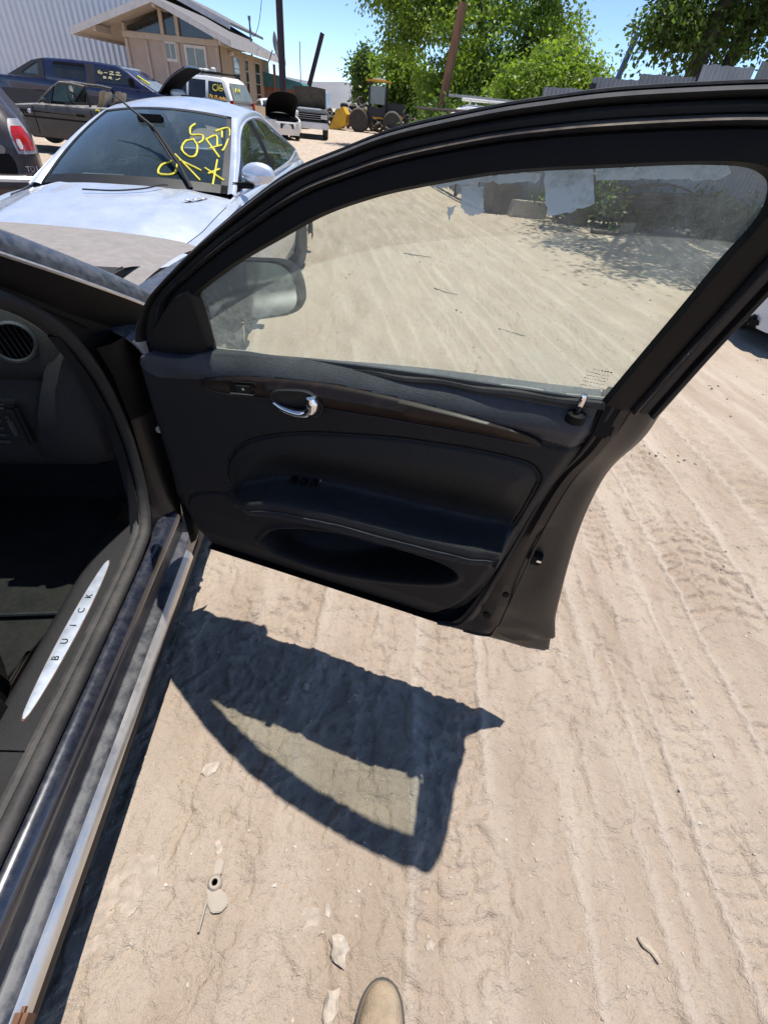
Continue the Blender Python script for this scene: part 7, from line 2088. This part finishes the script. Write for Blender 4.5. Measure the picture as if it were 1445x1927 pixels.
# ------------------------------------------------------------------ small things on the near ground
def stone(name, label, x, y, r, sx, sy, flat, seed, rz_, mat):
    rg = np.random.default_rng(seed)
    bm = bmesh.new()
    bmesh.ops.create_icosphere(bm, subdivisions=2, radius=1.0)
    for v in bm.verts:
        k = 1 + 0.16 * rg.standard_normal()
        v.co = Vector((v.co.x * sx * k, v.co.y * sy * k, v.co.z * flat * k)) * r
    me = bpy.data.meshes.new(name)
    bm.to_mesh(me)
    bm.free()
    me.materials.append(mat)
    o = bpy.data.objects.new(name, me)
    o.location = (x, y, gz(x, y) + r * flat * 0.25)
    o.rotation_euler = (0, 0, rz_)
    link(o)
    return tag(o, label, 'stone')
stone('stone', 'angular pale stone just left of the boot toe', 0.003, 0.165, 0.031, 0.75, 1.0, 0.62, 4, 0.5, M['pale_stone'])
stone('stone', 'smaller pale stone at the lower edge below the angular one', -0.002, 0.075, 0.024, 0.8, 1.3, 0.6, 5, -0.3, M['pale_stone'])
stone('stone', 'thin white chip above the angular pale stone', -0.035, 0.235, 0.014, 0.5, 1.2, 0.4, 6, 0.2, M['pale_stone'])
stone('stone', 'small grey stone beside the right side of the boot', 0.215, 0.19, 0.012, 1, 1, 0.6, 7, 0.2, M['pale_stone'])
stone('stone', 'pale stone lying above the rusty bracket', -0.335, 0.335, 0.016, 0.7, 1.0, 0.5, 8, 0.6, M['pale_stone'])
stone('stone', 'round grey stone in the lower shadow of the door', -0.20, 0.80, 0.013, 1, 1, 0.7, 9, 0.2, M['pale_stone'])
stone('stone', 'flat stone embedded near the sill shadow', -0.42, 0.52, 0.022, 1.2, 0.8, 0.3, 10, 0.7, M['pale_stone'])
# dusty bracket: ring, tongue and pin
BR = thing('bracket', 'dusty flat metal bracket with a round hole lying on the dirt', 'bracket', (-0.318, 0.262, gz(-0.318, 0.262) + 0.006), 0.25)
rp = [(0.017 * math.cos(a), 0.017 * math.sin(a)) for a in np.linspace(0, 2 * math.pi, 20, endpoint=False)]
MB().lathe([(0.0075, 0.0), (0.0075, 0.012), (0.013, 0.012), (0.017, 0.007), (0.017, 0.0)], 20).build('ring', M['dust_metal'], BR, smooth=True)
MB().prism([(-0.020, -0.008), (0.012, -0.014), (0.030, -0.028), (0.034, -0.048), (0.018, -0.060), (-0.004, -0.058), (-0.014, -0.04)], 0.0, 0.005, 'z').build('tongue', M['dust_metal'], BR, bevel=0.002)
MB().prism([(-0.006, 0.014), (0.014, 0.014), (0.020, 0.04), (0.008, 0.050), (-0.004, 0.040)], 0.001, 0.009, 'z').build('upper_tongue', M['dust_metal'], BR, bevel=0.002)
MB().tube([(-0.016, -0.03, 0.004), (-0.030, -0.088, 0.006)], 0.003, 8).build('pin', M['dust_metal'], BR, smooth=True)
# work glove pressed flat into the dirt
gl_o = crv([(-0.05, -0.10), (-0.055, -0.03), (-0.05, 0.03), (-0.035, 0.075), (-0.005, 0.095), (0.03, 0.09), (0.05, 0.06), (0.052, 0.02), (0.045, -0.015), (0.03, -0.03), (0.04, -0.06), (0.03, -0.10), (0.0, -0.14), (-0.03, -0.13), (-0.05, -0.10)], 60)[:-1]
gu, gv = np.meshgrid(np.linspace(-0.07, 0.07, 48), np.linspace(-0.155, 0.11, 84), indexing='ij')
gsd = poly_sd(gl_o, gu, gv) + 0.010 * fbm(gu * 60, gv * 60, 3)
gzz = 0.005 * sst(-gsd, -0.002, 0.010) + 0.010 * np.abs(fbm(gu * 22 + 4 + gv * 9, gv * 14 + 2, 3)) * sst(-gsd, 0.0, 0.015) - 0.003
GG = np.stack([gu, gv, gzz], -1)
keep = gsd[:-1, :-1] < 0.001
I_, J_ = np.nonzero(keep)
fq = np.stack([I_ * 84 + J_, (I_ + 1) * 84 + J_, (I_ + 1) * 84 + J_ + 1, I_ * 84 + J_ + 1], 1)
GLV = mk('work_glove', GG.reshape(-1, 3), fq, M['dust_cloth'], None, True, loc=(-0.535, 0.215, gz(-0.535, 0.215)), rot=(0, 0, -0.35))
tag(GLV, 'dirt coloured crumpled work glove flattened beside the car shadow', 'glove')
def twig(label, pts, r, mat):
    o = MB().tube([(x, y, gz(x, y) + r * 0.8 + dz) for x, y, dz in pts], [r, r * 0.9, r * 0.5][:len(pts)] if len(pts) == 3 else [r] * len(pts), 6).build('twig', mat, None, smooth=True)
    return tag(o, label, 'twig')
twig('short dark twig lying on the lane seen through the door window', [(0.30, 5.75, 0), (0.42, 5.62, 0.01), (0.56, 5.55, 0)], 0.006, M['bark_wood'])
twig('forked grey twig further up the lane seen through the window', [(-0.1, 7.3, 0), (0.1, 7.15, 0.02), (0.28, 7.2, 0)], 0.007, M['bark_wood'])
twig('thin twig near the middle of the lane through the window', [(0.9, 4.6, 0), (1.05, 4.45, 0.01), (1.22, 4.42, 0)], 0.005, M['bark_wood'])
bk_ = MB().prism([(-0.03, -0.004), (-0.012, -0.009), (0.006, -0.006), (0.03, -0.010), (0.024, 0.0), (0.012, 0.006), (0.006, 0.004), (-0.01, 0.009), (-0.026, 0.006)], 0.0, 0.010, 'z').build('bark_chip', M['bark_chip'], None, bevel=0.002, loc=(0.745, 0.225, gz(0.745, 0.225)), rot=(0.1, 0, -0.75))
tag(bk_, 'splintered bark chip on the lane at the lower right', 'chip')
cp_ = MB().prism([(-0.02, -0.02), (0.02, -0.018), (0.021, 0.02), (-0.018, 0.022)], 0, 0.003, 'z').build('plastic_chip', M['dust_cloth'], None, loc=(-0.075, 0.215, gz(-0.075, 0.215) + 0.001), rot=(0.1, 0.05, 0.1))
tag(cp_, 'square dirt coloured chip half buried left of the boot', 'chip')

# boot toe of the person taking the picture
BT = thing('boot', 'tan suede boot toe poking in at the lower edge', 'boot', (0.105, 0.05, gz(0.105, 0.05)), -0.06)
bo = []
for yy, w_, h_ in ((0.070, 0.004, 0.030), (0.066, 0.018, 0.040), (0.055, 0.030, 0.050), (0.035, 0.040, 0.060), (0.0, 0.047, 0.068), (-0.05, 0.049, 0.080), (-0.10, 0.047, 0.105), (-0.15, 0.044, 0.14), (-0.18, 0.044, 0.17)):
    bo.append([(w_ * math.cos(a) * (1.0 if math.sin(a) > 0.1 else 1.0), yy, 0.018 + (h_ - 0.018) * max(0.0, math.sin(a)) ** 0.75) for a in np.linspace(0, math.pi, 17)])
bo = np.array(bo)
bo = np.stack([cr1(bo[:, j], 30) for j in range(bo.shape[1])], 1)
bo[..., 2] += 0.004 * fbm(bo[..., 0] * 60 + 7, bo[..., 1] * 45 + 3, 4) * (bo[..., 2] > 0.03)
up_ = MB().grid(bo).build('upper', M['suede'], BT, smooth=True, fixn=False)
MB().tube([tuple(p + np.array((0, 0, 0.0))) for p in np.concatenate([bo[::-1, 0], bo[:, -1]])], 0.0028, 6).build('welt', M['suede_dark'], BT, smooth=True)
so_ = crv([(0.0, -0.245), (0.040, -0.225), (0.050, -0.18), (0.055, -0.05), (0.053, 0.0), (0.046, 0.037), (0.034, 0.060), (0.018, 0.073), (0.0, 0.077), (-0.018, 0.073), (-0.034, 0.060), (-0.046, 0.037), (-0.053, 0.0), (-0.055, -0.05), (-0.050, -0.18), (-0.040, -0.225), (0.0, -0.245)], 60)[:-1]
MB().prism([tuple(p) for p in so_], 0.0, 0.020, 'z').build('sole', M['rubber'], BT)
sh_ = [(0.047, 0.05), (0.048, 0.12), (0.050, 0.18), (0.052, 0.215), (0.049, 0.216), (0.046, 0.18), (0.044, 0.10)]
MB().lathe(sh_, 20, (0, -0.19, 0)).build('shaft', M['suede'], BT, smooth=True)
MB().tube([(0.051 * math.cos(a), -0.19 + 0.051 * math.sin(a), 0.216) for a in np.linspace(0, 2 * math.pi, 22)], 0.004, 6).build('collar', M['suede_dark'], BT, smooth=True)
